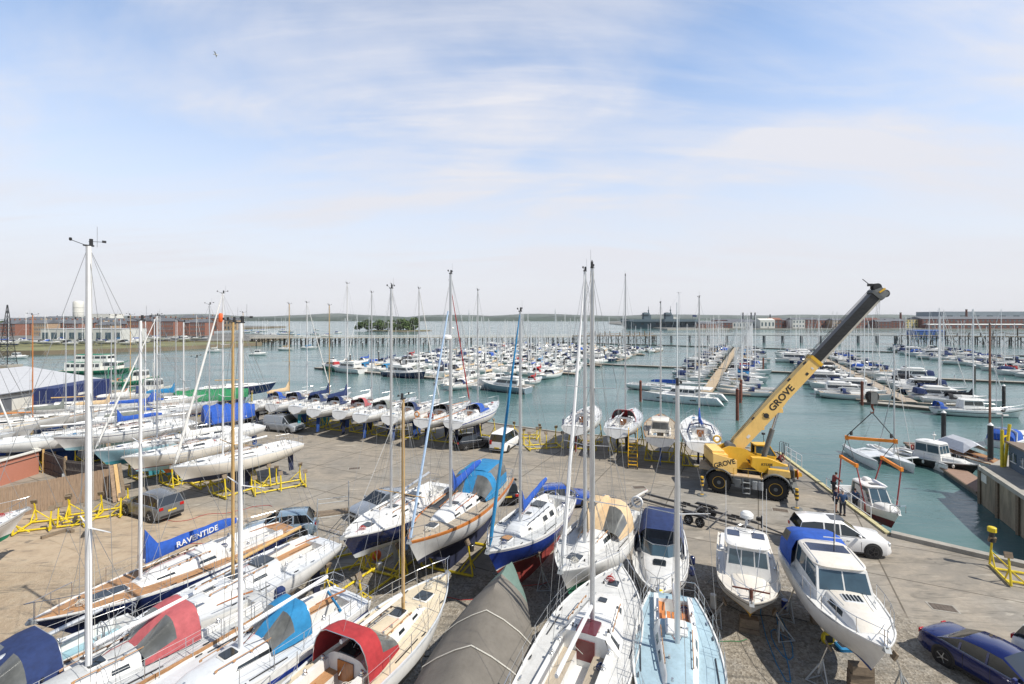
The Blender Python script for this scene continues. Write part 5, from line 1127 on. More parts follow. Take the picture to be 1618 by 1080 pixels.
yb('white yacht with pale blue cabin canvas behind the grey estate car', bow=(238, 698), dirn=dl, L=9.4, zb=3.0, zs=2.75, B=3.0, mast=(331, 482), deck=gel, cover=cvroyal, anti=antiblue, lod=1)
# wrapped boats
def wrapped(label, bow, L, d, m, B=2.8, H=1.0, zb=2.8):
    b = G(*bow, zb); b.z = 0; d = Vector((*d, 0)).normalized(); c = b-d*L/2; rz = math.atan2(d.y, d.x); t = thing('covered_boat', label, 'covered boat', (c.x, c.y, 0), rz)
    h = Hull(L, B, (.9, .9, 1.1), .5, .75, .9, .2, zb-1.1); h.build('hull', t, gel, antiblue, n=14); rs = []; r_ = random.Random(int(L*10))
    for i in range(16):
        u = i/15; tt = min(u, .98); x = -L/2+L*u; bb = h.b(tt)+.1; zd = h.zd(tt)+h.z0; rg = H*(1-.5*u**3)*(1+.12*sin(i*2.1))
        rs.append([Vector((x, bb*y_, zd+z_+r_.uniform(-.04, .04))) for y_, z_ in ((1, -.7), (1.03, -.2), (.95, .15), (.5, rg*.7), (0, rg), (-.5, rg*.7), (-.95, .15), (-1.03, -.2), (-1, -.7))])
    mb = MB(); mb.loft(rs, m, closed=False); mb.add(rs[0], [list(range(9))], m); mb.obj('cover', t, ang=60)
    cradle('yellow cradle under the '+' '.join(label.split()[:6]), c.x, c.y, rz, H=1.4, W=B*.9)
wrapped('boat under a crumpled green cover behind the left cluster', (392, 618), 9, (.8, .6), cvgreen)
wrapped('boat wrapped in royal blue sheeting beside the left masts', (402, 645), 5, (.75, .65), cvroyal, zb=3.3, H=1.1)
yb('dark hulled yacht with white deck reaching over the creek left of the quay row', bow=(437, 603), dirn=(.85, .52), L=10.5, zb=3.3, zs=3.0, B=3.0, top=navy, transom=navy, deck=gel, mh=11, tm=.55, lod=1, mastm=pinew)
# empty cradles
EC = [('empty yellow cradle stack by the brown fence, left part', (95, 828), .35, 3.6, 1.25), ('empty yellow cradle stack by the brown fence, right part', (150, 815), .5, 3.2, 1.35), ('empty yellow cradle left of the grey wheeled suv', (440, 770), .6, 3.6, 1.2), ('empty yellow cradle behind the navy hulled yacht bow', (580, 925), 1.1, 3.2, 1.3), ('empty yellow cradle between the blue hooded yacht and navy bow', (520, 895), .5, 3.2, 1.3),
      ('empty yellow cradle on the quay right of the white van', (858, 706), .25, 3.6, 1.6), ('empty yellow cradle beside the quay edge behind the white van', (830, 690), -.2, 3.0, 1.2), ('empty yellow cradle in front of the cream yacht', (345, 760), .9, 3.4, 1.1)]
for lab, p, rz, L_, H_ in EC: w0 = G(*p); cradle(lab, w0.x, w0.y, rz, L_, 2.6, H_, n=3 if L_ > 3.3 else 2)
w0 = G(1655, 920); 
t = cradle('tall yellow cradle with a yellow topped post by the slipway kerb', G(1668, 925).x, G(1668, 925).y, -.45, 4.2, 2.4, 1.5)
mb = MB(); mb.tube([(-2.1, .92, 1.4), (-2.1, .92, 1.95)], .12, blackp, 8); mb.lathe([(.05, 1.95), (.2, 1.97), (.2, 2.18), (.16, 2.22), (.05, 2.23)], (-2.1, .92, 0), cyell, 10); mb.obj('post_head', t)

# --- motor boats on the near right
root, h = motor('cabin_cruiser', 'white motor cruiser with navy canopy and flat foredeck', 'motor boat', (0, 0, 0), 0, 7.4, 2.55, 1.35, style='sport', canopy=cvnavy, stripe=navy, st=(.2, .3), rail=gel, anti=antired, hr=(.4, .2), c0=.95, c1=.55, t=(.04, .44, .9), floor=gelg, sw=.88, chh=1.35)
b = G(1040, 940, 2.5); s = G(1047, 806, 2.2); d = (b-s); d.z = 0; d.normalize(); root.location = (b.x-d.x*3.7, b.y-d.y*3.7, 0); root.rotation_euler.z = math.atan2(d.y, d.x)
mb = MB(); mb.rbox((1.3, 0, h.roofz(.68)+.02), (.55, .55, .06), glass, r=.08); mb.obj('hatch', root)
mb = MB(); mb.tube([(3.45, .1, h.z0+1.2), (3.4, 0, h.z0+.6)], [.12, .1], cyell, 8); mb.obj('anchor_buoy', root)
fender(root, h, .45, 1, navy, .13, .35, -.2); fender(root, h, .6, 1, navy, .13, .35, -.2)
mb = MB(); pts = [(-3.4, .9, h.z0+.9), (-3.2, 1.0, h.z0+1.9), (-.3, 1.0, h.z0+1.85), (-.1, .9, h.z0+1.3)]; mb.tube(pts, .02, steel, 5); mb.tube([(a, -b_, c) for a, b_, c in pts], .02, steel, 5); mb.obj('canopy_frame', root)
def under(root, L, h, nm, z):
    rz = root.rotation_euler.z; c = root.location
    for u in (-.25, .25):
        p = Matrix.Rotation(rz, 3, 'Z') @ Vector((u*L, 0, 0))+c; blocks('timber blocks under the %s of the %s' % ('bow' if u > 0 else 'stern', nm), p.x, p.y, rz, z, .8, .35, 3)
        for q in (1, -1):
            p = Matrix.Rotation(rz, 3, 'Z') @ Vector((u*L, q*h.B*.5, 0))+c; stand('tripod prop at the %s %s of the %s' % ('bow' if u > 0 else 'stern', 'port side' if q > 0 else 'starboard side', nm), p.x, p.y, rz+(-PI/2 if q > 0 else PI/2), z+.42, .3)
under(root, 7.4, h, 'navy canopied cruiser', .9)
root, h = motor('fishing_boat', 'white wheelhouse fishing boat with yellow bottom and radar dome', 'motor boat', (0, 0, 0), 0, 6.9, 2.6, 1.15, style='wheelhouse', fb=(.8, .75, .95), anti=yellowk, boot=yellowk, bootz=.15, rail=gel2, stripe=blackp, st=(.12, .18), cab=(.34, .66, 1.3), cabw=.98, cabf=.95, rf=.3, t=(.02, .3, .9), hr=(.16, .1), roof=gel2, deck=gel2, c0=.95, c1=.5, bf=3.4, full=.5, sw=.92, D=.55, glass=glassb, rake=1.0)
b = G(1188, 953, 2.15); s = G(1172, 836, 1.95); d = (b-s); d.z = 0; d.normalize(); root.location = (b.x-d.x*3.45, b.y-d.y*3.45, 0); root.rotation_euler.z = math.atan2(d.y, d.x)
zr = h.z0+.75+1.3+.1
mb = MB(); mb.lathe([(.2, zr+.35), (.3, zr+.4), (.3, zr+.55), (.2, zr+.66), (.05, zr+.68)], (-1.6, .1, 0), gel, 16); mb.tube([(-1.6, .1, zr), (-1.6, .1, zr+.36)], .05, gel, 8); mb.obj('radar_dome', root)
for q in (-.55, .5): mb = MB(); mb.box((-.35, q, zr+.03), (.62, .52, .03), solar); mb.obj('solar_panel', root, smooth=False)
mb = MB()
for x_, y_ in ((-1.7, .8), (-1.5, -.85), (-.9, .9)): mb.tube([(x_, y_, zr-.4), (x_-.05, y_, zr+2.1)], [.018, .008], gel, 5)
mb.obj('aerial', root); mb = MB(); mb.torus((-.9, 0, zr+.1), .42, .02, steel, 'Z', 16, 4); mb.tube([(-.9, 0, zr), (-.9, 0, zr+.5)], .03, steel, 5); mb.obj('roof_rail', root)
mb = MB(); zz = h.z0+.95; mb.tube([(3.1, 0, zz), (3.1, 0, zz+.45)], .07, rust, 7); mb.bar((2.9, -.7, zz+.3), (2.9, .7, zz+.3), .05, rust); mb.obj('samson_post', root); mb = MB()
for q in (1, -1): mb.tube([(.9, q*.5, h.z0+2.2), (2.9, q*.15, zz+.2)], .012, steel, 4)
mb.obj('stay', root)
mb = MB()
for i in range(5): mb.box((-2.6+(i % 3)*.5, -.6+(i*.37) % 1.2, h.z0+.45), (.4, .35, .35), (gel, galv, skyb)[i % 3], rz=i)
mb.obj('deck_box', root, smooth=False)
under(root, 6.9, h, 'yellow bottomed fishing boat', .62)
root, h = motor('cabin_cruiser', 'white motor cruiser with bright blue canopy, bow towards the viewer', 'motor boat', (0, 0, 0), 0, 7.9, 2.75, 1.45, style='wheelhouse', fb=(.85, .9, 1.3), anti=antiblue, bootz=-.1, cab=(.24, .60, 1.2), cabw=1.05, cabf=.98, rf=.55, wf=2, ws=2, t=(.04, .24, .88), hr=(.5, .3), c0=1.02, c1=.55, roof=gel2, deck=gel, bf=2.6, v=(.35, .92), roofm=gel2, glass=glassb, rake=1.1, D=.5)
b = G(1403, 1022, 2.85); s = G(1282, 878, 2.4); d = (b-s); d.z = 0; d.normalize(); root.location = (b.x-d.x*3.95, b.y-d.y*3.95, 0); root.rotation_euler.z = math.atan2(d.y, d.x)
for sd_ in (-1, 1): mb = MB(); pane(mb, h.roofquad(.62, .76, sd_), 0, 1, .25, .8, glass, slant=.08); mb.obj('window', root, smooth=False)
zr = h.z0+.85+1.2
nn = 10; rs = []
for u, hz_ in ((0, .75), (.12, 1.0), (.6, 1.12), (1, 1.05)):
    rs.append([Vector((lerp(-3.75, -2.0, u), 1.22*cos(PI*j/nn), h.z0+.85+1.28*hz_*min(1, 1.5*sin(PI*j/nn))**.6)) for j in range(nn+1)])
mb = MB(); mb.loft(rs, cvroyal, closed=False, colm=lambda i, j: None if (i == 1 and j in (1, 8)) else cvroyal); mb.add(rs[0], [list(range(nn+1))], cvroyal); cn = mb.obj('canopy', root, ang=60)
mb = MB(); mb.loft(rs, clearw, closed=False, colm=lambda i, j: clearw if (i == 1 and j in (1, 8)) else None); mb.obj('window', cn)
mb = MB(); mb.box((-1.3, 0, zr+.15), (.75, 1.5, .03), solar); mb.obj('solar_panel', root, smooth=False)
for q in (1, -1): mb = MB(); mb.tube([(-1.6, q*.85, zr+.1), (-1.5, q*.85, zr+.17), (.1, q*.8, zr+.17), (.2, q*.8, zr+.1)], .018, steel, 5); mb.obj('roof_rail', root)
mb = MB(); mb.tube([(-1.1, .2, zr), (-1.1, .2, zr+1.0)], .02, blackp, 5); mb.tube([(-1.9, .5, zr), (-1.9, .5, zr+2.2)], [.03, .015], gel, 5); mb.bar((-1.1, -.2, zr+.7), (-1.1, .6, zr+.7), .03, gel); mb.obj('aerial', root)
mb = MB(); mb.rbox((1.15, .05, h.roofz(.645)+.0), (.55, .7, .06), gelg, r=.06)
for i in range(5): mb.box((1.15, -.2+i*.125, h.roofz(.645)+.045), (.42, .06, .02), glass)
mb.obj('grille_hatch', root)
for q in (1, -1): mb = MB(); mb.tube([(.6, q*.65, h.roofz(.58)+.05), (1.9, q*.52, h.roofz(.74)+.07)], .016, steel, 5); mb.obj('handrail', root)
under(root, 7.9, h, 'blue canopied cruiser', .95)
# ------------------------------------------------ cars
def paint(name, c, r=.22, met=.0): return M(name, c, r, metal=met, var=.05, coat=.6)
carglass = M('car window glass', (.015, .018, .02), .04, var=.1, spec=1)
lampm = M('headlamp lens', (.6, .62, .64), .1, metal=.3); tailm = M('red tail lamp', (.4, .01, .01), .15); platem = M('yellow number plate', (.7, .5, .03), .5); plwm = M('white number plate', (.75, .75, .72), .5); rimm = M('alloy wheel', (.55, .56, .58), .3, metal=.7); rimd = M('dark alloy wheel', (.08, .08, .085), .3, metal=.6)
def wheel(root, x, y, r, w_, rim, side, spokes=5):
    mb = MB(); mb.lathe([(r*.62, -w_/2), (r*.93, -w_/2), (r, -w_*.32), (r, w_*.32), (r*.93, w_/2), (r*.62, w_/2)], (x, y, r), rubber, 22, 'Y'); o = mb.obj('wheel', root)
    mb = MB(); f = side*w_*.5; mb.lathe([(.03, f-side*.02), (r*.64, f-side*.04), (r*.66, f+side*.002), (r*.60, f+side*.004), (r*.58, f-side*.025)], (x, y, r), rimd, 22, 'Y')
    for k in range(spokes):
        a = 2*PI*k/spokes; mb.bar((x, y+f-side*.005, r), (x+cos(a)*r*.6, y+f-side*.002, r+sin(a)*r*.6), r*.17, rim, .02)
    mb.lathe([(.02, f-side*.01), (r*.16, f-side*.01), (r*.14, f+side*.012)], (x, y, r), rim, 12, 'Y'); mb.obj('rim', o)
# profile points: x from rear 0 to front 1 of: bottom, shoulder (top of body)
CARS = {
 'hatch': dict(L=4.4, W=1.8, H=1.48, belt=.93, prof=[(0, .62), (.02, .86), (.06, .95), (.30, .96), (.62, .93), (.72, .92), (.9, .78), (.98, .66), (1, .5)], gh=[(.04, .95), (.13, 1.42), (.3, 1.48), (.5, 1.46), (.70, .94)], wb=(.19, .80), r=.32),
 'coupe': dict(L=4.9, W=1.86, H=1.4, belt=.93, prof=[(0, .60), (.015, .86), (.05, .96), (.16, .98), (.30, .94), (.62, .92), (.70, .91), (.88, .80), (.975, .66), (1, .48)], gh=[(.15, .96), (.30, 1.33), (.42, 1.40), (.55, 1.38), (.72, .92)], wb=(.20, .80), r=.34),
 'suv': dict(L=4.6, W=1.85, H=1.7, belt=1.05, prof=[(0, .62), (.015, 1.0), (.04, 1.08), (.30, 1.07), (.66, 1.04), (.74, 1.03), (.93, .93), (.985, .8), (1, .55)], gh=[(.03, 1.07), (.08, 1.58), (.22, 1.70), (.5, 1.68), (.73, 1.04)], wb=(.19, .80), r=.37),
 'bigsuv': dict(L=4.8, W=1.95, H=1.8, belt=1.12, prof=[(0, .62), (.012, 1.1), (.03, 1.16), (.30, 1.14), (.66, 1.12), (.74, 1.11), (.94, 1.03), (.985, .9), (1, .6)], gh=[(.025, 1.14), (.07, 1.70), (.2, 1.80), (.52, 1.78), (.73, 1.12)], wb=(.18, .80), r=.40),
 'van': dict(L=4.9, W=1.92, H=1.95, belt=1.12, prof=[(0, .55), (.01, 1.1), (.02, 1.14), (.30, 1.14), (.7, 1.12), (.80, 1.10), (.93, .96), (.985, .8), (1, .5)], gh=[(.012, 1.13), (.03, 1.86), (.1, 1.95), (.62, 1.94), (.82, 1.10)], wb=(.17, .81), r=.33),
}
def car(label, x, y, rz, kind, pm, group='cars parked in the boatyard', rim=rimm, blind=0, name='parked_car', cat='car', trunk=False, rack=False, rearplate=True):
    s = CARS[kind]; L, W, H = s['L'], s['W'], s['H']; t = thing(name, label, cat, (x, y, 0), rz, group)
    X = lambda u: -L/2+L*u
    def at(tab, u):
        for (a, b), (c, d) in zip(tab, tab[1:]):
            if u <= c: return lerp(b, d, (u-a)/(c-a)) if c > a else d
        return tab[-1][1]
    us = sorted(set([p[0] for p in s['prof']]+[.1, .4, .5, .8, .95])); rs = []
    for u in us:
        z1 = at(s['prof'], u); e = min(u, 1-u); hw = W/2*(1-.16*max(0, 1-e/.10)**2); zb = .2+.1*max(0, 1-e/.06); zm = lerp(zb, z1, .55)
        h = [(hw*.94, zb), (hw, zb+.12), (hw*1.0, zm), (hw*.985, z1-.12), (hw*.93, z1-.03), (hw*.78, z1+.01), (0, z1+.025)]
        rs.append([Vector((X(u), a, b)) for a, b in h]+[Vector((X(u), -a, b)) for a, b in reversed(h[:-1])])
    mb = MB(); mb.loft(rs, pm, closed=True, caps=True); mb.obj('body', t, ang=40)
    # greenhouse
    gh = s['gh']; rs = []
    gus = sorted(set([gh[0][0]+.0001]+[g_[0] for g_ in gh[1:]]+[lerp(gh[3][0], gh[4][0], .5), lerp(gh[0][0], gh[1][0], .5)]))
    for u in gus:
        zt = at(gh, u); zb = at(s['prof'], u)-.03; k = (zt-zb)/(H-s['belt']); k = min(max(k, 0.02), 1); hb = W/2*.93; ht = lerp(hb, W/2*.74, k)
        h = [(hb, zb), (lerp(hb, ht, .94), lerp(zb, zt, .9)), (ht-.06, zt), (0, zt+.025*k)]
        rs.append([Vector((X(u), a, b)) for a, b in h]+[Vector((X(u), -a, b)) for a, b in reversed(h[:-1])])
    nc = len(rs)-1; ir = [i for i, u in enumerate(gus) if u >= gh[1][0]-1e-6][0]; jf = [i for i, u in enumerate(gus) if u >= gh[3][0]-1e-6][0]
    roofc = lambda i, j: (pm if ir <= i < jf else None) if j in (2, 3) else pm if j in (1, 4) else None
    def glassc(i, j):
        if j in (2, 3): return carglass if not (ir <= i < jf) and not (trunk and i < ir) else None
        if j in (0, 5): return pm if (blind and gus[i] < blind) else carglass
        return None
    mb = MB(); mb.loft(rs, pm, closed=False, colm=roofc)
    for u in ([.30, .47] if kind != 'van' else [.58]):
        for q in (1, -1):
            k = min(range(len(gus)), key=lambda i: abs(gus[i]-u)); zb = at(s['prof'], u); zt = at(gh, u)
            mb.bar((X(u), q*W/2*.935, zb), (X(u), q*W/2*.755, zt-.08), .07, pm if kind != 'suv' else blackp, .035)
    mb.obj('roof', t, ang=40)
    mb = MB(); mb.loft(rs, carglass, closed=False, colm=glassc); mb.obj('window', t, ang=40)
    r = s['r']
    for u in s['wb']:
        for q in (1, -1):
            mb = MB(); mb.lathe([(.05, q*(W/2-.1)), (r+.07, q*(W/2-.1)), (r+.07, q*(W/2+.006)), (r+.03, q*(W/2+.008)), (.05, q*(W/2+.004))], (X(u), 0, r+.01), blackp, 20, 'Y'); mb.obj('wheel_arch', t)
            wheel(t, X(u), q*(W/2-.06), r, .2, rim, q)
    for q in (1, -1):
        zf = at(s['prof'], .96)-.1; mb = MB(); mb.rbox((X(.965), q*W*.37, zf), (.26, .36, .14), lampm, r=.06); mb.obj('headlight', t)
        zr = at(s['prof'], .02)-.08; mb = MB(); mb.rbox((X(.012), q*W*.355, zr), (.1, .26, .17 if kind != 'van' else .42), tailm, r=.04); mb.obj('tail_light', t)
        mb = MB(); ux = gh[4][0]-.07; mb.rbox((X(ux), q*(W/2+.09), at(s['prof'], ux)+.09), (.12, .2, .15), pm, r=.05); mb.obj('wing_mirror', t)
        mb = MB(); mb.tube([(X(u), q*W/2*.945, at(s['prof'], u)-.005) for u in (gh[0][0]+.03, .3, .45, .6, gh[4][0]-.03)], .012, steel, 4); mb.obj('window_trim', t)
        mb = MB()
        for u in (.36, .55): mb.box((X(u), q*(W/2-.0), at(s['prof'], u)-.2), (.16, .03, .03), pm)
        mb.obj('door_handle', t, smooth=False)
        mb = MB()
        for u in ([.33, .50, .68] if kind != 'van' else [.60, .78]): mb.box((X(u), q*(W/2-.0005), .62), (.012, .01, .52), blackp)
        mb.box((X(.5), q*(W/2-.002), .27), (L*.46, .012, .1), blackp); mb.obj('door_line', t, smooth=False)
    mb = MB(); mb.box((X(0)-.01, 0, .72 if kind != 'van' else .55), (.02, .52, .12), platem); mb.obj('number_plate', t, smooth=False)
    mb = MB(); mb.box((X(1)+.01, 0, .45), (.02, .52, .12), plwm); mb.box((X(1)-.005, 0, .6), (.03, .9, .12), blackp); mb.obj('front_grille', t, smooth=False)
    mb = MB(); mb.box((X(0)+.0, 0, .42), (.06, W*.8, .12), blackp if kind in ('suv', 'van') else pm); mb.box((X(1)-.02, 0, .3), (.08, W*.7, .12), blackp); mb.obj('bumper', t, smooth=False)
    if rack:
        for q in (1, -1): mb = MB(); mb.tube([(X(.12), q*W*.33, H-.02), (X(.16), q*W*.33, H+.05), (X(.48), q*W*.33, H+.05), (X(.52), q*W*.33, H-.02)], .02, steel, 5); mb.obj('roof_rail', t)
    return t
def carpx(label, p1, p2, **k):
    """rear and front middle on the ground as pixels"""
    a, b = G(*p1), G(*p2); c = (a+b)/2; return car(label, c.x, c.y, math.atan2(b.y-a.y, b.x-a.x), **k)
silver = paint('silver grey car paint', (.40, .43, .47), .25, .3); greyp = paint('dark grey car paint', (.16, .165, .17), .25, .3); lblue = paint('light steel blue car paint', (.24, .34, .43), .22, .3); blackc = paint('black car paint', (.012, .012, .014)); whitec = paint('white car paint', (.82, .82, .82), .2); bluecar = paint('bright blue car paint', (.015, .06, .32)); navyc = paint('deep blue car paint', (.012, .02, .11), .12, .2); slatec = paint('slate grey car paint', (.26, .29, .33), .25, .3)
carpx('silver panel van parked before the quay row of yachts', (424, 678), (474, 683), kind='van', pm=silver, blind=.55, name='panel_van', cat='van', group=None)
carpx('grey suv with roof rails parked by the empty cradles', (274, 822), (208, 803), kind='suv', pm=greyp, rack=True)
carpx('light steel blue hatchback parked behind the lettered sail cover', (478, 842), (405, 850), kind='hatch', pm=lblue)
carpx('dark windowed slate blue saloon behind the navy hulled yacht', (640, 793), (566, 822), kind='coupe', pm=slatec)
car('black estate car with its boot open beside the white minibus', *G(750, 706).xy, R(28), 'hatch', blackc, trunk=True)
mb = MB(); c0 = G(733, 712); tl = bpy.data.objects.get('parked_car.003')
root_ = [o for o in bpy.data.objects if o.get('label', '').startswith('black estate car')][0]
mb.add([(-1.9, -.75, 1.45), (-1.9, .75, 1.45), (-2.6, .7, 2.05), (-2.6, -.7, 2.05)], [(0, 1, 2, 3)], blackc); mb.box((-2.2, 0, 1.76), (.75, 1.45, .05), blackc, rot=Matrix.Rotation(.72, 3, 'Y')); mb.obj('open_boot_lid', root_, smooth=False)
carpx('white minibus with dark windows parked near the quay', (785, 716), (812, 698), kind='van', pm=whitec, blind=.0, name='minibus', cat='minibus', group=None)
carpx('dark car seen between the blue tented yacht and motor sailer', (803, 800), (790, 768), kind='hatch', pm=blackc)
carpx('bright blue hatchback parked behind the motor sailer', (862, 800), (920, 795), kind='hatch', pm=bluecar)
carpx('white suv with black wheels and glass roof towing a trailer', (1262, 860), (1385, 872), kind='bigsuv', pm=whitec, rim=rimd)
r_ = [o for o in bpy.data.objects if o.get('label', '').startswith('white suv with black')][0]
mb = MB(); mb.rbox((-.1, 0, 1.80), (.75, .8, .03), carglass, r=.08); mb.obj('sunroof', r_)
a = G(1475, 1010); d = Vector((-.10, -1.0)); 
car('deep blue coupe parked in the bottom right corner', 18.1, 17.7, math.atan2(-.95, .30), 'coupe', navyc)
car('white car cut off by the right edge beside the blue coupe', 21.4, 17.4, math.atan2(-.9, .4), 'suv', whitec)
carpx('slate grey estate car behind the left cluster masts', (318, 690), (352, 676), kind='hatch', pm=slatec)
carpx('black car parked beside the royal blue wrapped boat', (392, 668), (356, 668), kind='hatch', pm=blackc)
carpx('grey hatchback close to the quay left of the silver van', (414, 655), (390, 652), kind='hatch', pm=greyp)
# boat trailer
a = G(1250, 862); b = G(1010, 795); d = (b-a); Lt = d.length; rz = math.atan2(d.y, d.x)
t = thing('boat_trailer', 'long empty galvanised boat trailer hitched to the white suv', 'trailer', (a.x, a.y, 0), rz)
darkg = M('dark trailer steel', (.12, .12, .125), .6, metal=.3, dirt=.3)
for q in (1, -1): mb = MB(); mb.bar((2.0, q*.55, .62), (Lt-.2, q*.55, .62), .1, darkg, .14); mb.obj('chassis_rail', t, smooth=False)
mb = MB(); mb.bar((0, 0, .5), (2.1, .55, .62), .08, darkg); mb.bar((0, 0, .5), (2.1, -.55, .62), .08, darkg); mb.lathe([(.03, .38), (.05, .4), (.05, .56), (.03, .58)], (.02, 0, 0), galv, 8); mb.obj('drawbar', t)
for x in (2.4, 4.0, 5.6, Lt-.4): mb = MB(); mb.bar((x, -1.05, .66), (x, 1.05, .66), .07, darkg); mb.obj('cross_member', t, smooth=False)
for x in (3.0, 4.8, 6.2):
    for q in (1, -1): mb = MB(); mb.tube([(x, q*.35, .8), (x+.5, q*.35, .8)], .05, rubber, 7); mb.bar((x+.25, q*.35, .62), (x+.25, q*.35, .8), .04, galv); mb.obj('roller', t)
for x in (5.0, 5.75):
    for q in (1, -1): wheel(t, x, q*1.05, .3, .18, galv, q, 6)
    
for q in (1, -1): mb = MB(); mb.prism([(4.6, .66), (4.75, .78), (6.0, .78), (6.15, .66)], q*1.05-.12, q*1.05+.12, blackp); mb.obj('mudguard', t, smooth=False)
mb = MB(); mb.bar((1.6, 0, .6), (1.6, 0, 1.35), .09, darkg); mb.box((1.75, 0, 1.1), (.3, .2, .2), blackp); mb.obj('winch_post', t, smooth=False)
mb = MB(); mb.bar((Lt-.1, -1.1, .7), (Lt-.1, 1.1, .7), .1, gel); mb.box((Lt-.05, -.9, .7), (.03, .3, .12), tailm); mb.box((Lt-.05, .9, .7), (.03, .3, .12), tailm); mb.obj('light_board', t, smooth=False)
# ------------------------------------------------ the crane
cy = M('crane yellow paint', (.74, .44, .04), .42, var=.1, scale=1.2, dirt=.3); cyp = M('pale crane yellow', (.88, .58, .19), .5, var=.08, scale=.8, dirt=.25); cgrey = M('crane grey paint', (.16, .17, .17), .6, var=.15, dirt=.35); cblk = M('greasy black boom section', (.035, .036, .038), .35, var=.4, scale=3, stretch=(.3, 3, 3), metal=.3); orb = M('orange lifting beam paint', (.80, .26, .02), .5, var=.12, dirt=.2); cdeck = M('tan crane deck plate', (.45, .36, .25), .8, var=.2, dirt=.3)  # boom, counterweight and covers get a paler yellow than the body
w1, w2 = G(1136, 778), G(1225.5, 790.5); ux = (w2-w1).normalized(); nx = Vector((-ux.y, ux.x, 0)); mid = (w1+w2)/2+nx*1.15; crz = math.atan2(ux.y, ux.x)
CR = thing('mobile_crane', 'yellow rough terrain mobile crane lifting a motor boat from the quay', 'crane', (mid.x, mid.y, 0), crz)
wbh = (w2-w1).length/2; RT = .86
for x in (-wbh, wbh):
    for q in (-1, 1):
        mb = MB(); y = q*1.05; mb.lathe([(.45, -.3), (.72, -.3), (RT-.05, -.24), (RT-.03, 0), (RT-.05, .24), (.72, .3), (.45, .3)], (x, y, RT), rubber, 28, 'Y')
        for k in range(26):
            a = 2*PI*k/26
            for s_ in (-1, 1):
                aa = a+(0 if s_ < 0 else PI/26); mb.box((x+cos(aa)*(RT-.03), y+s_*.15, RT+sin(aa)*(RT-.03)), (.07, .3, .1), rubber, rot=Matrix.Rotation(-aa, 3, 'Y'))
        w_ = mb.obj('wheel', CR, ang=30)
        mb = MB(); f = q*.31; mb.lathe([(.04, f-q*.1), (.2, f-q*.1), (.26, f-q*.06), (.40, f-q*.12), (.43, f), (.46, f+q*.01), (.46, f-q*.03)], (x, y, RT), cy, 24, 'Y'); rm_ = mb.obj('rim', w_)
        mb = MB(); mb.lathe([(.04, f+q*.02), (.13, f+q*.01), (.17, f-q*.06), (.19, f-q*.09)], (x, y, RT), cgrey, 14, 'Y'); mb.obj('hub', w_)
# carrier
mb = MB(); mb.box((0, 0, 1.05), (6.2, 1.1, .62), cgrey); mb.box((0, 0, .72), (2.2, .8, .3), blackp); mb.obj('chassis', CR, smooth=False)
for x in (-wbh, wbh):
    for q in (-1, 1):
        mb = MB(); pts = []
        for k in range(11):
            a = PI*(.08+.84*k/10); pts.append((x+cos(a)*(RT+.14), RT+.04+sin(a)*(RT+.14)))
        rs = [[Vector((a, q*.68, b)), Vector((a, q*1.42, b)), Vector((a, q*1.42, b+.07)), Vector((a, q*.68, b+.07))] for a, b in pts]
        mb.loft(rs, cgrey, caps=True); mb.obj('mudguard', CR, ang=30)
mb = MB()
for q in (-1, 1): mb.box((0, q*1.0, 1.5), (2.2, .8, .08), cdeck); mb.box((0, q*1.36, 1.2), (1.9, .06, .5), cgrey)
mb.box((-2.95, 0, 1.72), (.9, 2.3, .12), cdeck); mb.obj('deck_plate', CR, smooth=False)
for x in (-.62, .0, .55, .95):
    mb = MB(); mb.rbox((x, -1.22, 1.0), (.45 if x < 0 else .34, .42, .62), [cgrey, blackp, galv, galv][int((x+.7)*2) % 4], r=.04); mb.obj('tool_box', CR)
for q in (-1, 1):
    mb = MB(); mb.box((wbh+.25, q*.82, 1.98), (1.5, .55, .42), cyp, taper=.92); mb.box((wbh+.2, q*.82, 2.2), (1.3, .5, .03), cy); mb.obj('engine_cover' if q > 0 else 'step_cover', CR, smooth=False)
mb = MB(); mb.box((wbh+.4, 0, 1.95), (1.4, 1.0, .5), cgrey); mb.rbox((wbh+1.1, 0, 1.95), (.3, 1.2, .6), blackp, r=.06)
for k in range(6): mb.box((wbh+1.26, 0, 1.72+k*.09), (.03, 1.0, .03), galv)
mb.obj('engine_bay', CR)
mb = MB(); mb.lathe([(.05, 0), (.36, .02), (.38, .06), (.36, .1), (.05, .1)], (wbh+1.5, .4, 1.7), oranges, 20, 'X'); mb.obj('hose_reel', CR)
mb = MB(); mb.tube([(wbh+.9, -.55, 2.1), (wbh+.9, -.55, 2.7), (wbh+.98, -.55, 2.8)], .06, steel, 8); mb.obj('exhaust_pipe', CR)
# outriggers
for x in (-wbh-1.15, wbh+1.25):
    mb = MB(); mb.box((x, 0, .95), (.4, 2.7, .42), cgrey); ob = mb.obj('outrigger_box', CR, smooth=False)
    for q in (-1, 1):
        mb = MB(); ye = q*(2.35 if q < 0 else 1.9); mb.bar((x, q*1.2, .93), (x, ye, .93), .26, cgrey, .26); mb.obj('outrigger_beam', CR, smooth=False)
        mb = MB()
        for k in range(6): mb.lathe([(.11, 0), (.11, .14)], (x, ye, .62+k*.14), cy if k % 2 else blackp, 10)
        mb.tube([(x, ye, .08), (x, ye, .62)], .06, steel, 8); jk = mb.obj('jack', CR)
        mb = MB(); mb.lathe([(.08, .1), (.34, .07), (.38, .02), (.38, 0)], (x, ye, 0.005), cgrey, 18); mb.lathe([(.07, .11), (.15, .1)], (x, ye, .01), cy, 12); mb.obj('foot_pad', jk)
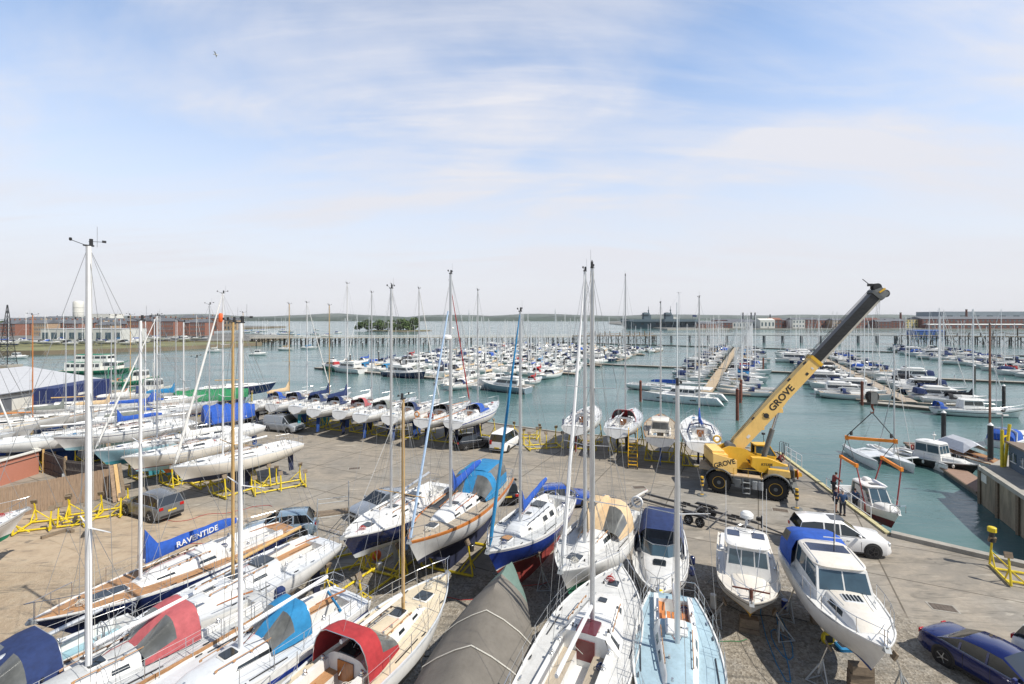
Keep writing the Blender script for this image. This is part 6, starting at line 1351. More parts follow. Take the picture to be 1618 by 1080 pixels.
# superstructure, local frame turned so +x is the boom
bx0 = Vector((17.45, 38.6, 0)); tipw = AT(1388, 462, 37.3); 
dirb = Vector((tipw.x-bx0.x, tipw.y-bx0.y, 0)); yaw = math.atan2(dirb.y, dirb.x)
turn = bpy.data.objects.new('superstructure', None); C.objects.link(turn); turn.parent = CR
loc = CR.matrix_basis if False else None
mrot = Matrix.Rotation(-crz, 4, 'Z')
tc_w = bx0+Vector((cos(yaw), sin(yaw), 0))*1.5
pl = mrot @ (tc_w-Vector((mid.x, mid.y, 0)))
bpy.data.objects.remove(turn)
SUP = Matrix.Translation(pl) @ Matrix.Rotation(yaw-crz, 4, 'Z')
def sp(mb, name, **k): mb.xf(SUP); return mb.obj(name, CR, **k)
mb = MB(); mb.lathe([(.75, 1.4), (.8, 1.5), (.8, 1.75), (.7, 1.8)], (0, 0, 0), cgrey, 24); sp(mb, 'slew_ring')
mb = MB()
for q in (-.52, .52):
    mb.prism([(-2.6, 1.75), (.9, 1.75), (1.9, 1.95), (2.2, 2.15), (1.9, 2.45), (.3, 2.75), (-.9, 3.35), (-1.8, 3.45), (-2.6, 3.1)], q-.06, q+.06, cy)
mb.box((-.6, 0, 1.85), (3.9, 1.1, .14), cy); mb.box((-1.9, 0, 2.4), (1.3, .98, 1.1), cgrey); sp(mb, 'turntable_frame', smooth=False)
mb = MB(); mb.prism([(-3.0, 1.75), (-2.1, 1.62), (-2.1, 2.95), (-3.2, 3.05), (-3.2, 2.15)], -1.35, 1.35, cyp); 
o = sp(mb, 'counterweight', smooth=False)
mt_ = SUP @ Matrix.Translation((-2.6, -1.365, 2.35)) @ Matrix.Rotation(R(90), 4, 'X'); 
mb = MB(); mb.box((-2.75, 0, 3.05), (.9, 2.2, .3), cyp); mb.lathe([(.05, -.5), (.32, -.5), (.32, .5), (.05, .5)], (-1.55, 0, 3.35), cgrey, 16, 'Y'); sp(mb, 'winch_drum')
# near side lettered side panel of the counterweight, long flank
mb = MB(); mb.prism([(-3.25, 2.1), (-1.5, 1.5), (-1.5, 2.6), (-3.25, 3.1)], -1.5, -1.36, cyp); fl = sp(mb, 'side_panel', smooth=False)
textmesh('GROVE', .52, .004, blackp, 'lettering', fl, SUP @ Matrix.Translation((-2.42, -1.505, 2.33)) @ Matrix.Rotation(R(-15), 4, 'Y') @ Matrix.Rotation(R(90), 4, 'X') @ Matrix.Rotation(R(0), 4, 'Z'), .012, .95)
mb = MB(); mb.prism([(-.4, 2.15), (.2, 1.72), (2.6, 1.35), (3.3, 1.5), (3.25, 1.75), (2.0, 2.35), (.9, 2.75), (-.3, 2.8)], -1.3, -.75, cy); h_ = sp(mb, 'machinery_housing', smooth=False)
textmesh('RT530E', .26, .004, blackp, 'lettering', h_, SUP @ Matrix.Translation((.75, -1.305, 2.3)) @ Matrix.Rotation(R(90), 4, 'X'), .004, 1)
mb = MB()
for i in range(5): mb.tube([(-.6+i*.12, -.9, 2.6-.05*i), (-.1+i*.15, -1.2, 1.9), (.4+i*.2, -1.0, 1.6)], .035, blackp, 6)
sp(mb, 'hydraulic_hose')
# cab on the far side
def cabp():
    x0, x1, y0, y1, z0, z1 = .55, 2.15, .6, 1.5, 1.75, 3.35
    pts = [(x0, z0), (x1-.2, z0), (x1+.1, z0+.75), (x1-.45, z1), (x0+.05, z1)]
    mb = MB(); mb.prism([(x0, z0), (x1-.2, z0), (x1+.1, z0+.7), (x0, z0+.7)], y0, y1, cy); mb.prism([(x0, z1-.1), (x1-.42, z1-.1), (x1-.5, z1), (x0, z1)], y0-.03, y1+.03, cy)
    for y in (y0+.03, y1-.03):
        mb.bar((x0+.04, y, z0+.7), (x0+.04, y, z1-.05), .08, cy); mb.bar((x1+.06, y, z0+.7), (x1-.47, y, z1-.05), .07, cy); mb.bar((x0+.75, y, z0+.7), (x0+.7, y, z1-.05), .06, cy)
    c = sp(mb, 'cab', smooth=False)
    for y in (y0+.02, y1-.02):
        mb = MB(); mb.prism([(x0+.08, z0+.72), (x1+.02, z0+.72), (x1-.5, z1-.1), (x0+.08, z1-.1)], y-.008, y+.008, glassb); mb.xf(SUP); mb.obj('window', c, smooth=False)
    mb = MB(); mb.add([(x1+.07, y0+.06, z0+.72), (x1+.07, y1-.06, z0+.72), (x1-.46, y1-.06, z1-.1), (x1-.46, y0+.06, z1-.1)], [(0, 1, 2, 3)], glassb); mb.xf(SUP); mb.obj('windscreen', c, smooth=False)
cabp()
# boom along the direction base -> tip
baseL = Vector((-1.5+.0, 0, 2.95)); tipL = SUP.inverted() @ (Matrix.Rotation(-crz, 4, 'Z') @ (tipw-Vector((mid.x, mid.y, 0))))
bd = (tipL-baseL); BL = bd.length; bd.normalize(); bu = Vector((0, 1, 0)).cross(bd)*-1; bu = bd.cross(Vector((0, 1, 0))) ; bu = bu if bu.z > 0 else -bu
def bsec(s_, w_, h_, off=0): c = baseL+bd*s_+bu*off; return [c+Vector((0, -w_/2, 0))-bu*h_/2, c+Vector((0, w_/2, 0))-bu*h_/2, c+Vector((0, w_/2, 0))+bu*h_/2, c+Vector((0, -w_/2, 0))+bu*h_/2]
def ss(px_): return 0
s1 = BL*.585
mb = MB(); mb.loft([bsec(0, .74, .5, -.05), bsec(.9, .74, .98), bsec(s1*.52, .74, 1.02), bsec(s1*.60, .74, .92, .04), bsec(s1, .74, .92, .04)], cyp, caps=True); bo = sp(mb, 'boom', smooth=False)
mb = MB(); mb.loft([bsec(s1-.25, .84, 1.06, .04), bsec(s1, .84, 1.06, .04)], cy, caps=True); mb.xf(SUP); mb.obj('boom_collar', bo, smooth=False)
mb = MB(); mb.loft([bsec(s1, .60, .76, .04), bsec(BL-.3, .60, .76, .04)], cblk, caps=True); ms_ = sp(mb, 'boom_extension', smooth=False)
mb = MB()
for q in (-1, 1): mb.loft([bsec(s1, .02, .1, -.30), bsec(BL-.4, .02, .1, -.30)], galv, caps=True) if False else None
mb.loft([[p+Vector((0, 0, 0)) for p in bsec(s1, .62, .14, -.33)], bsec(BL-.3, .62, .14, -.33)], M('worn pale steel flank', (.55, .52, .45), .5, metal=.3, var=.2, dirt=.3), caps=True); mb.xf(SUP); mb.obj('wear_plate', ms_, smooth=False)
# boom head
mb = MB(); mb.loft([bsec(BL-.45, .74, .92, .04), bsec(BL-.2, .8, 1.0, .04)], cgrey, caps=True); mb.loft([bsec(BL-.2, .7, .95, .0), bsec(BL+.35, .66, .7, -.15)], cgrey, caps=True)
for k, (a, o_) in enumerate([(BL+.2, -.35), (BL+.2, .4)]):
    c = baseL+bd*a+bu*o_
    for y in (-.18, 0, .18): mb.lathe([(.04, -.05), (.3, -.05), (.24, 0), (.3, .05), (.04, .05)], c+Vector((0, y, 0)), blackp, 16, 'Y')
mb.loft([bsec(BL-.1, .82, .12, .1), bsec(BL+.4, .82, .12, .0)], cy, caps=True); c = baseL+bd*(BL+.05)+bu*.65; mb.tube([c-bu*.2, c+bu*.3, c+bu*.9], .03, blackp, 5); mb.box(c+bu*.2, (.3, .2, .2), blackp); sp(mb, 'boom_head', smooth=False)
textmesh('GROVE', .72, .005, blackp, 'lettering', bo, SUP @ (lambda c, x, u: Matrix(((x.x, u.x, 0, c.x), (x.y, u.y, -1, c.y), (x.z, u.z, 0, c.z), (0, 0, 0, 1))))(baseL+bd*(s1*.585)+bu*.05+Vector((0, -.376, 0)), bd, bu), .018, 1.05)
mb = MB(); c = baseL+bd*(s1*.40)+Vector((0, -.39, 0)); mb.lathe([(.02, 0), (.2, 0), (.2, -.03), (.02, -.03)], c, blackp, 18, 'Y'); mb.bar(c-bu*.3, c+bu*.3, .05, blackp); mb.xf(SUP); mb.obj('boom_pin', bo)
for s_ in (.30, .72, .9): mb = MB(); c = baseL+bd*(s1*s_)+bu*(.55)+Vector((0, -.3, 0)); mb.bar(c, c+bd*.28, .12, blackp); mb.xf(SUP); mb.obj('cable_guide', bo, smooth=False)
mb = MB(); c = baseL+bd*s1*.50-bu*.55; mb.box(c+Vector((0, 0, 0)), (.5, .5, .3), cyp); c2 = baseL+bd*s1*.30-bu*.52; mb.box(c2, (.4, .3, .2), cyp); mb.xf(SUP); mb.obj('cylinder_bracket', bo, smooth=False)
a0 = Vector((.95, 0, 2.35)); mb = MB(); mb.tube([a0, lerp(a0, c, .62)], .19, cgrey, 12); lc = sp(mb, 'luffing_cylinder'); mb = MB(); mb.tube([lerp(a0, c, .6), c], .11, steel, 10); mb.xf(SUP); mb.obj('piston_rod', lc)
# rope along the boom back, hazard stripes, rails, mirror and plates
mb = MB()
for y in (-.1, .1): mb.tube([Vector((-1.5, y, 3.65)), baseL+bd*(s1*.5)+bu*.72+Vector((0, y, 0)), baseL+bd*(BL+.1)+bu*.6+Vector((0, y, 0))], .018, blackp, 4)
sp(mb, 'winch_rope')
mb = MB()
for k in range(7): mb.box((-3.215, -1.1+k*.36, 2.0), (.02, .16, .32), blackp, rot=Matrix.Rotation(.6, 3, 'X'))
sp(mb, 'hazard_stripe', smooth=False)
mb = MB()
for x in (-.9, .1, 1.0): mb.tube([(x, -1.38, 1.55), (x, -1.38, 2.1)], .02, cy, 5)
mb.tube([(-.9, -1.38, 2.1), (1.0, -1.38, 2.1)], .02, cy, 5); mb.obj('deck_rail', CR)
for k, (a, w_) in enumerate(((.18, .3), (.86, .22), (.92, .14))):
    mb = MB(); c = baseL+bd*(s1*a)-bu*.1+Vector((0, -.378, 0)); mb.bar(c-bd*w_/2, c+bd*w_/2, .012, (gel, blackp, gel)[k], .2); mb.xf(SUP); mb.obj('warning_plate', bo, smooth=False)
mb = MB()
for k in range(4): mb.tube([baseL+bd*.3-bu*.55+Vector((0, -.25+.1*k, 0)), Vector((.3, -.25+.1*k, 2.7-.05*k)), Vector((1.0, -.3+.12*k, 2.15)), Vector((1.3, -.6, 1.6))], .028, blackp, 5)
sp(mb, 'boom_hose')
mb = MB()
for z in (.35, .75, 1.15): mb.box((-.02, -1.5, z), (.5, .22, .03), galv)
mb.bar((-.26, -1.5, .3), (-.26, -1.5, 1.45), .03, galv); mb.bar((.22, -1.5, .3), (.22, -1.5, 1.45), .03, galv); mb.obj('access_step', CR, smooth=False)
# hoist rope down to the hook block
Yh = 37.6
tip = AT(1388, 470, 37.3); hb = AT(1378, 628, Yh)
toL = lambda v: Matrix.Rotation(-crz, 4, 'Z') @ (v-Vector((mid.x, mid.y, 0)))
mb = MB()
for dx in (-.12, 0, .12): mb.tube([toL(tip+Vector((dx, 0, -.2))), toL(hb+Vector((dx, 0, .4)))], .012, steel, 4)
mb.obj('hoist_rope', CR)
mb = MB(); hl_ = AT(1375, 485, 37.2); mb.tube([toL(tip+Vector((-.4, 0, -.1))), toL(hl_)], .012, steel, 4); mb.ball(toL(hl_), (.12, .12, .2), blackp); mb.obj('auxiliary_hook', CR)
HB = thing('hook_block', 'black hook block hanging from the crane rope above the lifting frame', 'hook block', hb)
mb = MB()
for y in (-.14, 0, .14): mb.lathe([(.05, -.05), (.42, -.05), (.36, 0), (.42, .05), (.05, .05)], (0, y, .1), blackp, 20, 'Y')
mb.box((0, -.22, 0), (.5, .03, .9), cgrey); mb.box((0, .22, 0), (.5, .03, .9), cgrey); mb.obj('sheave_block', HB)
mb = MB(); mb.tube([(0, 0, -.4), (0, 0, -.75), (.12, 0, -.95), (.1, 0, -1.15), (-.06, 0, -1.2), (-.14, 0, -1.08)], [.09, .08, .07, .07, .05, .03], rust, 8); mb.obj('hook', HB)
# lifting frame
e1, e2 = Vector((26.7, 38.7, 4.0)), Vector((29.6, 37.5, 4.0)); e1 = AT(1338, 691, 38.7); e2 = AT(1415, 697, 37.5)
FR = thing('lifting_frame', 'orange spreader beams with slings hanging under the hook block', 'lifting frame', (e1+e2)/2); o0 = (e1+e2)/2
mb = MB(); mb.bar(e1-o0, e2-o0, .16, orb, .22); mb.box(e1-o0, (.22, .3, .32), orb, rz=-.4); mb.box(e2-o0, (.22, .3, .32), orb, rz=-.4); mb.obj('main_beam', FR, smooth=False)
hk = hb+Vector((0, 0, -1.15))-o0
for e in (e1, e2): mb = MB(); mb.tube([hk, e-o0+Vector((0, 0, .15))], .035, blackp, 5); q = lerp(hk, e-o0, .82); mb.box(q, (.2, .1, .3), blackp, rz=.4); mb.obj('chain_leg', FR)
sideb = [(AT(1329, 721, 38.9), AT(1353, 735, 36.3)), (AT(1394, 723, 38.2), AT(1424, 741, 35.6))]
# the lifted boat: bow towards the viewer along the quay
BC = Vector((27.35, 37.0, 0)); BD = Vector((-.13, -.99, 0)).normalized(); BLn = 6.9; brz = math.atan2(BD.y, BD.x)
br, bh = motor('cabin_cruiser', 'small white pilothouse boat with dark red bottom hanging in crane slings', 'motor boat', (BC.x, BC.y, -2.0), brz, BLn, 2.45, .75, style='wheelhouse', fb=(.8, .85, 1.15), anti=M('dark red bottom paint', (.14, .015, .02), .6, dirt=.15), boot=M('dark red bottom paint'), bootz=.45, cab=(.36, .74, 1.3), cabw=.88, cabf=.8, rf=.75, ra=.1, wf=2, ws=2, t=(.03, .34, .9), hr=(.3, .25), c0=.85, c1=.5, roof=gel, deck=gel, glass=glassb, v=(.2, .92), floor=gelg, seat=skyb)
mb = MB(); mb.rbox((-.35, 0, bh.z0+.85+1.3+.22), (.6, .45, .25), gel, r=.12); mb.rbox((.55, 0, bh.z0+.85+1.3+.14), (.5, .6, .04), glass, r=.1); mb.obj('roof_hatch', br)
mb = MB(); mb.tube([(3.3, .5, bh.z0+1.2), (3.3, .5, bh.z0+1.7), (3.55, 0, bh.z0+1.75), (3.3, -.5, bh.z0+1.7), (3.3, -.5, bh.z0+1.2)], .03, steel, 6); mb.obj('bow_hoop', br)
for i, (a, b) in enumerate(sideb):
    mb = MB(); mb.bar(a-o0, b-o0, .14, orb, .2); mb.box(a-o0, (.2, .2, .28), orb); mb.box(b-o0, (.2, .2, .28), orb); mb.obj('side_beam', FR, smooth=False)
    e = (e1, e2)[i]
    for p in (a, b):
        mb = MB(); mb.tube([e-o0, p-o0], .025, blackp, 5); mb.obj('chain', FR)
for p, tl in ((sideb[0][0], .27), (sideb[0][1], .24)): pass
for i, tt in enumerate((.22, .70)):
    x = -BLn/2+BLn*tt; m4 = Matrix.Translation((BC.x, BC.y, -2.0)) @ Matrix.Rotation(brz, 4, 'Z')
    bw = bh.b(tt); zt = bh.zd(tt)+bh.z0; zk_ = bh.zk(tt)+bh.z0-.03
    loop = [m4 @ Vector((x, q*bw*k_, z_)) for q, k_, z_ in ((1, 1.03, zt+.1), (1, 1.01, zt-.5), (1, .75, zk_+.3), (1, 0, zk_), (-1, .75, zk_+.3), (-1, 1.01, zt-.5), (-1, 1.03, zt+.1))]
    # local +y of the boat is world +x side here
    left, right = sideb[0][i], sideb[1][i]
    pts = [right]+loop+[left] if (loop[0]-right).length < (loop[0]-left).length else [left]+loop+[right]
    mb = MB(); mb.tube([p-o0 for p in pts], .05, M('faded red sling', (.35, .06, .06), .9), 5); mb.obj('sling', FR)
mb = MB()
# ------------------------------------------------ people
skin = M('skin', (.48, .27, .19), .6, var=.08); hair = M('dark hair', (.03, .02, .015), .8); hairg = M('grey hair', (.3, .28, .26), .8)
def person(label, x, y, z, rz, top, leg, pose, legskin=False, hm=hair, H=1.76, face=0):
    """pose: dict of joint positions in metres for a 1.76 m figure; x forward, y left"""
    t = thing('person', label, 'person', (x, y, z), rz); k = H/1.76
    J = dict(hip=(0, 0, .95), chest=(0, 0, 1.30), neck=(0, 0, 1.50), ls=(0, .2, 1.42), rs=(0, -.2, 1.42), le=(.05, .27, 1.14), re=(.05, -.27, 1.14), lh=(.18, .25, .90), rh=(.18, -.25, .90), lhip=(0, .1, .9), rhip=(0, -.1, .9), lk=(.03, .11, .49), rk=(.03, -.11, .49), la=(0, .12, .08), ra=(0, -.12, .08), head=(.03, 0, 1.64))
    J.update(pose); V_ = {a: Vector(b)*k for a, b in J.items()}
    def skinned(name, pts, edges, radii, m, root=0):
        me = bpy.data.meshes.new(name); me.from_pydata([tuple(p) for p in pts], edges, []); o = bpy.data.objects.new(name, me); C.objects.link(o)
        md = o.modifiers.new('skin', 'SKIN'); sv_ = me.skin_vertices[0].data
        for i, r_ in enumerate(radii): sv_[i].radius = (r_ if isinstance(r_, tuple) else (r_, r_))
        sv_[root].use_root = True; md.use_smooth_shade = True; s2 = o.modifiers.new('sub', 'SUBSURF'); s2.levels = 1; s2.render_levels = 1
        me.materials.append(m); bpy.context.view_layer.update(); dg = bpy.context.evaluated_depsgraph_get()
        m2 = bpy.data.meshes.new_from_object(o.evaluated_get(dg)); m2.name = name; bpy.data.objects.remove(o); o = bpy.data.objects.new(name, m2); C.objects.link(o); o.parent = t; m2.polygons.foreach_set('use_smooth', [True]*len(m2.polygons))
        return o
    toe = lambda a: V_[a]+Vector((.15, 0, -.04))*k
    # skin body, one continuous mesh
    names = ['hip', 'chest', 'neck', 'ls', 'le', 'lh', 'rs', 're', 'rh', 'lhip', 'lk', 'la', 'rhip', 'rk', 'ra']
    pts = [V_[n] for n in names]; rad = [(.13, .11), (.15, .11), .058, .062, .045, .03, .062, .045, .03, .085, .06, .04, .085, .06, .04]
    pts += [toe('la'), toe('ra')]; rad += [.035, .035]; I = {n: i for i, n in enumerate(names)}
    E = [('hip', 'chest'), ('chest', 'neck'), ('chest', 'ls'), ('ls', 'le'), ('le', 'lh'), ('chest', 'rs'), ('rs', 're'), ('re', 'rh'), ('hip', 'lhip'), ('lhip', 'lk'), ('lk', 'la'), ('hip', 'rhip'), ('rhip', 'rk'), ('rk', 'ra')]
    ed = [(I[a], I[b]) for a, b in E]+[(I['la'], 15), (I['ra'], 16)]
    hd = V_['head']; nd_ = (V_['head']-V_['neck']).normalized()
    pts += [V_['neck']+nd_*.05, hd, hd+nd_*.07]; rad += [.05, (.075, .09), .06]; ed += [(I['neck'], 17), (17, 18), (18, 19)]
    # hands with five fingers
    for hn, en in (('lh', 'le'), ('rh', 're')):
        d = (V_[hn]-V_[en]).normalized(); sd = d.cross(Vector((1, 0, 0))); sd = sd.normalized() if sd.length > .1 else Vector((0, 1, 0)); nn_ = d.cross(sd); b0 = len(pts)
        pts.append(V_[hn]+d*.05); rad.append((.034, .018)); ed.append((I[hn], b0))
        for f in range(4):
            p0 = V_[hn]+d*.085+sd*(f-1.5)*.021; i0 = len(pts); ln = (.065, .08, .075, .055)[f]; pts += [p0, p0+d*ln*.5+nn_*.008, p0+d*ln*.85+nn_*.03]; rad += [.010, .009, .008]; ed += [(b0, i0), (i0, i0+1), (i0+1, i0+2)]
        i0 = len(pts); pts += [V_[hn]+d*.03+sd*.045, V_[hn]+d*.07+sd*.06+nn_*.015]; rad += [.012, .010]; ed += [(b0, i0), (i0, i0+1)]
    body = skinned('body', pts, ed, rad, skin)
    mb = MB(); fwd = Vector((cos(face), sin(face), 0))
    sdv = Vector((-fwd.y, fwd.x, 0)); hm_ = Matrix((tuple(fwd), tuple(sdv), tuple(fwd.cross(sdv)))).transposed()
    mb2 = MB(); mb2.ball((-.015, 0, .05), (.098, .083, .085), hm, 12, 8); mb2.xf(Matrix.Translation(hd) @ hm_.to_4x4()); mb2.obj('hair', t)
    mb3 = MB(); mb3.ball((.085, 0, -.01), (.022, .014, .026), skin); mb3.ball((.07, .032, .02), .011, gel); mb3.ball((.07, -.032, .02), .011, gel); mb3.ball((.078, .032, .02), .006, hair); mb3.ball((.078, -.032, .02), .006, hair)
    mb3.ball((.074, 0, -.05), (.012, .025, .008), cvred); mb3.ball((0, .085, 0), (.02, .014, .032), skin); mb3.ball((0, -.085, 0), (.02, .014, .032), skin); mb3.xf(Matrix.Translation(hd) @ hm_.to_4x4()); mb3.obj('face', t)
    # clothing
    nm = ['hip', 'chest', 'neck', 'ls', 'le', 'rs', 're']; I2 = {n: i for i, n in enumerate(nm)}; P2 = [V_[n] for n in nm]; P2[2] = lerp(V_['chest'], V_['neck'], .8)
    P2[4] = lerp(V_['le'], V_['lh'], .0 if legskin else .75); P2[6] = lerp(V_['re'], V_['rh'], .0 if legskin else .75); P2[0] = lerp(V_['hip'], V_['chest'], -.12)
    ex = [(0, 1), (1, 2), (1, 3), (3, 4), (1, 5), (5, 6)]
    if not legskin:
        P2 += [V_['le'], V_['re']]; ex = [(0, 1), (1, 2), (1, 3), (3, 7), (7, 4), (1, 5), (5, 8), (8, 6)]
    skinned('jacket' if not legskin else 'shirt', P2, ex, [(.16, .13), (.18, .14), .09, .085, .055, .085, .055]+([] if legskin else [.06, .06]), top)
    e_ = .15 if legskin else .93
    P3 = [V_['hip'], V_['lhip'], V_['lk'], V_['rhip'], V_['rk']]; 
    if legskin: P3[2] = lerp(V_['lhip'], V_['lk'], .8); P3[4] = lerp(V_['rhip'], V_['rk'], .8); skinned('shorts', P3, [(0, 1), (1, 2), (0, 3), (3, 4)], [(.155, .13), .105, .095, .105, .095], leg)
    else: P3 += [lerp(V_['lk'], V_['la'], .93), lerp(V_['rk'], V_['ra'], .93)]; skinned('trousers', P3, [(0, 1), (1, 2), (2, 5), (0, 3), (3, 4), (4, 6)], [(.155, .13), .105, .08, .105, .08, .065, .065], leg)
    for a in ('la', 'ra'):
        mb = MB(); c = V_[a]; mb.rbox(c+Vector((.06, 0, -.03))*k, (.28, .1, .1), rubber, r=.045); mb.obj('shoe', t)
    return t
navyj = M('navy jacket cloth', (.02, .03, .08), .9, var=.2); blkt = M('dark trouser cloth', (.03, .035, .05), .9, var=.2); bluej = M('blue overall cloth', (.03, .07, .16), .9, var=.2); redj = M('red and black jacket cloth', (.22, .05, .05), .9, var=.5, scale=9)
p = G(1320, 809); person('person in navy top and dark shorts watching the lift', p.x, p.y, 0, R(-20), navyj, blkt, dict(lh=(.12, .28, .88), rh=(.15, -.2, 1.05), re=(-.02, -.27, 1.15)), legskin=True)
p = G(1331.5, 814.5); person('person in blue overalls standing beside the one in shorts', p.x, p.y, 0, R(70), bluej, blkt, dict(lh=(.25, .12, 1.1), rh=(.25, -.1, 1.1), le=(.0, .28, 1.15), re=(.0, -.28, 1.15)), hm=hairg)
p = G(1317, 781); p.x = 25.0*p.y/p.y if p.x > 25.2 else p.x; person('person in dark jacket reaching towards the hanging boat', p.x, p.y, 0, R(-10), redj, blkt, dict(lh=(.55, .12, 1.12), rh=(.5, -.12, 1.05), le=(.3, .24, 1.25), re=(.28, -.24, 1.2), chest=(.08, 0, 1.28), neck=(.14, 0, 1.47), ls=(.1, .2, 1.4), rs=(.1, -.2, 1.4), head=(.2, 0, 1.6)))
p = G(1351, 809, -.9); person('person in navy overalls standing on the landing beside the hull', 25.75, 36.3, -1.0, R(20), bluej, blkt, dict(lh=(.4, .2, 1.2), le=(.2, .26, 1.25), rh=(.35, -.15, 1.1)))
p = G(1231, 733); person('person in red and black crouching on the quay behind the crane', p.x, p.y, 0, R(-60), redj, blkt, dict(hip=(-.1, 0, .48), lhip=(-.08, .1, .45), rhip=(-.08, -.1, .45), chest=(.16, 0, .76), neck=(.3, 0, .92), ls=(.22, .2, .86), rs=(.22, -.2, .86), le=(.3, .28, .6), re=(.3, -.28, .6), lh=(.42, .15, .4), rh=(.42, -.15, .4), head=(.38, 0, 1.04), lk=(.3, .16, .5), rk=(.28, -.16, .46), la=(.0, .15, .08), ra=(.0, -.15, .08)))
# ------------------------------------------------ the marina
vv = Vector((.45, .89, 0)).normalized(); ll = Vector((.86, -.51, 0)).normalized()
def pontoon(label, a, b, w_=2.0, m=deckp, group='floating pontoons of the marina'):
    a = Vector((*a, WZ)); b = Vector((*b, WZ)); d = b-a; L_ = d.length; t = thing('pontoon', label, 'pontoon', a, math.atan2(d.y, d.x), group)
    mb = MB(); mb.box((L_/2, 0, .48), (L_, w_, .10), m); mb.obj('decking', t, smooth=False)
    n = max(1, min(int(L_/9), 60))
    mb = MB(); mb.box((L_/2, 0, .1), (L_-.1, w_*.9, .6), floatm); mb.box((L_/2, w_/2+.05, .42), (L_, .08, .16), wood); mb.box((L_/2, -w_/2-.05, .42), (L_, .08, .16), wood); mb.obj('float', t, smooth=False)
    if L_ > 30:
        for i in range(min(n, 14)):
            mb = MB(); x = (i+.5)*L_/min(n, 14); mb.rbox((x, w_*.3, .95), (.22, .18, .85), gel, r=.05); mb.box((x, w_*.3, 1.4), (.2, .16, .1), royal); mb.obj('service_post', t)
    return t
def pile(label, x, y, top, m=rust, r=.28):
    t = thing('mooring_pile', label, 'pile', (x, y, WZ), 0, 'mooring piles in the marina'); mb = MB(); mb.tube([(0, 0, -2), (0, 0, top)], r, m, 10); mb.obj('shaft', t); mb = MB(); mb.lathe([(r+.03, top), (r+.03, top+.06), (.03, top+.32)], (0, 0, 0), gel if m != rust else rust, 10); mb.obj('cap', t); return t
# prototypes
PY = []; PMB = []
def mk_y(desc, lod=0, **k):
    k.setdefault('mastm', aluw); PY.append([desc, yacht('moored_yacht', desc, 'yacht', (0, 0, WZ), 0, k.pop('L'), k.pop('B'), 0.0, lod=lod, boot=navy, mr=.12, fb=(1.15, 1.1, 1.45), **k)[0], False])
for a in [('white yacht with navy sail cover', dict(L=9.5, B=3.1, mh=12.5, cover=cvnavy, hood=cvnavy, mastm=aluw)), ('white yacht with royal blue cover', dict(L=10.5, B=3.4, mh=14, cover=cvroyal, hood=sailw, deck=nonskidw)), ('white yacht with beige sail cover', dict(L=8.6, B=2.9, mh=11, cover=cvbeige, hood=None, deck=teakg)),
          ('navy hulled yacht with white deck', dict(L=10.8, B=3.3, mh=14.5, top=navy, transom=navy, cover=cvnavy, hood=cvnavy, deck=teakg)), ('white yacht with black canvas', dict(L=11.5, B=3.6, mh=15.5, cover=cvblack, hood=cvblack, genoa=sailw, mastm=aluw)), ('white yacht with azure canvas', dict(L=9.0, B=3.0, mh=12, cover=cvazure, hood=cvazure, mastm=aluw)),
          ('white yacht with red canvas', dict(L=9.2, B=3.0, mh=12, cover=cvred, hood=cvred, stripe=antired, st=(.14, .24))), ('white yacht with bare boom', dict(L=8.2, B=2.8, mh=10.5, cover=sailw, hood=cvgrey, stripe=navy, st=(.14, .2))), ('white yacht with pale furled sails', dict(L=12.5, B=3.9, mh=16.5, cover=sailw, hood=cvnavy, genoa=sailw, deck=teakg))]:
    mk_y(a[0], **a[1])
def mk_m(desc, **k): PMB.append([desc, motor('moored_motor_boat', desc, 'motor boat', (0, 0, WZ), 0, k.pop('L'), k.pop('B'), 0.0, lod=0, boot=navy, **k)[0], False])
for a in [('white sports cruiser with navy canopy', dict(L=8.5, B=2.9, style='sport', canopy=cvnavy, stripe=navy, st=(.2, .3))), ('white sports cruiser with royal blue canopy', dict(L=9.5, B=3.1, style='sport', canopy=cvroyal, arch=True)), ('white flybridge motor yacht', dict(L=12.5, B=4.0, style='fly', fb=(1.0, 1.2, 1.7), canopy=cvnavy)), ('white open motor cruiser with arch', dict(L=10.5, B=3.4, style='sport', arch=True, fb=(.9, 1.0, 1.5))),
          ('white wheelhouse motor boat', dict(L=7.5, B=2.7, style='wheelhouse')), ('white motor cruiser with black canopy', dict(L=8, B=2.8, style='sport', canopy=cvblack)), ('long white motor yacht with dark windows', dict(L=14.5, B=4.3, style='fly', fb=(1.1, 1.3, 1.9)))]:
    mk_m(a[0], **a[1])
LBLN = {}
def put(P, i, x, y, rz, suffix, group):
    e = P[i]; lab = e[0]+', '+suffix
    if not e[2]: e[2] = True; o = e[1]; KIDS_seed = copy_tree; o.location = (x, y, WZ); o.rotation_euler = (0, 0, rz); o['label'] = lab; o['group'] = group; return o
    return copy_tree(e[1], (x, y, WZ), rz, lab, group)
rm = random.Random(21); NYM = [0, 0]
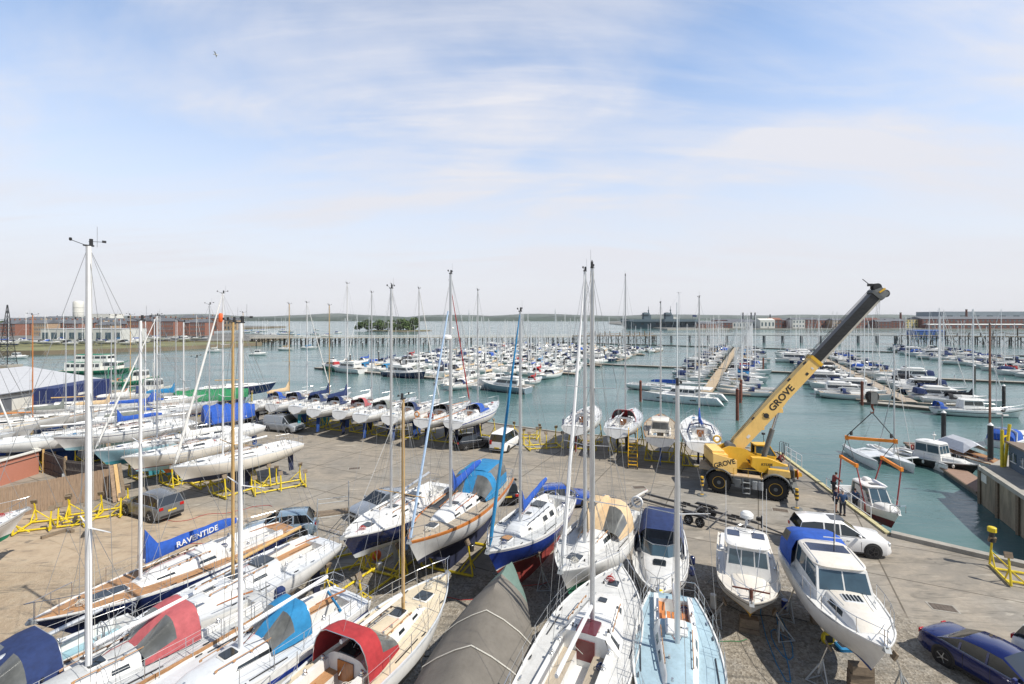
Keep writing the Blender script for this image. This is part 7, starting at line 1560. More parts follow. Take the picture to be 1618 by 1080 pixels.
def berth(a, b, side, sp_, lenf, pm_, name, group, jit=.15, far=0, big=False, skip=()):
    a = Vector((*a, 0)); b = Vector((*b, 0)); d = (b-a); Ln = d.length; d.normalize(); n = Vector((-d.y, d.x, 0))*side; k = int(Ln/sp_)
    for i in range(k):
        if i in skip: continue
        if rm.random() < .03: continue
        isM = rm.random() < pm_
        P = PMB if isM else PY
        idx = rm.choice([0, 1, 2, 3, 4, 5, 6, 3, 6, 2, 6] if big else [0, 2, 1, 3, 3, 4, 5, 4]) if isM else rm.choice([0, 0, 0, 1, 2, 2, 3, 4, 5, 6, 7, 7, 7, 8, 8] if not big else [0, 1, 3, 4, 8, 8, 2])
        NYM[isM] += 1
        bl_ = {0: 8.5, 1: 9.5, 2: 12.5, 3: 10.5, 4: 7.5, 5: 8, 6: 14.5}[idx] if isM else [9.5, 10.5, 8.6, 10.8, 11.5, 9, 9.2, 8.2, 12.5][idx]
        sc_ = rm.uniform(.88, 1.14); c = a+d*((i+.5)*sp_+rm.uniform(-.35, .35))+n*(bl_*sc_/2+1.5+rm.uniform(0, .9))
        bowin = rm.random() < .6; ang = math.atan2(n.y, n.x)+(PI if bowin else 0)+rm.uniform(-.02, .02)
        o_ = put(P, idx, c.x, c.y, ang, name % ORD[min(i, len(ORD)-1)], group); o_.scale = (sc_,)*3
    # finger pontoons between the boats, every second berth
    mb = MB()
    t = None
    for i in range(0, k+1, 2):
        if i > 60: break
        c0 = a+d*i*sp_+n*.8; t = thing('finger_pontoon', 'narrow finger pontoon, '+name % ORD[min(i//2, len(ORD)-1)], 'pontoon', (c0.x, c0.y, WZ), math.atan2(n.y, n.x), 'finger pontoons between the berths')
        mb = MB(); mb.box((4, 0, .4), (8, .7, .1), deckp); mb.obj('decking', t, smooth=False); mb = MB(); mb.box((4, 0, .1), (7.6, .6, .5), floatm); mb.obj('float', t, smooth=False)
A = Vector((43, 107, 0)); Bm = A+vv*185
pontoon('middle pontoon walkway running away from the camera between two rows of yachts', A.xy, Bm.xy, 2.4, M('tan pontoon decking', (.46, .36, .24), .9, dirt=.2))
berth(A.xy, Bm.xy, 1, 4.1, 9, .35, 'middle pontoon left side, %s from near end', 'boats on the left of the middle pontoon', skip=(0, 1, 3, 4))
berth(A.xy, Bm.xy, -1, 4.1, 9, .28, 'middle pontoon right side, %s from near end', 'boats on the right of the middle pontoon')
A2 = Vector((77.5, 94, 0)); B2 = A2+Vector((.43, .9, 0)).normalized()*150
pontoon('right pontoon walkway behind the T shaped head', A2.xy, B2.xy, 2.4)
berth(A2.xy, B2.xy, 1, 4.6, 9, .62, 'right pontoon left side, %s from near end', 'boats on the left of the right pontoon', big=True)
berth(A2.xy, B2.xy, -1, 4.6, 9, .40, 'right pontoon right side, %s from near end', 'boats on the right of the right pontoon', big=True)
pontoon('T shaped pontoon head with a concrete deck nearest the hanging boat', GW(1360, 637).xy, GW(1512, 652).xy, 2.4, concr)
A3 = Vector((152, 132, 0)); B3 = A3+vv*150
pontoon('far right pontoon walkway among yachts', A3.xy, B3.xy, 2.4)
berth(A3.xy, B3.xy, 1, 4.5, 9, .38, 'far right pontoon left side, %s from front', 'boats on the left of the far right pontoon')
berth(A3.xy, B3.xy, -1, 4.6, 9, .38, 'far right pontoon right side, %s from front', 'boats on the right of the far right pontoon')
pontoon('long cross walkway linking the pontoons in mid water', (26, 177), (150, 114), 2.2, concr)
pontoon('thin floating breakwater line before the jetties', (31, 335), (225, 212), 2.0, woodd)
KR = [((-65, 161), (5, 117)), ((-52, 186), (19, 143)), ((-41, 212), (31, 168)), ((-30, 238), (46, 194)), ((-18, 264), (60, 219)), ((-10, 290), (74, 243))]
nmk = ['front', 'second', 'third', 'fourth', 'fifth', 'rearmost']
for i, (a, b) in enumerate(KR):
    pontoon('%s cross pontoon of the crowded left hand berths' % nmk[i], a, b, 2.2, concr if i == 0 else deckp)
    if i > 0: berth(a, b, -1, 4.8, 9, .42, 'near side of '+nmk[i]+' left pontoon, %s from left', 'boats on the near side of the left cluster')
    berth(a, b, 1, 4.8, 9, .45, 'far side of '+nmk[i]+' left pontoon, %s from left', 'boats on the far side of the left cluster')
# near side of the front row, right part only
berth((-15, 129.8), (5, 117), -1, 4.0, 9, .3, 'near side of front left pontoon, %s from left', 'boats on the near side of the left cluster')
# landmark vessels afloat
def big(label, px, py, L_, B_, rz, **k): p = GW(px, py); return motor('motor_yacht', label, 'motor yacht', (p.x, p.y, WZ), rz, L_, B_, 0.0, lod=1, style='fly', fb=(1.3, 1.5, 2.2), boot=navy, **k)
kd = math.atan2(-44, 70)
big('navy hulled motor yacht lying along the front left pontoon', 640, 596, 15.5, 4.4, kd, top=navy, rail=gel)
big('grey blue hulled motor yacht at the end of the front left pontoon', 797, 618, 13.0, 4.2, kd+PI, top=M('blue grey gelcoat', (.22, .29, .34), .3), rail=gel)
big('white motor yacht at the left end of the front left pontoon', 548, 588, 14.5, 4.2, kd+PI, anti=gel)
big('small dark green motor yacht with red canvas at the pontoon end', 521, 585, 8, 3.0, kd+PI, top=antigreen, canopy=cvred)
# catamaran
def catamaran():
    a = GW(1020, 628); b = GW(1137, 638); c = (a+b)/2; d = a-b; L_ = d.length*1.0; t = thing('catamaran', 'large white sailing catamaran lying across the head of the middle pontoon', 'catamaran', (c.x, c.y, WZ), math.atan2(d.y, d.x))
    for q in (1, -1):
        h = Hull(L_, 1.9, (1.5, 1.5, 1.8), .4, .8, .3, -.9, 0, .5, bf=2.0); nb = len(bpy.data.objects); o = h.build('hull', t, M('catamaran white', (.74, .76, .77), .3, dirt=.06), antiblack, bootm=antiblack, n=16); o.location.y = q*2.9
        P = dict(t=(.03, .05, .98), hr=(.06, .05), c0=.5, c1=.3); d_ = h.deck('deck', t, P, dict(deck=gel, roof=gel, seat=gel, floor=gel, rail=gel, side=gel)); d_.location.y = q*2.9
        for x0 in (-3, .2, 3.4):
            mb = MB(); mb.box((x0, q*(2.9+.92)-(.02*q), .85), (1.1, .06, .22), glass); mb.obj('window', t, smooth=False)
    mb = MB(); mb.box((-.6, 0, 1.15), (L_*.62, 4.6, .6), gel); mb.obj('bridge_deck', t, smooth=False)
    house(t, 'saloon', -L_*.22, L_*.17, 2.3, 1.9, 1.4, 2.7, 1.0, .1, gel, glass, wf=4, ws=4, wa=2, v=(.45, .88), roofo=.3)
    mb = MB(); mb.rbox((-L_*.30, 0, 2.85), (L_*.2, 4.2, .12), gel, r=.3); mb.obj('bimini', t)
    mb = MB(); mb.tube([(.8, 0, 2.7), (.8, 0, 20)], .12, aluw, 8); ms = mb.obj('mast', t); mb = MB(); mb.tube([(.7, 0, 3.6), (-5, 0, 3.8)], .12, aluw, 6); mb.obj('boom', t)
    mb = MB()
    for q in (1, -1): mb.tube([(.2, q*3.2, 1.6), (.8, 0, 19.5)], .012, wire, 4)
    mb.tube([(L_*.42, 0, 1.5), (.8, 0, 18)], .03, sailw, 5); mb.obj('rigging', t)
    mb = MB(); mb.add([(L_*.2, -1.9, 1.4), (L_*.45, -2.2, 1.5), (L_*.45, 2.2, 1.5), (L_*.2, 1.9, 1.4)], [(0, 1, 2, 3)], cvgrey); mb.obj('trampoline', t, smooth=False)
catamaran()
p = GW(1040, 617); yacht('moored_yacht', 'large white yacht with long royal blue sail cover behind the catamaran', 'yacht', (p.x, p.y, WZ), math.atan2(ll.y, ll.x), 14.5, 4.1, 0.0, None, lod=1, cover=cvroyal, ch=.8, mh=21, tm=.82, bl=6.5, boot=navy, fb=(1.2, 1.2, 1.6), t=(.06, .33, .74))
for lab, px, py, top, m in [('rust red steel pile standing in open water before the catamaran', 1165, 664, 5.0, rust), ('rust red pile beside the berths right of the catamaran', 1170+0, 636, 3.6, rust), ('rust red pile at the left corner of the T head', 1362, 640, 4.4, rust), ('dark pile with white cap at the right of the T head', 1586, 650, 4.6, woodd), ('rust red pile on the cross walkway beyond the crane boom', 1206, 590, 4.6, rust), ('black pile left of the canvas covered wooden yacht', 1491, 712, 4.8, blackp), ('black pile beside the slate blue hut', 1565, 742, 4.9, blackp), ('dark pile on the cross walkway right of the right hand berths', 1540, 606, 4.6, woodd), ('rust red pile at the end of the finger by the catamaran', 1130-118, 634, 4.0, rust), ('rust red pile near the right end of the catamaran', 1171, 632, 4, rust)]:
    p = GW(px, py); pile(lab, p.x, p.y, top, m, .25)
rp = random.Random(3)
for i in range(16): p = GW(rp.uniform(520, 1040), rp.uniform(552, 590)); pile('slim dark pile among the crowded left hand berths, %s of its scatter' % ORD[i], p.x, p.y, rp.uniform(3.5, 5), woodd, .22)
for i in range(12): p = GW(405+i*24, 547+(i % 3)*1.5); pile('stray dark pile in front of the long jetty, %s from the left' % ORD[i], p.x, p.y, rp.uniform(2.5, 4), woodd, .3)
# moored craft on the left water
for lab, P, i, px, py, rz in [('moored alone left of the wooden masts', PMB, 4, 28, 566, .2), ('on the left creek beyond the ferry', PY, 7, 340, 556, .3), ('on the mooring before the long jetty', PMB, 4, 409, 561, .1), ('on a small mooring float', PY, 2, 452, 553, .1), ('by the long jetty left part', PY, 5, 489, 551, .2), ('in the channel beyond the long jetty', PMB, 0, 535, 526, .5), ('beyond the jetty to the left of the channel', PMB, 5, 500, 522, .1)]:
    p = GW(px, py); put(P, i, p.x, p.y, rz, lab, 'boats on swinging moorings')
r4 = random.Random(8)
for i in range(22):
    Y = r4.uniform(390, 640); px = r4.uniform(385, 525)-(Y-400)*.05; p = ((px-CX)*Y/FPX, Y); put(PY, r4.choice([0, 1, 2, 5, 7, 8, 4]), p[0], p[1], r4.choice((0, .1, 3.1)), 'far marina beyond the jetty, %s of its scatter' % ORD[i], 'yachts in the far marina beyond the jetty')
for i in range(22):
    px = 8+i*15; Y = 262+(i*29) % 22-(8 if px < 150 else 0)+(40 if px > 230 else 0); o = put(PMB if i % 2 else PY, r4.choice([0, 1, 2, 4, 5]), (px-CX)*Y/FPX, Y, r4.uniform(-.5, .5), 'laid up on far left shore, %s from left' % ORD[i], 'boats laid up on the far left shore'); o.location.z = -.3 if i % 2 else 0.1
# ferry and fishing boats in the creek
grn = M('green hull paint', (.02, .22, .12), .5, var=.2, dirt=.3); whp = M('ship white paint', (.74, .74, .70), .5, var=.06, dirt=.3)
def workboat(label, px, py, L_, B_, rz, top, cab, anti, deckc=cdeck, gant=True, fb=(1.3, 1.1, 2.4), house2=False, cat='fishing boat', name='fishing_boat', canopy=None):
    p = GW(px, py); t = thing(name, label, cat, (p.x, p.y, WZ), rz); h = Hull(L_, B_, fb, .5, .85, .7, .1, 0, .5, chine=False, bf=2.8); h.build('hull', t, top, anti, whp, None, n=16)
    h.deck('deck', t, dict(t=(.02, .04, .96), hr=(.05, .05), c0=B_*.2, c1=.3), dict(deck=deckc, roof=deckc, seat=deckc, floor=deckc, rail=whp, side=top))
    house(t, 'wheelhouse', L_*.08, L_*.30, B_*.33, B_*.28, h.zd(.6), h.zd(.6)+2.3, .15, .1, cab, glass, wf=3, ws=2, wa=1, v=(.5, .9))
    if house2: house(t, 'saloon', -L_*.42, L_*.08, B_*.42, B_*.42, h.zd(.4), h.zd(.4)+2.4, 0, 0, cab, glass, wf=0, ws=7, wa=2, v=(.4, .8), roofm=grn); house(t, 'upper_cabin', -L_*.3, L_*.16, B_*.3, B_*.3, h.zd(.4)+2.5, h.zd(.4)+4.6, .1, 0, cab, glass, wf=2, ws=5, wa=2, v=(.45, .8), roofm=grn)
    if gant:
        mb = MB(); z = h.zd(.2); mb.bar((-L_*.3, B_*.35, z), (-L_*.3, B_*.3, z+3.4), .18, grn); mb.bar((-L_*.3, -B_*.35, z), (-L_*.3, -B_*.3, z+3.4), .18, grn); mb.bar((-L_*.3, B_*.3, z+3.4), (-L_*.3, -B_*.3, z+3.4), .2, grn); mb.bar((-L_*.3, 0, z+3.4), (-L_*.02, 0, z+5), .14, grn); mb.obj('gantry', t, smooth=False)
        mb = MB(); mb.tube([(L_*.18, 0, h.zd(.6)+2.3), (L_*.18, 0, h.zd(.6)+6)], .07, whp, 6); mb.bar((L_*.18, -.6, h.zd(.6)+4.6), (L_*.18, .6, h.zd(.6)+4.6), .06, whp); mb.obj('mast', t)
        mb = MB()
        for k in range(4): mb.box((-L_*.2+k*.9, (-1)**k*.7, h.zd(.3)+.35), (.7, .6, .5), (oranges, grn, whp, skyb)[k], rz=k)
        mb.obj('fish_box', t, smooth=False)
    return t
workboat('green and white fishing boat with green gantry berthed behind the navy container', 222, 626, 13, 4.4, 0.25, whp, whp, antigreen)
workboat('second green fishing boat with white wheelhouse behind the first one', 205, 608, 13, 4.4, .3, grn, whp, oranges)
workboat('white passenger ferry with green roofs in the left creek', 158, 590, 20, 5.5, .1, grn, whp, antiblack, house2=True, gant=False, name='ferry', cat='ferry', fb=(1.2, 1.2, 2.0))
# ------------------------------------------------ right hand berth by the hut
def rightside():
    # trimaran
    c = GW(1398, 722); ax = Vector((-.28, -.96, 0)); t = thing('trimaran', 'white racing trimaran floating beyond the lifting frame', 'trimaran', (44.2, 56.5, WZ), math.atan2(-.97, -.2))
    for y, L_, B_, x in ((0, 9.5, 1.5, 0), (3.3, 8, .75, .3), (-3.3, 8, .75, .3)):
        h = Hull(L_, B_, (.75, .75, .95), .25, .5, .25, 0, 0, .5, bf=1.8); o = h.build('hull' if y == 0 else 'float', t, gel, gel, n=14); o.location = (x, y, .05 if y == 0 else 0)
        P = dict(t=(.08, .36, .62) if y == 0 else (.02, .04, .97), hr=(.3, .15) if y == 0 else (.04, .03), c0=.5 if y == 0 else .15, c1=.3 if y == 0 else .1, cw=.35, fw=.2); d_ = h.deck('deck', t, P, dict(deck=gelg, roof=gelg, seat=cvgrey, floor=cvgrey, rail=gel, side=gel)); d_.location = (x, y, .05)
    for x in (-1.6, 1.5):
        for q in (1, -1):
            mb = MB(); mb.tube([(x, q*.5, .8), (x+.1, q*1.9, 1.05), (x+.2, q*3.2, .75)], [.24, .2, .2], gelg, 7, flat=.5); mb.obj('cross_beam', t)
    for q in (1, -1): mb = MB(); mb.add([(-1.5, q*.6, .86), (1.4, q*.6, .86), (1.5, q*3.0, .82), (-1.4, q*3.0, .82)], [(0, 1, 2, 3)], cvgrey if q > 0 else gelg); mb.obj('trampoline', t, smooth=False)
    mb = MB(); mb.tube([(.8, 0, .9), (.8, 0, 13.6)], .09, alu, 8, flat=.6); mb.obj('mast', t)
    mb = MB(); mb.tube([(-2.5, 0, 1.1), (.7, 0, 9)], .06, alu, 6); mb.tube([(4.4, 0, .9), (.8, 0, 12.5)], .03, sailw, 5)
    for q in (1, -1): mb.tube([(0, q*3.2, .9), (.8, 0, 12)], .012, wire, 4)
    mb.obj('rigging', t)
    # workboat with black hull
    r, h = motor('workboat', 'black hulled workboat with white cabin and red life ring at the berth', 'workboat', (47.6, 54.8, WZ), math.atan2(-.86, .33), 8.6, 3.0, 0.0, style='wheelhouse', top=antiblack, rail=gel, stripe=blackp, fb=(.9, .95, 1.3), cab=(.36, .66, 1.75), cabw=1.05, wf=3, ws=2, rf=.3, deck=nonskidw, anti=antiblack, glass=glassb)
    lifering(r, -1.3, -1.15, 1.9, cvred); mb = MB(); mb.tube([(.2, 0, 2.9), (.2, 0, 3.9)], .05, gel, 6); mb.lathe([(.18, 3.5), (.2, 3.6), (.1, 3.65)], (.2, 0, 0), gel, 10); mb.obj('radar_mast', r)
    for k in range(5): fender(r, h, .2+k*.15, -1, fendw, .11, .3, .1)
    # canvas covered wooden yacht
    r, h = yacht('wooden_yacht', 'classic white wooden yacht with a pale tent cover and bare wooden mast', 'wooden yacht', (53.4, 55.2, WZ), math.atan2(-.985, -.17), 12.0, 3.0, 0.0, None, lod=1, fb=(.95, .8, 1.1), top=gel, anti=antired, deck=teakg, roof=teak, side=varn, rail=varn, mastm=M('dark varnished spar', (.22, .10, .06), .5, var=.3), mh=14.8, tm=.62, mr=.13, boom=False, rake=1.6, sw=.4, hr=(.4, .3), t=(.1, .3, .72), handrail=varn)
    mb = MB(); rg = []
    for x, z in ((-5.6, 1.9), (-4.2, 2.5), (-1.4, 2.5), (-.2, 2.2)): rg.append([Vector((x, 1.5, 1.25)), Vector((x, .7, z-.35)), Vector((x, 0, z)), Vector((x, -.7, z-.35)), Vector((x, -1.5, 1.2))])
    mb.loft(rg, M('pale canvas tent', (.60, .62, .66), .85, var=.1), closed=False); mb.obj('tent_cover', r, smooth=False)
    for k in range(2): mb = MB(); mb.torus((-1.4+k*1.3, -1.62, .45), .3, .12, rubber, 'Y', 12, 6); mb.obj('tyre_fender', r)
    # landing stage and wall
    pontoon('narrow brown landing stage running past the wooden yacht', (44.4, 44.8), (52.3, 63), 2.0, M('brown stage decking', (.30, .20, .15), .9, dirt=.3))
    wl = [(42.3, 43.6), (38.6, 36.2), (36.5, 31.0), (46, 27.8), (82, 27.0), (82, 48), (50, 48.5)]
    mb = MB(); n = len(wl); vs = [(x, y, -.1) for x, y in wl]+[(x, y, -9) for x, y in wl]; mb.add(vs, [list(range(n))], concr); ro = mb.obj('right_quay_ground', smooth=False); tag(ro, kind='structure')
    pw = thing('quay_wall', 'stained timber faced quay wall below the slate blue hut', 'quay wall', (0, 0, 0)); stain = M('stained wall', (.30, .25, .18), .95, var=.5, scale=.9, stretch=(1, 1, .25), dirt=.5)
    mb = MB(); mb.add([(x, y, -.1) for x, y in wl[:3]+[wl[0]]][:3]+[(x, y, -9) for x, y in wl[:3]], [(0, 1, 4, 3), (1, 2, 5, 4)], stain); mb.add([(*wl[2], -.1), (*wl[3], -.1), (*wl[3], -9), (*wl[2], -9), (*wl[6], -.1), (*wl[0], -.1), (*wl[0], -9), (*wl[6], -9)], [(0, 1, 2, 3), (4, 5, 6, 7)], stain); mb.obj('face', pw, smooth=False)
    for k in (0, 3, 6, 8, 11, 13):
        a = lerp(Vector((*wl[0], 0)), Vector((*wl[1], 0)), k/7) if k < 7 else lerp(Vector((*wl[1], 0)), Vector((*wl[2], 0)), (k-7)/7); mb = MB(); mb.bar(a+Vector((-.12, .05, -.15)), a+Vector((-.12, .05, -5)), .22, wood, .12); mb.obj('fender_pile', pw, smooth=False)
    mb = MB(); a, b, c = [Vector((*q, .05)) for q in wl[:3]]; mb.bar(a, b, .45, concr, .34); mb.bar(b, c, .45, concr, .34); mb.obj('coping', pw, smooth=False)
    mb = MB(); mb.box((42.0, 43.0, -.7), (.1, 1.1, .7), palew, rz=R(-26)); mb.obj('notice_board', pw, smooth=False)
    hut = thing('clad_hut', 'slate blue timber clad hut with a brown roof at the right edge', 'hut', (45.9, 40.0, -.35), R(63)); sb_ = M('slate blue cladding', (.09, .13, .18), .8, var=.2, scale=3, stretch=(1, 1, 9), dirt=.2)
    mb = MB(); mb.box((0, 0, 1.15), (7.2, 4.6, 2.3), sb_)
    for k in range(11): mb.box((0, 2.305, .15+k*.2), (7.2, .03, .03), sb_); mb.box((-3.605, 0, .15+k*.2), (.03, 4.6, .03), sb_)
    mb.obj('wall', hut, smooth=False); mb = MB(); mb.box((0, 0, 2.4), (7.7, 5.1, .18), M('brown felt roof', (.20, .16, .13), .95, var=.2, dirt=.3), rot=Matrix.Rotation(.05, 3, 'X')); mb.obj('roof', hut, smooth=False)
    for x in (-2.2, .8, 2.6): mb = MB(); mb.box((x, 2.33, 1.35), (.9, .05, .75), glassb); mb.box((x, 2.36, 1.35), (.06, .05, .8), gel); mb.box((x, 2.36, .95), (1.05, .1, .07), gel); mb.obj('window', hut, smooth=False)
    mb = MB(); mb.box((-3.2, 2.5, 1.75), (.9, .4, .06), galv, rot=Matrix.Rotation(.6, 3, 'X')); mb.obj('awning', hut, smooth=False)
    t = thing('davit_post', 'yellow davit post with a lamp and bird standing on the right quay', 'davit', (43.0+1.9, 44.3, -.1))
    mb = MB(); mb.tube([(0, 0, 0), (0, 0, 3.4)], .13, cyell, 10); mb.tube([(.35, .1, 0), (.7, .1, 3.2), (.8, .1, 3.9)], .12, cyell, 8); mb.bar((0, 0, 2.7), (.6, .1, 2.9), .1, cyell); mb.obj('post', t)
    mb = MB(); mb.tube([(0, 0, 3.4), (0, 0, 4.9)], .05, galv, 6); mb.box((-.3, 0, 4.9), (.5, .15, .12), gel); mb.box((.3, 0, 4.75), (.5, .15, .12), gel); mb.obj('flood_lamp', t); mb = MB(); mb.ball((.1, 0, 5.15), (.22, .1, .12), blackp); mb.ball((.28, 0, 5.24), .06, blackp); mb.obj('top_fitting', t)
    r, h = yacht('sailing_yacht', 'white yacht with blue and yellow rolled sail partly hidden behind the hut', 'yacht', (61, 51.5, WZ), R(200), 9, 3, 0.0, None, lod=1, mh=9, mast=False, cover=None); 
    mb = MB(); mb.tube([(-3, 0, 2.6), (0, 0, 2.0), (3, 0, 2.1)], .3, cvroyal, 8); mb.tube([(-2.5, .1, 2.1), (0, .1, 1.6)], .25, M('yellow sailcloth', (.7, .4, .05), .8), 8); mb.obj('rolled_sail', r)
    put(PMB, 1, *GW(1600, 700).xy, .5, 'beside the yellow davit behind the hut', 'boats on swinging moorings')
rightside()
p = GW(1545, 657); yacht('moored_yacht', 'white motor sailer with black stripe and blue dodger below the T head', 'yacht', (p.x, p.y, WZ), math.atan2(-.25, .96), 13.0, 3.6, 0.0, None, lod=1, stripe=blackp, st=(.3, .42), mh=13, mast=True, tm=.7, bl=3, fb=(1.1, 1.1, 1.7), hood=cvroyal, hx=-6, hh=1.1, cabtop=(.3, .55, 1.6, 1.1), boot=navy)
for k, o in enumerate(PY+PMB):
    if not o[2]: 
        for c in list(o[1].children_recursive): bpy.data.objects.remove(c)
        bpy.data.objects.remove(o[1])
print('MARINA', NYM)
# ------------------------------------------------ left buildings, fences and yard clutter
def fence(label, a, b, H, m, post=2.6, boards=True, postm=wood, group='timber fences on the left'):
    a = Vector((*a, 0)); b = Vector((*b, 0)); d = b-a; L_ = d.length; t = thing('timber_fence', label, 'fence', a, math.atan2(d.y, d.x), group); n = max(1, int(L_/post)); r_ = random.Random(int(L_*9))
    for i in range(n):
        mb = MB(); x0, x1 = i*L_/n, (i+1)*L_/n; k = int((x1-x0)/.16)
        for j in range(k): mb.box((lerp(x0, x1, (j+.5)/k), r_.uniform(-.012, .012), H/2+r_.uniform(-.015, .015)), ((x1-x0)/k*.95, .03, H-.05), m)
        for z in (H*.2, H*.55, H*.9): mb.box(((x0+x1)/2, -.05, z), (x1-x0, .06, .08), m)
        mb.obj('fence_panel', t, smooth=False)
    for i in range(n+1): mb = MB(); mb.box((i*L_/n, -.09, H/2+.08), (.14, .14, H+.16), postm); mb.obj('post', t, smooth=False)
    return t
brownf = M('brown fence boards', (.30, .215, .15), .9, var=.3, scale=4, stretch=(6, 1, .4), dirt=.3); darkf = M('dark grey fence boards', (.12, .105, .095), .9, var=.3, scale=4, stretch=(6, 1, .4), dirt=.2)
fence('brown boarded fence with pale posts behind the yellow cradles', (-30, 37.0), (-38.5, 27.5), 2.2, brownf, postm=galv)
fence('dark boarded fence running from the brick building to a corner post', (-41, 42.4), (-37.0, 40.2), 1.9, darkf, postm=pinew)
fence('dark boarded fence between the corner post and brown fence', (-37.0, 40.1), (-31.2, 38.4), 1.8, darkf)
fence('long dark fence behind the brick building under the navy bow', (-53, 50), (-41.3, 43.8), 1.9, darkf)
bb = thing('brick_building', 'low red brick building with white coping and grey flat roof on the left', 'building', (0, 0, 0))
pts = [(-41.2, 42.1), (-41.2, 30.5), (-60, 30.5), (-60, 49.5), (-50, 46.4)]
mb = MB(); n = len(pts); vs = [(x, y, 0) for x, y in pts]+[(x, y, 2.0) for x, y in pts]; mb.add(vs, [[i, (i+1) % n, (i+1) % n+n, i+n] for i in range(n)], brickn); mb.obj('wall', bb, smooth=False)
mb = MB(); mb.add([(x*.998, y, 1.6) for x, y in pts], [list(range(n))], M('grey flat roof felt', (.24, .23, .21), .95, var=.2, dirt=.3)); mb.obj('roof', bb, smooth=False)
mb = MB()
for i in range(n): a = Vector((*pts[i], 2.06)); b = Vector((*pts[(i+1) % n], 2.06)); mb.bar(a, b, .34, palew, .12)
mb.obj('coping', bb, smooth=False)
sh = thing('long_shed', 'long pale rendered shed with a low grey roof at the left edge', 'shed', (-70, 46, 0), 0)
shr = M('grey corrugated roof', (.50, .51, .53), .6, var=.08, scale=.5, stretch=(1, 8, 1), dirt=.25)
mb = MB(); mb.box((-13, 18, 1.6), (26, 36, 3.2), palew); mb.obj('wall', sh, smooth=False)
mb = MB(); mb.add([(.5, -.5, 3.22), (.5, 36.5, 3.22), (-13, 36.5, 5.4), (-13, -.5, 5.4), (-26.5, -.5, 3.22), (-26.5, 36.5, 3.22)], [(0, 1, 2, 3), (3, 2, 5, 4), (0, 3, 4), (1, 5, 2)], shr)
mb.obj('roof', sh, smooth=False); mb = MB(); mb.tube([(.58, -.5, 3.15), (.58, 36.5, 3.15)], .1, slate, 6); mb.obj('gutter', sh)
for y in (12, 17): mb = MB(); mb.rbox((-5, y*1.2, 4.25), (.7, .7, .8), gel, r=.1); mb.obj('roof_vent', sh)
for y in (4, 20): mb = MB(); mb.box((.03, y, 1.2), (.08, 3.2, 2.4), royal if y < 10 else slate); mb.obj('door', sh, smooth=False)
mb = MB(); mb.box((.06, 12, .45), (.04, 24, .35), tanb); mb.obj('plinth_band', sh, smooth=False)
ct = thing('container_store', 'navy blue corrugated store standing by the pale shed', 'container', (-63.5, 65.5, 0), R(97))
nb = M('navy corrugated steel', (.02, .035, .13), .6, var=.2, dirt=.2); mb = MB(); mb.box((5.5, 0, 2.0), (11, 2.6, 4.0), nb)
for k in range(22): mb.box((.25+k*.5, -1.32, 2.0), (.22, .06, 3.7), nb)
mb.obj('body', ct, smooth=False)
for k in range(2): mb = MB(); mb.box((-.03, -.65+k*1.3, 2.0), (.06, 1.22, 3.8), nb); mb.bar((-.08, -.4+k*.8, .3), (-.08, -.4+k*.8, 3.7), .05, galv); mb.obj('door', ct, smooth=False)
mb = MB(); mb.box((5.0, -1.37, 2.6), (1.6, .02, .35), palew); mb.obj('sign_board', ct, smooth=False)
# wheeled yellow steps on the quay
t = thing('mobile_steps', 'yellow wheeled steps standing on the quay between two yachts', 'steps', (*G(1000, 735).xy, 0), R(75)); ys = M('yellow steps paint', (.74, .42, .02), .5, dirt=.2)
for q in (-.4, .4):
    mb = MB(); mb.tube([(-1.1, q, .15), (.6, q, 2.3)], .035, ys, 5); mb.tube([(-1.1, q, .15), (.7, q, .15)], .035, ys, 5); mb.tube([(.7, q, .15), (.7, q, 3.3)], .035, ys, 5); mb.tube([(-1.1, q, .15), (-1.1, q, 1.1), (.0, q, 2.6), (.1, q, 3.3), (.7, q, 3.3)], .03, ys, 5); mb.obj('side_frame', t)
for k in range(8): mb = MB(); mb.box((-1.0+k*.21, 0, .35+k*.27), (.22, .8, .03), ys); mb.obj('tread', t, smooth=False)
mb = MB(); mb.box((.45, 0, 2.32), (.6, .8, .04), galv); mb.obj('platform', t, smooth=False)
for x in (-1.05, .65):
    for q in (-.42, .42): mb = MB(); mb.lathe([(.02, -.04), (.12, -.04), (.12, .04), (.02, .04)], (x, q, .12), rubber, 10, 'Y'); mb.obj('castor', t)
# access ladder tower at the bow of the navy hulled yacht
t = thing('access_tower', 'grey tubular access tower at the bow of the navy hulled yacht', 'scaffold', (*G(525, 872).xy, 0), R(20))
for x, h_ in ((-.8, 3.1), (.9, 3.9)):
    mb = MB()
    for q in (-.35, .35): mb.tube([(x, q, 0), (x, q, h_)], .025, galv, 5)
    for k in range(int(h_/.3)): mb.tube([(x, -.35, .3+k*.3), (x, .35, .3+k*.3)], .016, galv, 4)
    mb.obj('ladder_frame', t)
mb = MB(); mb.box((0, 0, 2.3), (1.9, .7, .06), wood); mb.obj('platform', t, smooth=False)
for q in (-.35, .35): mb = MB(); mb.tube([(-.8, q, .4), (.9, q, 2.2)], .02, galv, 4); mb.tube([(-.8, q, 2.2), (.9, q, 2.2)], .02, galv, 4); mb.tube([(-.8, q, 3.0), (.9, q, 3.0)], .02, galv, 4); mb.obj('brace', t)
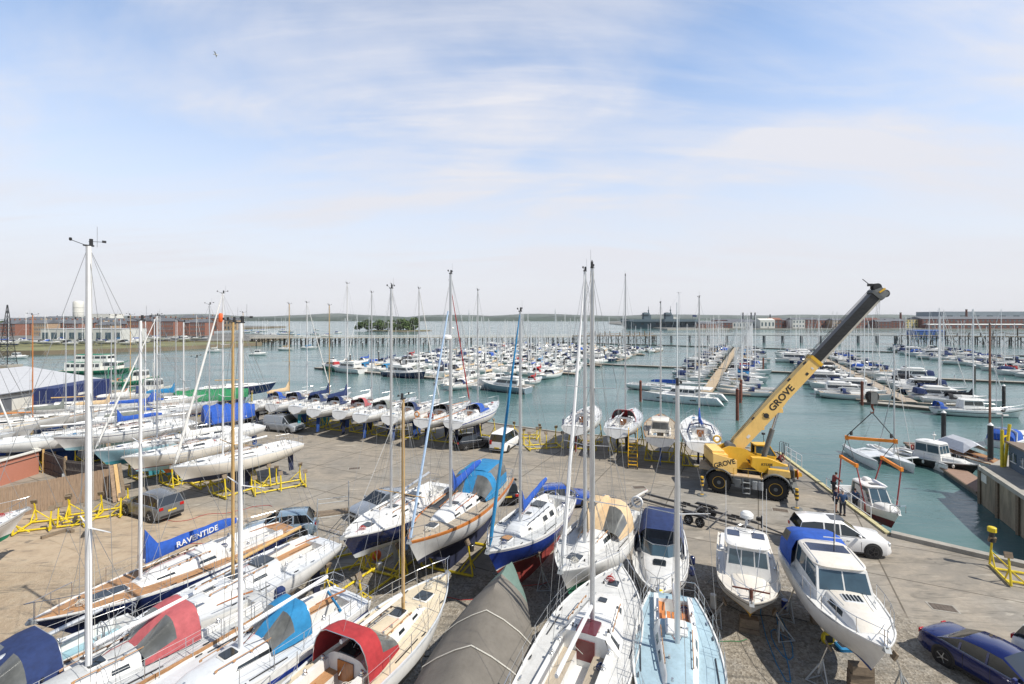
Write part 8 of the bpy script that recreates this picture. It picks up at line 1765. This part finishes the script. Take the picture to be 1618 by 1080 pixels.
# quay rails
def rail(label, a, b, n, z=1.1, m=aluw, name='guard_rail', two=True):
    t = thing(name, label, 'railing', (a.x, a.y, a.z), 0, 'railings on the quay edge'); d = b-a
    for k in range(n+1): mb = MB(); c = d*k/n; mb.tube([c, c+Vector((0, 0, z))], .03, m, 6); mb.obj('post', t)
    for zz in ((z, z*.5) if two else (z,)): mb = MB(); mb.tube([Vector((0, 0, zz)), d+Vector((0, 0, zz))], .03, m, 6); mb.obj('rail', t)
e0 = Vector((25.75, 43.6, .05)); rail('pale railing on the quay edge left of the hanging boat', Vector((26.4, 46.6, .1)), Vector((26.0, 43.4, .1)), 3)
rail('pale railing along the landing beside the hanging boat', Vector((25.1, 38.6, -.5)), Vector((24.2, 32.6, -.5)), 5, 1.3)
for k in range(3): t = thing('ladder_hoop', 'dark steel ladder hoop at the quay edge behind the crane, %s of three' % ORD[k], 'ladder', (26.6+.05*k, 47.9-.35*k, 0), 0, 'ladder hoops at the quay edge'); mb = MB(); mb.tube([(-.1, 0, 0), (-.1, 0, 1.25), (0, 0, 1.35), (.3, 0, 1.3), (.35, 0, 0)], .03, slate, 6); mb.obj('hoop', t)
t = thing('landing_stage', 'narrow timber landing below the quay beside the hanging boat', 'landing', (25.6, 36.5, -1.05), R(-6)); mb = MB(); mb.box((0, 0, 0), (.9, 7, .1), deckp); mb.obj('decking', t, smooth=False)
for y in (-3.3, -1.1, 1.1, 3.3): mb = MB(); mb.bar((-.3, y, -.05), (-.3, y, -4), .18, woodd); mb.obj('pile', t, smooth=False)
t = thing('work_lamp_stand', 'yellow lamp stand standing on the quay behind the crane', 'lamp stand', (*G(1207, 722).xy, 0)); mb = MB(); mb.tube([(0, 0, 0), (0, 0, 1.6)], .05, cyell, 6); mb.tube([(.3, 0, 0), (.3, 0, 1.5)], .04, cyell, 6); mb.bar((-1.4, 0, .9), (0, 0, .9), .05, cyell); mb.obj('frame', t); mb = MB(); mb.tube([(0, 0, 1.6), (-.05, 0, 2.2)], .03, blackp, 5); mb.rbox((-.05, 0, 2.3), (.3, .2, .2), blackp, r=.04); mb.obj('lamp', t)
# red tyre, hose, fenders and oddments
def odd(name, label, cat, p, f, rz=0, **k): t = thing(name, label, cat, (*G(*p).xy, 0), rz); f(t); return t
def f_reel(t): mb = MB(); mb.torus((0, 0, .28), .2, .09, cyell, 'Y', 16, 6); mb.obj('cable', t); mb = MB(); mb.box((0, 0, .28), (.3, .18, .3), blackp); mb.bar((-.25, .15, 0), (.0, .15, .5), .03, blackp); mb.obj('drum', t)
odd('cable_reel', 'yellow cable reel lying under the blue canopied cruiser', 'cable reel', (1308, 1018), f_reel)
def f_tray(t): mb = MB(); mb.rbox((0, 0, .09), (.75, .45, .18), cvazure, r=.08, top=1.1); mb.obj('tray', t); mb = MB(); mb.rbox((0, 0, .17), (.65, .36, .03), blackp, r=.06); mb.obj('inside', t)
odd('plastic_tray', 'blue plastic tray under the bow of the blue canopied cruiser', 'tray', (1338, 1025), f_tray)
def f_fend(t):
    mb = MB(); mb.tube([(0, 0, .25), (0, 0, .85)], .14, fendw, 10); mb.obj('fender', t)
odd('loose_fender', 'white cylindrical fender hanging near the yellow bottomed boat stern', 'fender', (1127, 968), f_fend)
def f_blue(t): mb = MB(); pts = [(cos(k*.5)*(.2+.05*k), sin(k*.6)*(.3+.12*k), .015) for k in range(24)]; mb.tube(pts, .018, cvazure, 5); mb.obj('hose', t)
odd('garden_hose', 'blue hose lying in loops on the gravel below the cruisers', 'hose', (1235, 1010), f_blue)
def f_buoy(t): mb = MB(); mb.ball((0, 0, .3), (.26, .26, .3), rope_or, 12, 8); mb.obj('ball', t); mb = MB(); mb.tube([(0, 0, .6), (.1, .1, .75), (.9, .3, .05)], .02, ropew, 4); mb.obj('rope', t)
odd('marker_buoy', 'orange buoy on the ground under the bow of the navy hulled yacht', 'buoy', (595, 885), f_buoy)
def f_plank(t):
    for k in range(3): mb = MB(); mb.bar((0, k*.3, .05), (.9, k*.25, 2.6), .22, (wood, pinew, brownf)[k], .05); mb.obj('plank', t, smooth=False)
odd('plank_stack', 'weathered planks leaning at the right end of the brown fence', 'planks', (197, 790), f_plank, R(150))
rj = random.Random(13)
for k in range(16):
    px, py = rj.uniform(205, 700), rj.uniform(890, 1000)
    if k > 9: px, py = rj.uniform(60, 190), rj.uniform(815, 850)
    p = G(px, py); t = thing('timber_offcut', 'dark timber offcut lying among the boat props, %s of the scatter' % ORD[k], 'timber', (p.x, p.y, 0), rj.uniform(0, 3), 'timber offcuts on the ground'); mb = MB(); mb.box((0, 0, .09), (rj.uniform(.5, 1.6), .2, .16), rj.choice((wood, woodd, pinew))); mb.obj('timber', t, smooth=False)
for k in range(7):
    px, py = [(420, 940), (600, 900), (745, 870), (830, 905), (1010, 960), (1120, 975), (1240, 960)][k]; p = G(px, py); t = thing('paint_drum', 'small %s drum on the ground between the props, %s from the left' % (('blue', 'white', 'black')[k % 3], ORD[k]), 'drum', (p.x, p.y, 0), 0, 'drums between the boat props'); mb = MB(); mb.lathe([(.14, 0), (.15, .02), (.15, .36), (.14, .38)], (0, 0, 0), (royal, gel, blackp)[k % 3], 12); mb.obj('drum', t); mb = MB(); mb.torus((0, 0, .36), .15, .012, steel, 'Z', 14, 4); mb.obj('rim', t)
# gull in the sky, the aeroplane-like gull shape seen small
t = thing('gull', 'tiny white gull flying high in the upper left sky', 'gull', AT(341, 86, 60), R(20)); mb = MB(); mb.ball((0, 0, 0), (.2, .07, .07), gel, 8, 6); mb.ball((.22, 0, .02), (.06, .05, .05), gel, 6, 4)
for q in (1, -1): mb.add([(.08, q*.05, 0), (-.08, q*.05, 0), (-.1, q*.4, .12), (.04, q*.42, .12), (-.14, q*.75, .05), (-.06, q*.76, .05)], [(0, 1, 2, 3), (3, 2, 4, 5)], gelg)
mb.add([(-.18, -.05, 0), (-.18, .05, 0), (-.3, .07, 0), (-.3, -.07, 0)], [(0, 1, 2, 3)], gel); mb.obj('body', t)

cov = M('rusty cast iron cover', (.13, .105, .085), .8, var=.3, scale=6)
for k, (px, py, rz) in enumerate([(1233, 806, -.4), (560, 740, .2), (1010, 770, .1), (1490, 960, -.3), (330, 840, .5)]):
    p = G(px, py); t = thing('drain_cover', 'cast iron drain cover set in the yard concrete, %s of five' % ORD[k], 'drain cover', (p.x, p.y, 0), rz, 'drain covers in the yard'); mb = MB(); mb.box((0, 0, .008), (1.1, .7, .012), concr); mb.obj('frame', t, smooth=False); mb = MB()
    mb.box((0, 0, .018), (.95, .55, .01), cov)
    for j in range(6): mb.box((-.4+j*.16, 0, .026), (.03, .5, .008), cov)
    mb.obj('grating', t, smooth=False)
def f_cable(t):
    r_ = random.Random(int(t.location.x*7)); pts = [Vector((0, 0, .02))]; a = r_.uniform(0, 6)
    for k in range(22): a += r_.uniform(-.7, .7); pts.append(pts[-1]+Vector((cos(a)*.4, sin(a)*.4, 0)))
    mb = MB(); mb.tube(pts, .016, (blackp, roper, M('green hose', (.05, .2, .08), .6))[int(t.location.y) % 3], 5); mb.obj('cable', t)
for k, (px, py) in enumerate([(700, 930), (1180, 1010), (880, 940), (430, 800), (1010, 985), (600, 960), (300, 900)]): odd('power_cable', 'cable lying in loose curves on the yard ground, %s from the left by position' % ORD[[4, 6, 5, 1, 3, 2, 0][k]], 'cable', (px, py), f_cable)
# ------------------------------------------------ haze
hz_m = bpy.data.materials.new('harbour haze'); hz_m.use_nodes = True; t_ = hz_m.node_tree; t_.nodes.clear(); o_ = t_.nodes.new('ShaderNodeOutputMaterial'); v_ = t_.nodes.new('ShaderNodeVolumePrincipled')
v_.inputs['Color'].default_value = (.96, .98, 1, 1); v_.inputs['Density'].default_value = .00004; t_.links.new(v_.outputs[0], o_.inputs['Volume'])
mb = MB(); mb.box((0, 4550, 51), (19400, 9900, 128), hz_m); ho = mb.obj('haze', smooth=False); tag(ho, kind='stuff')
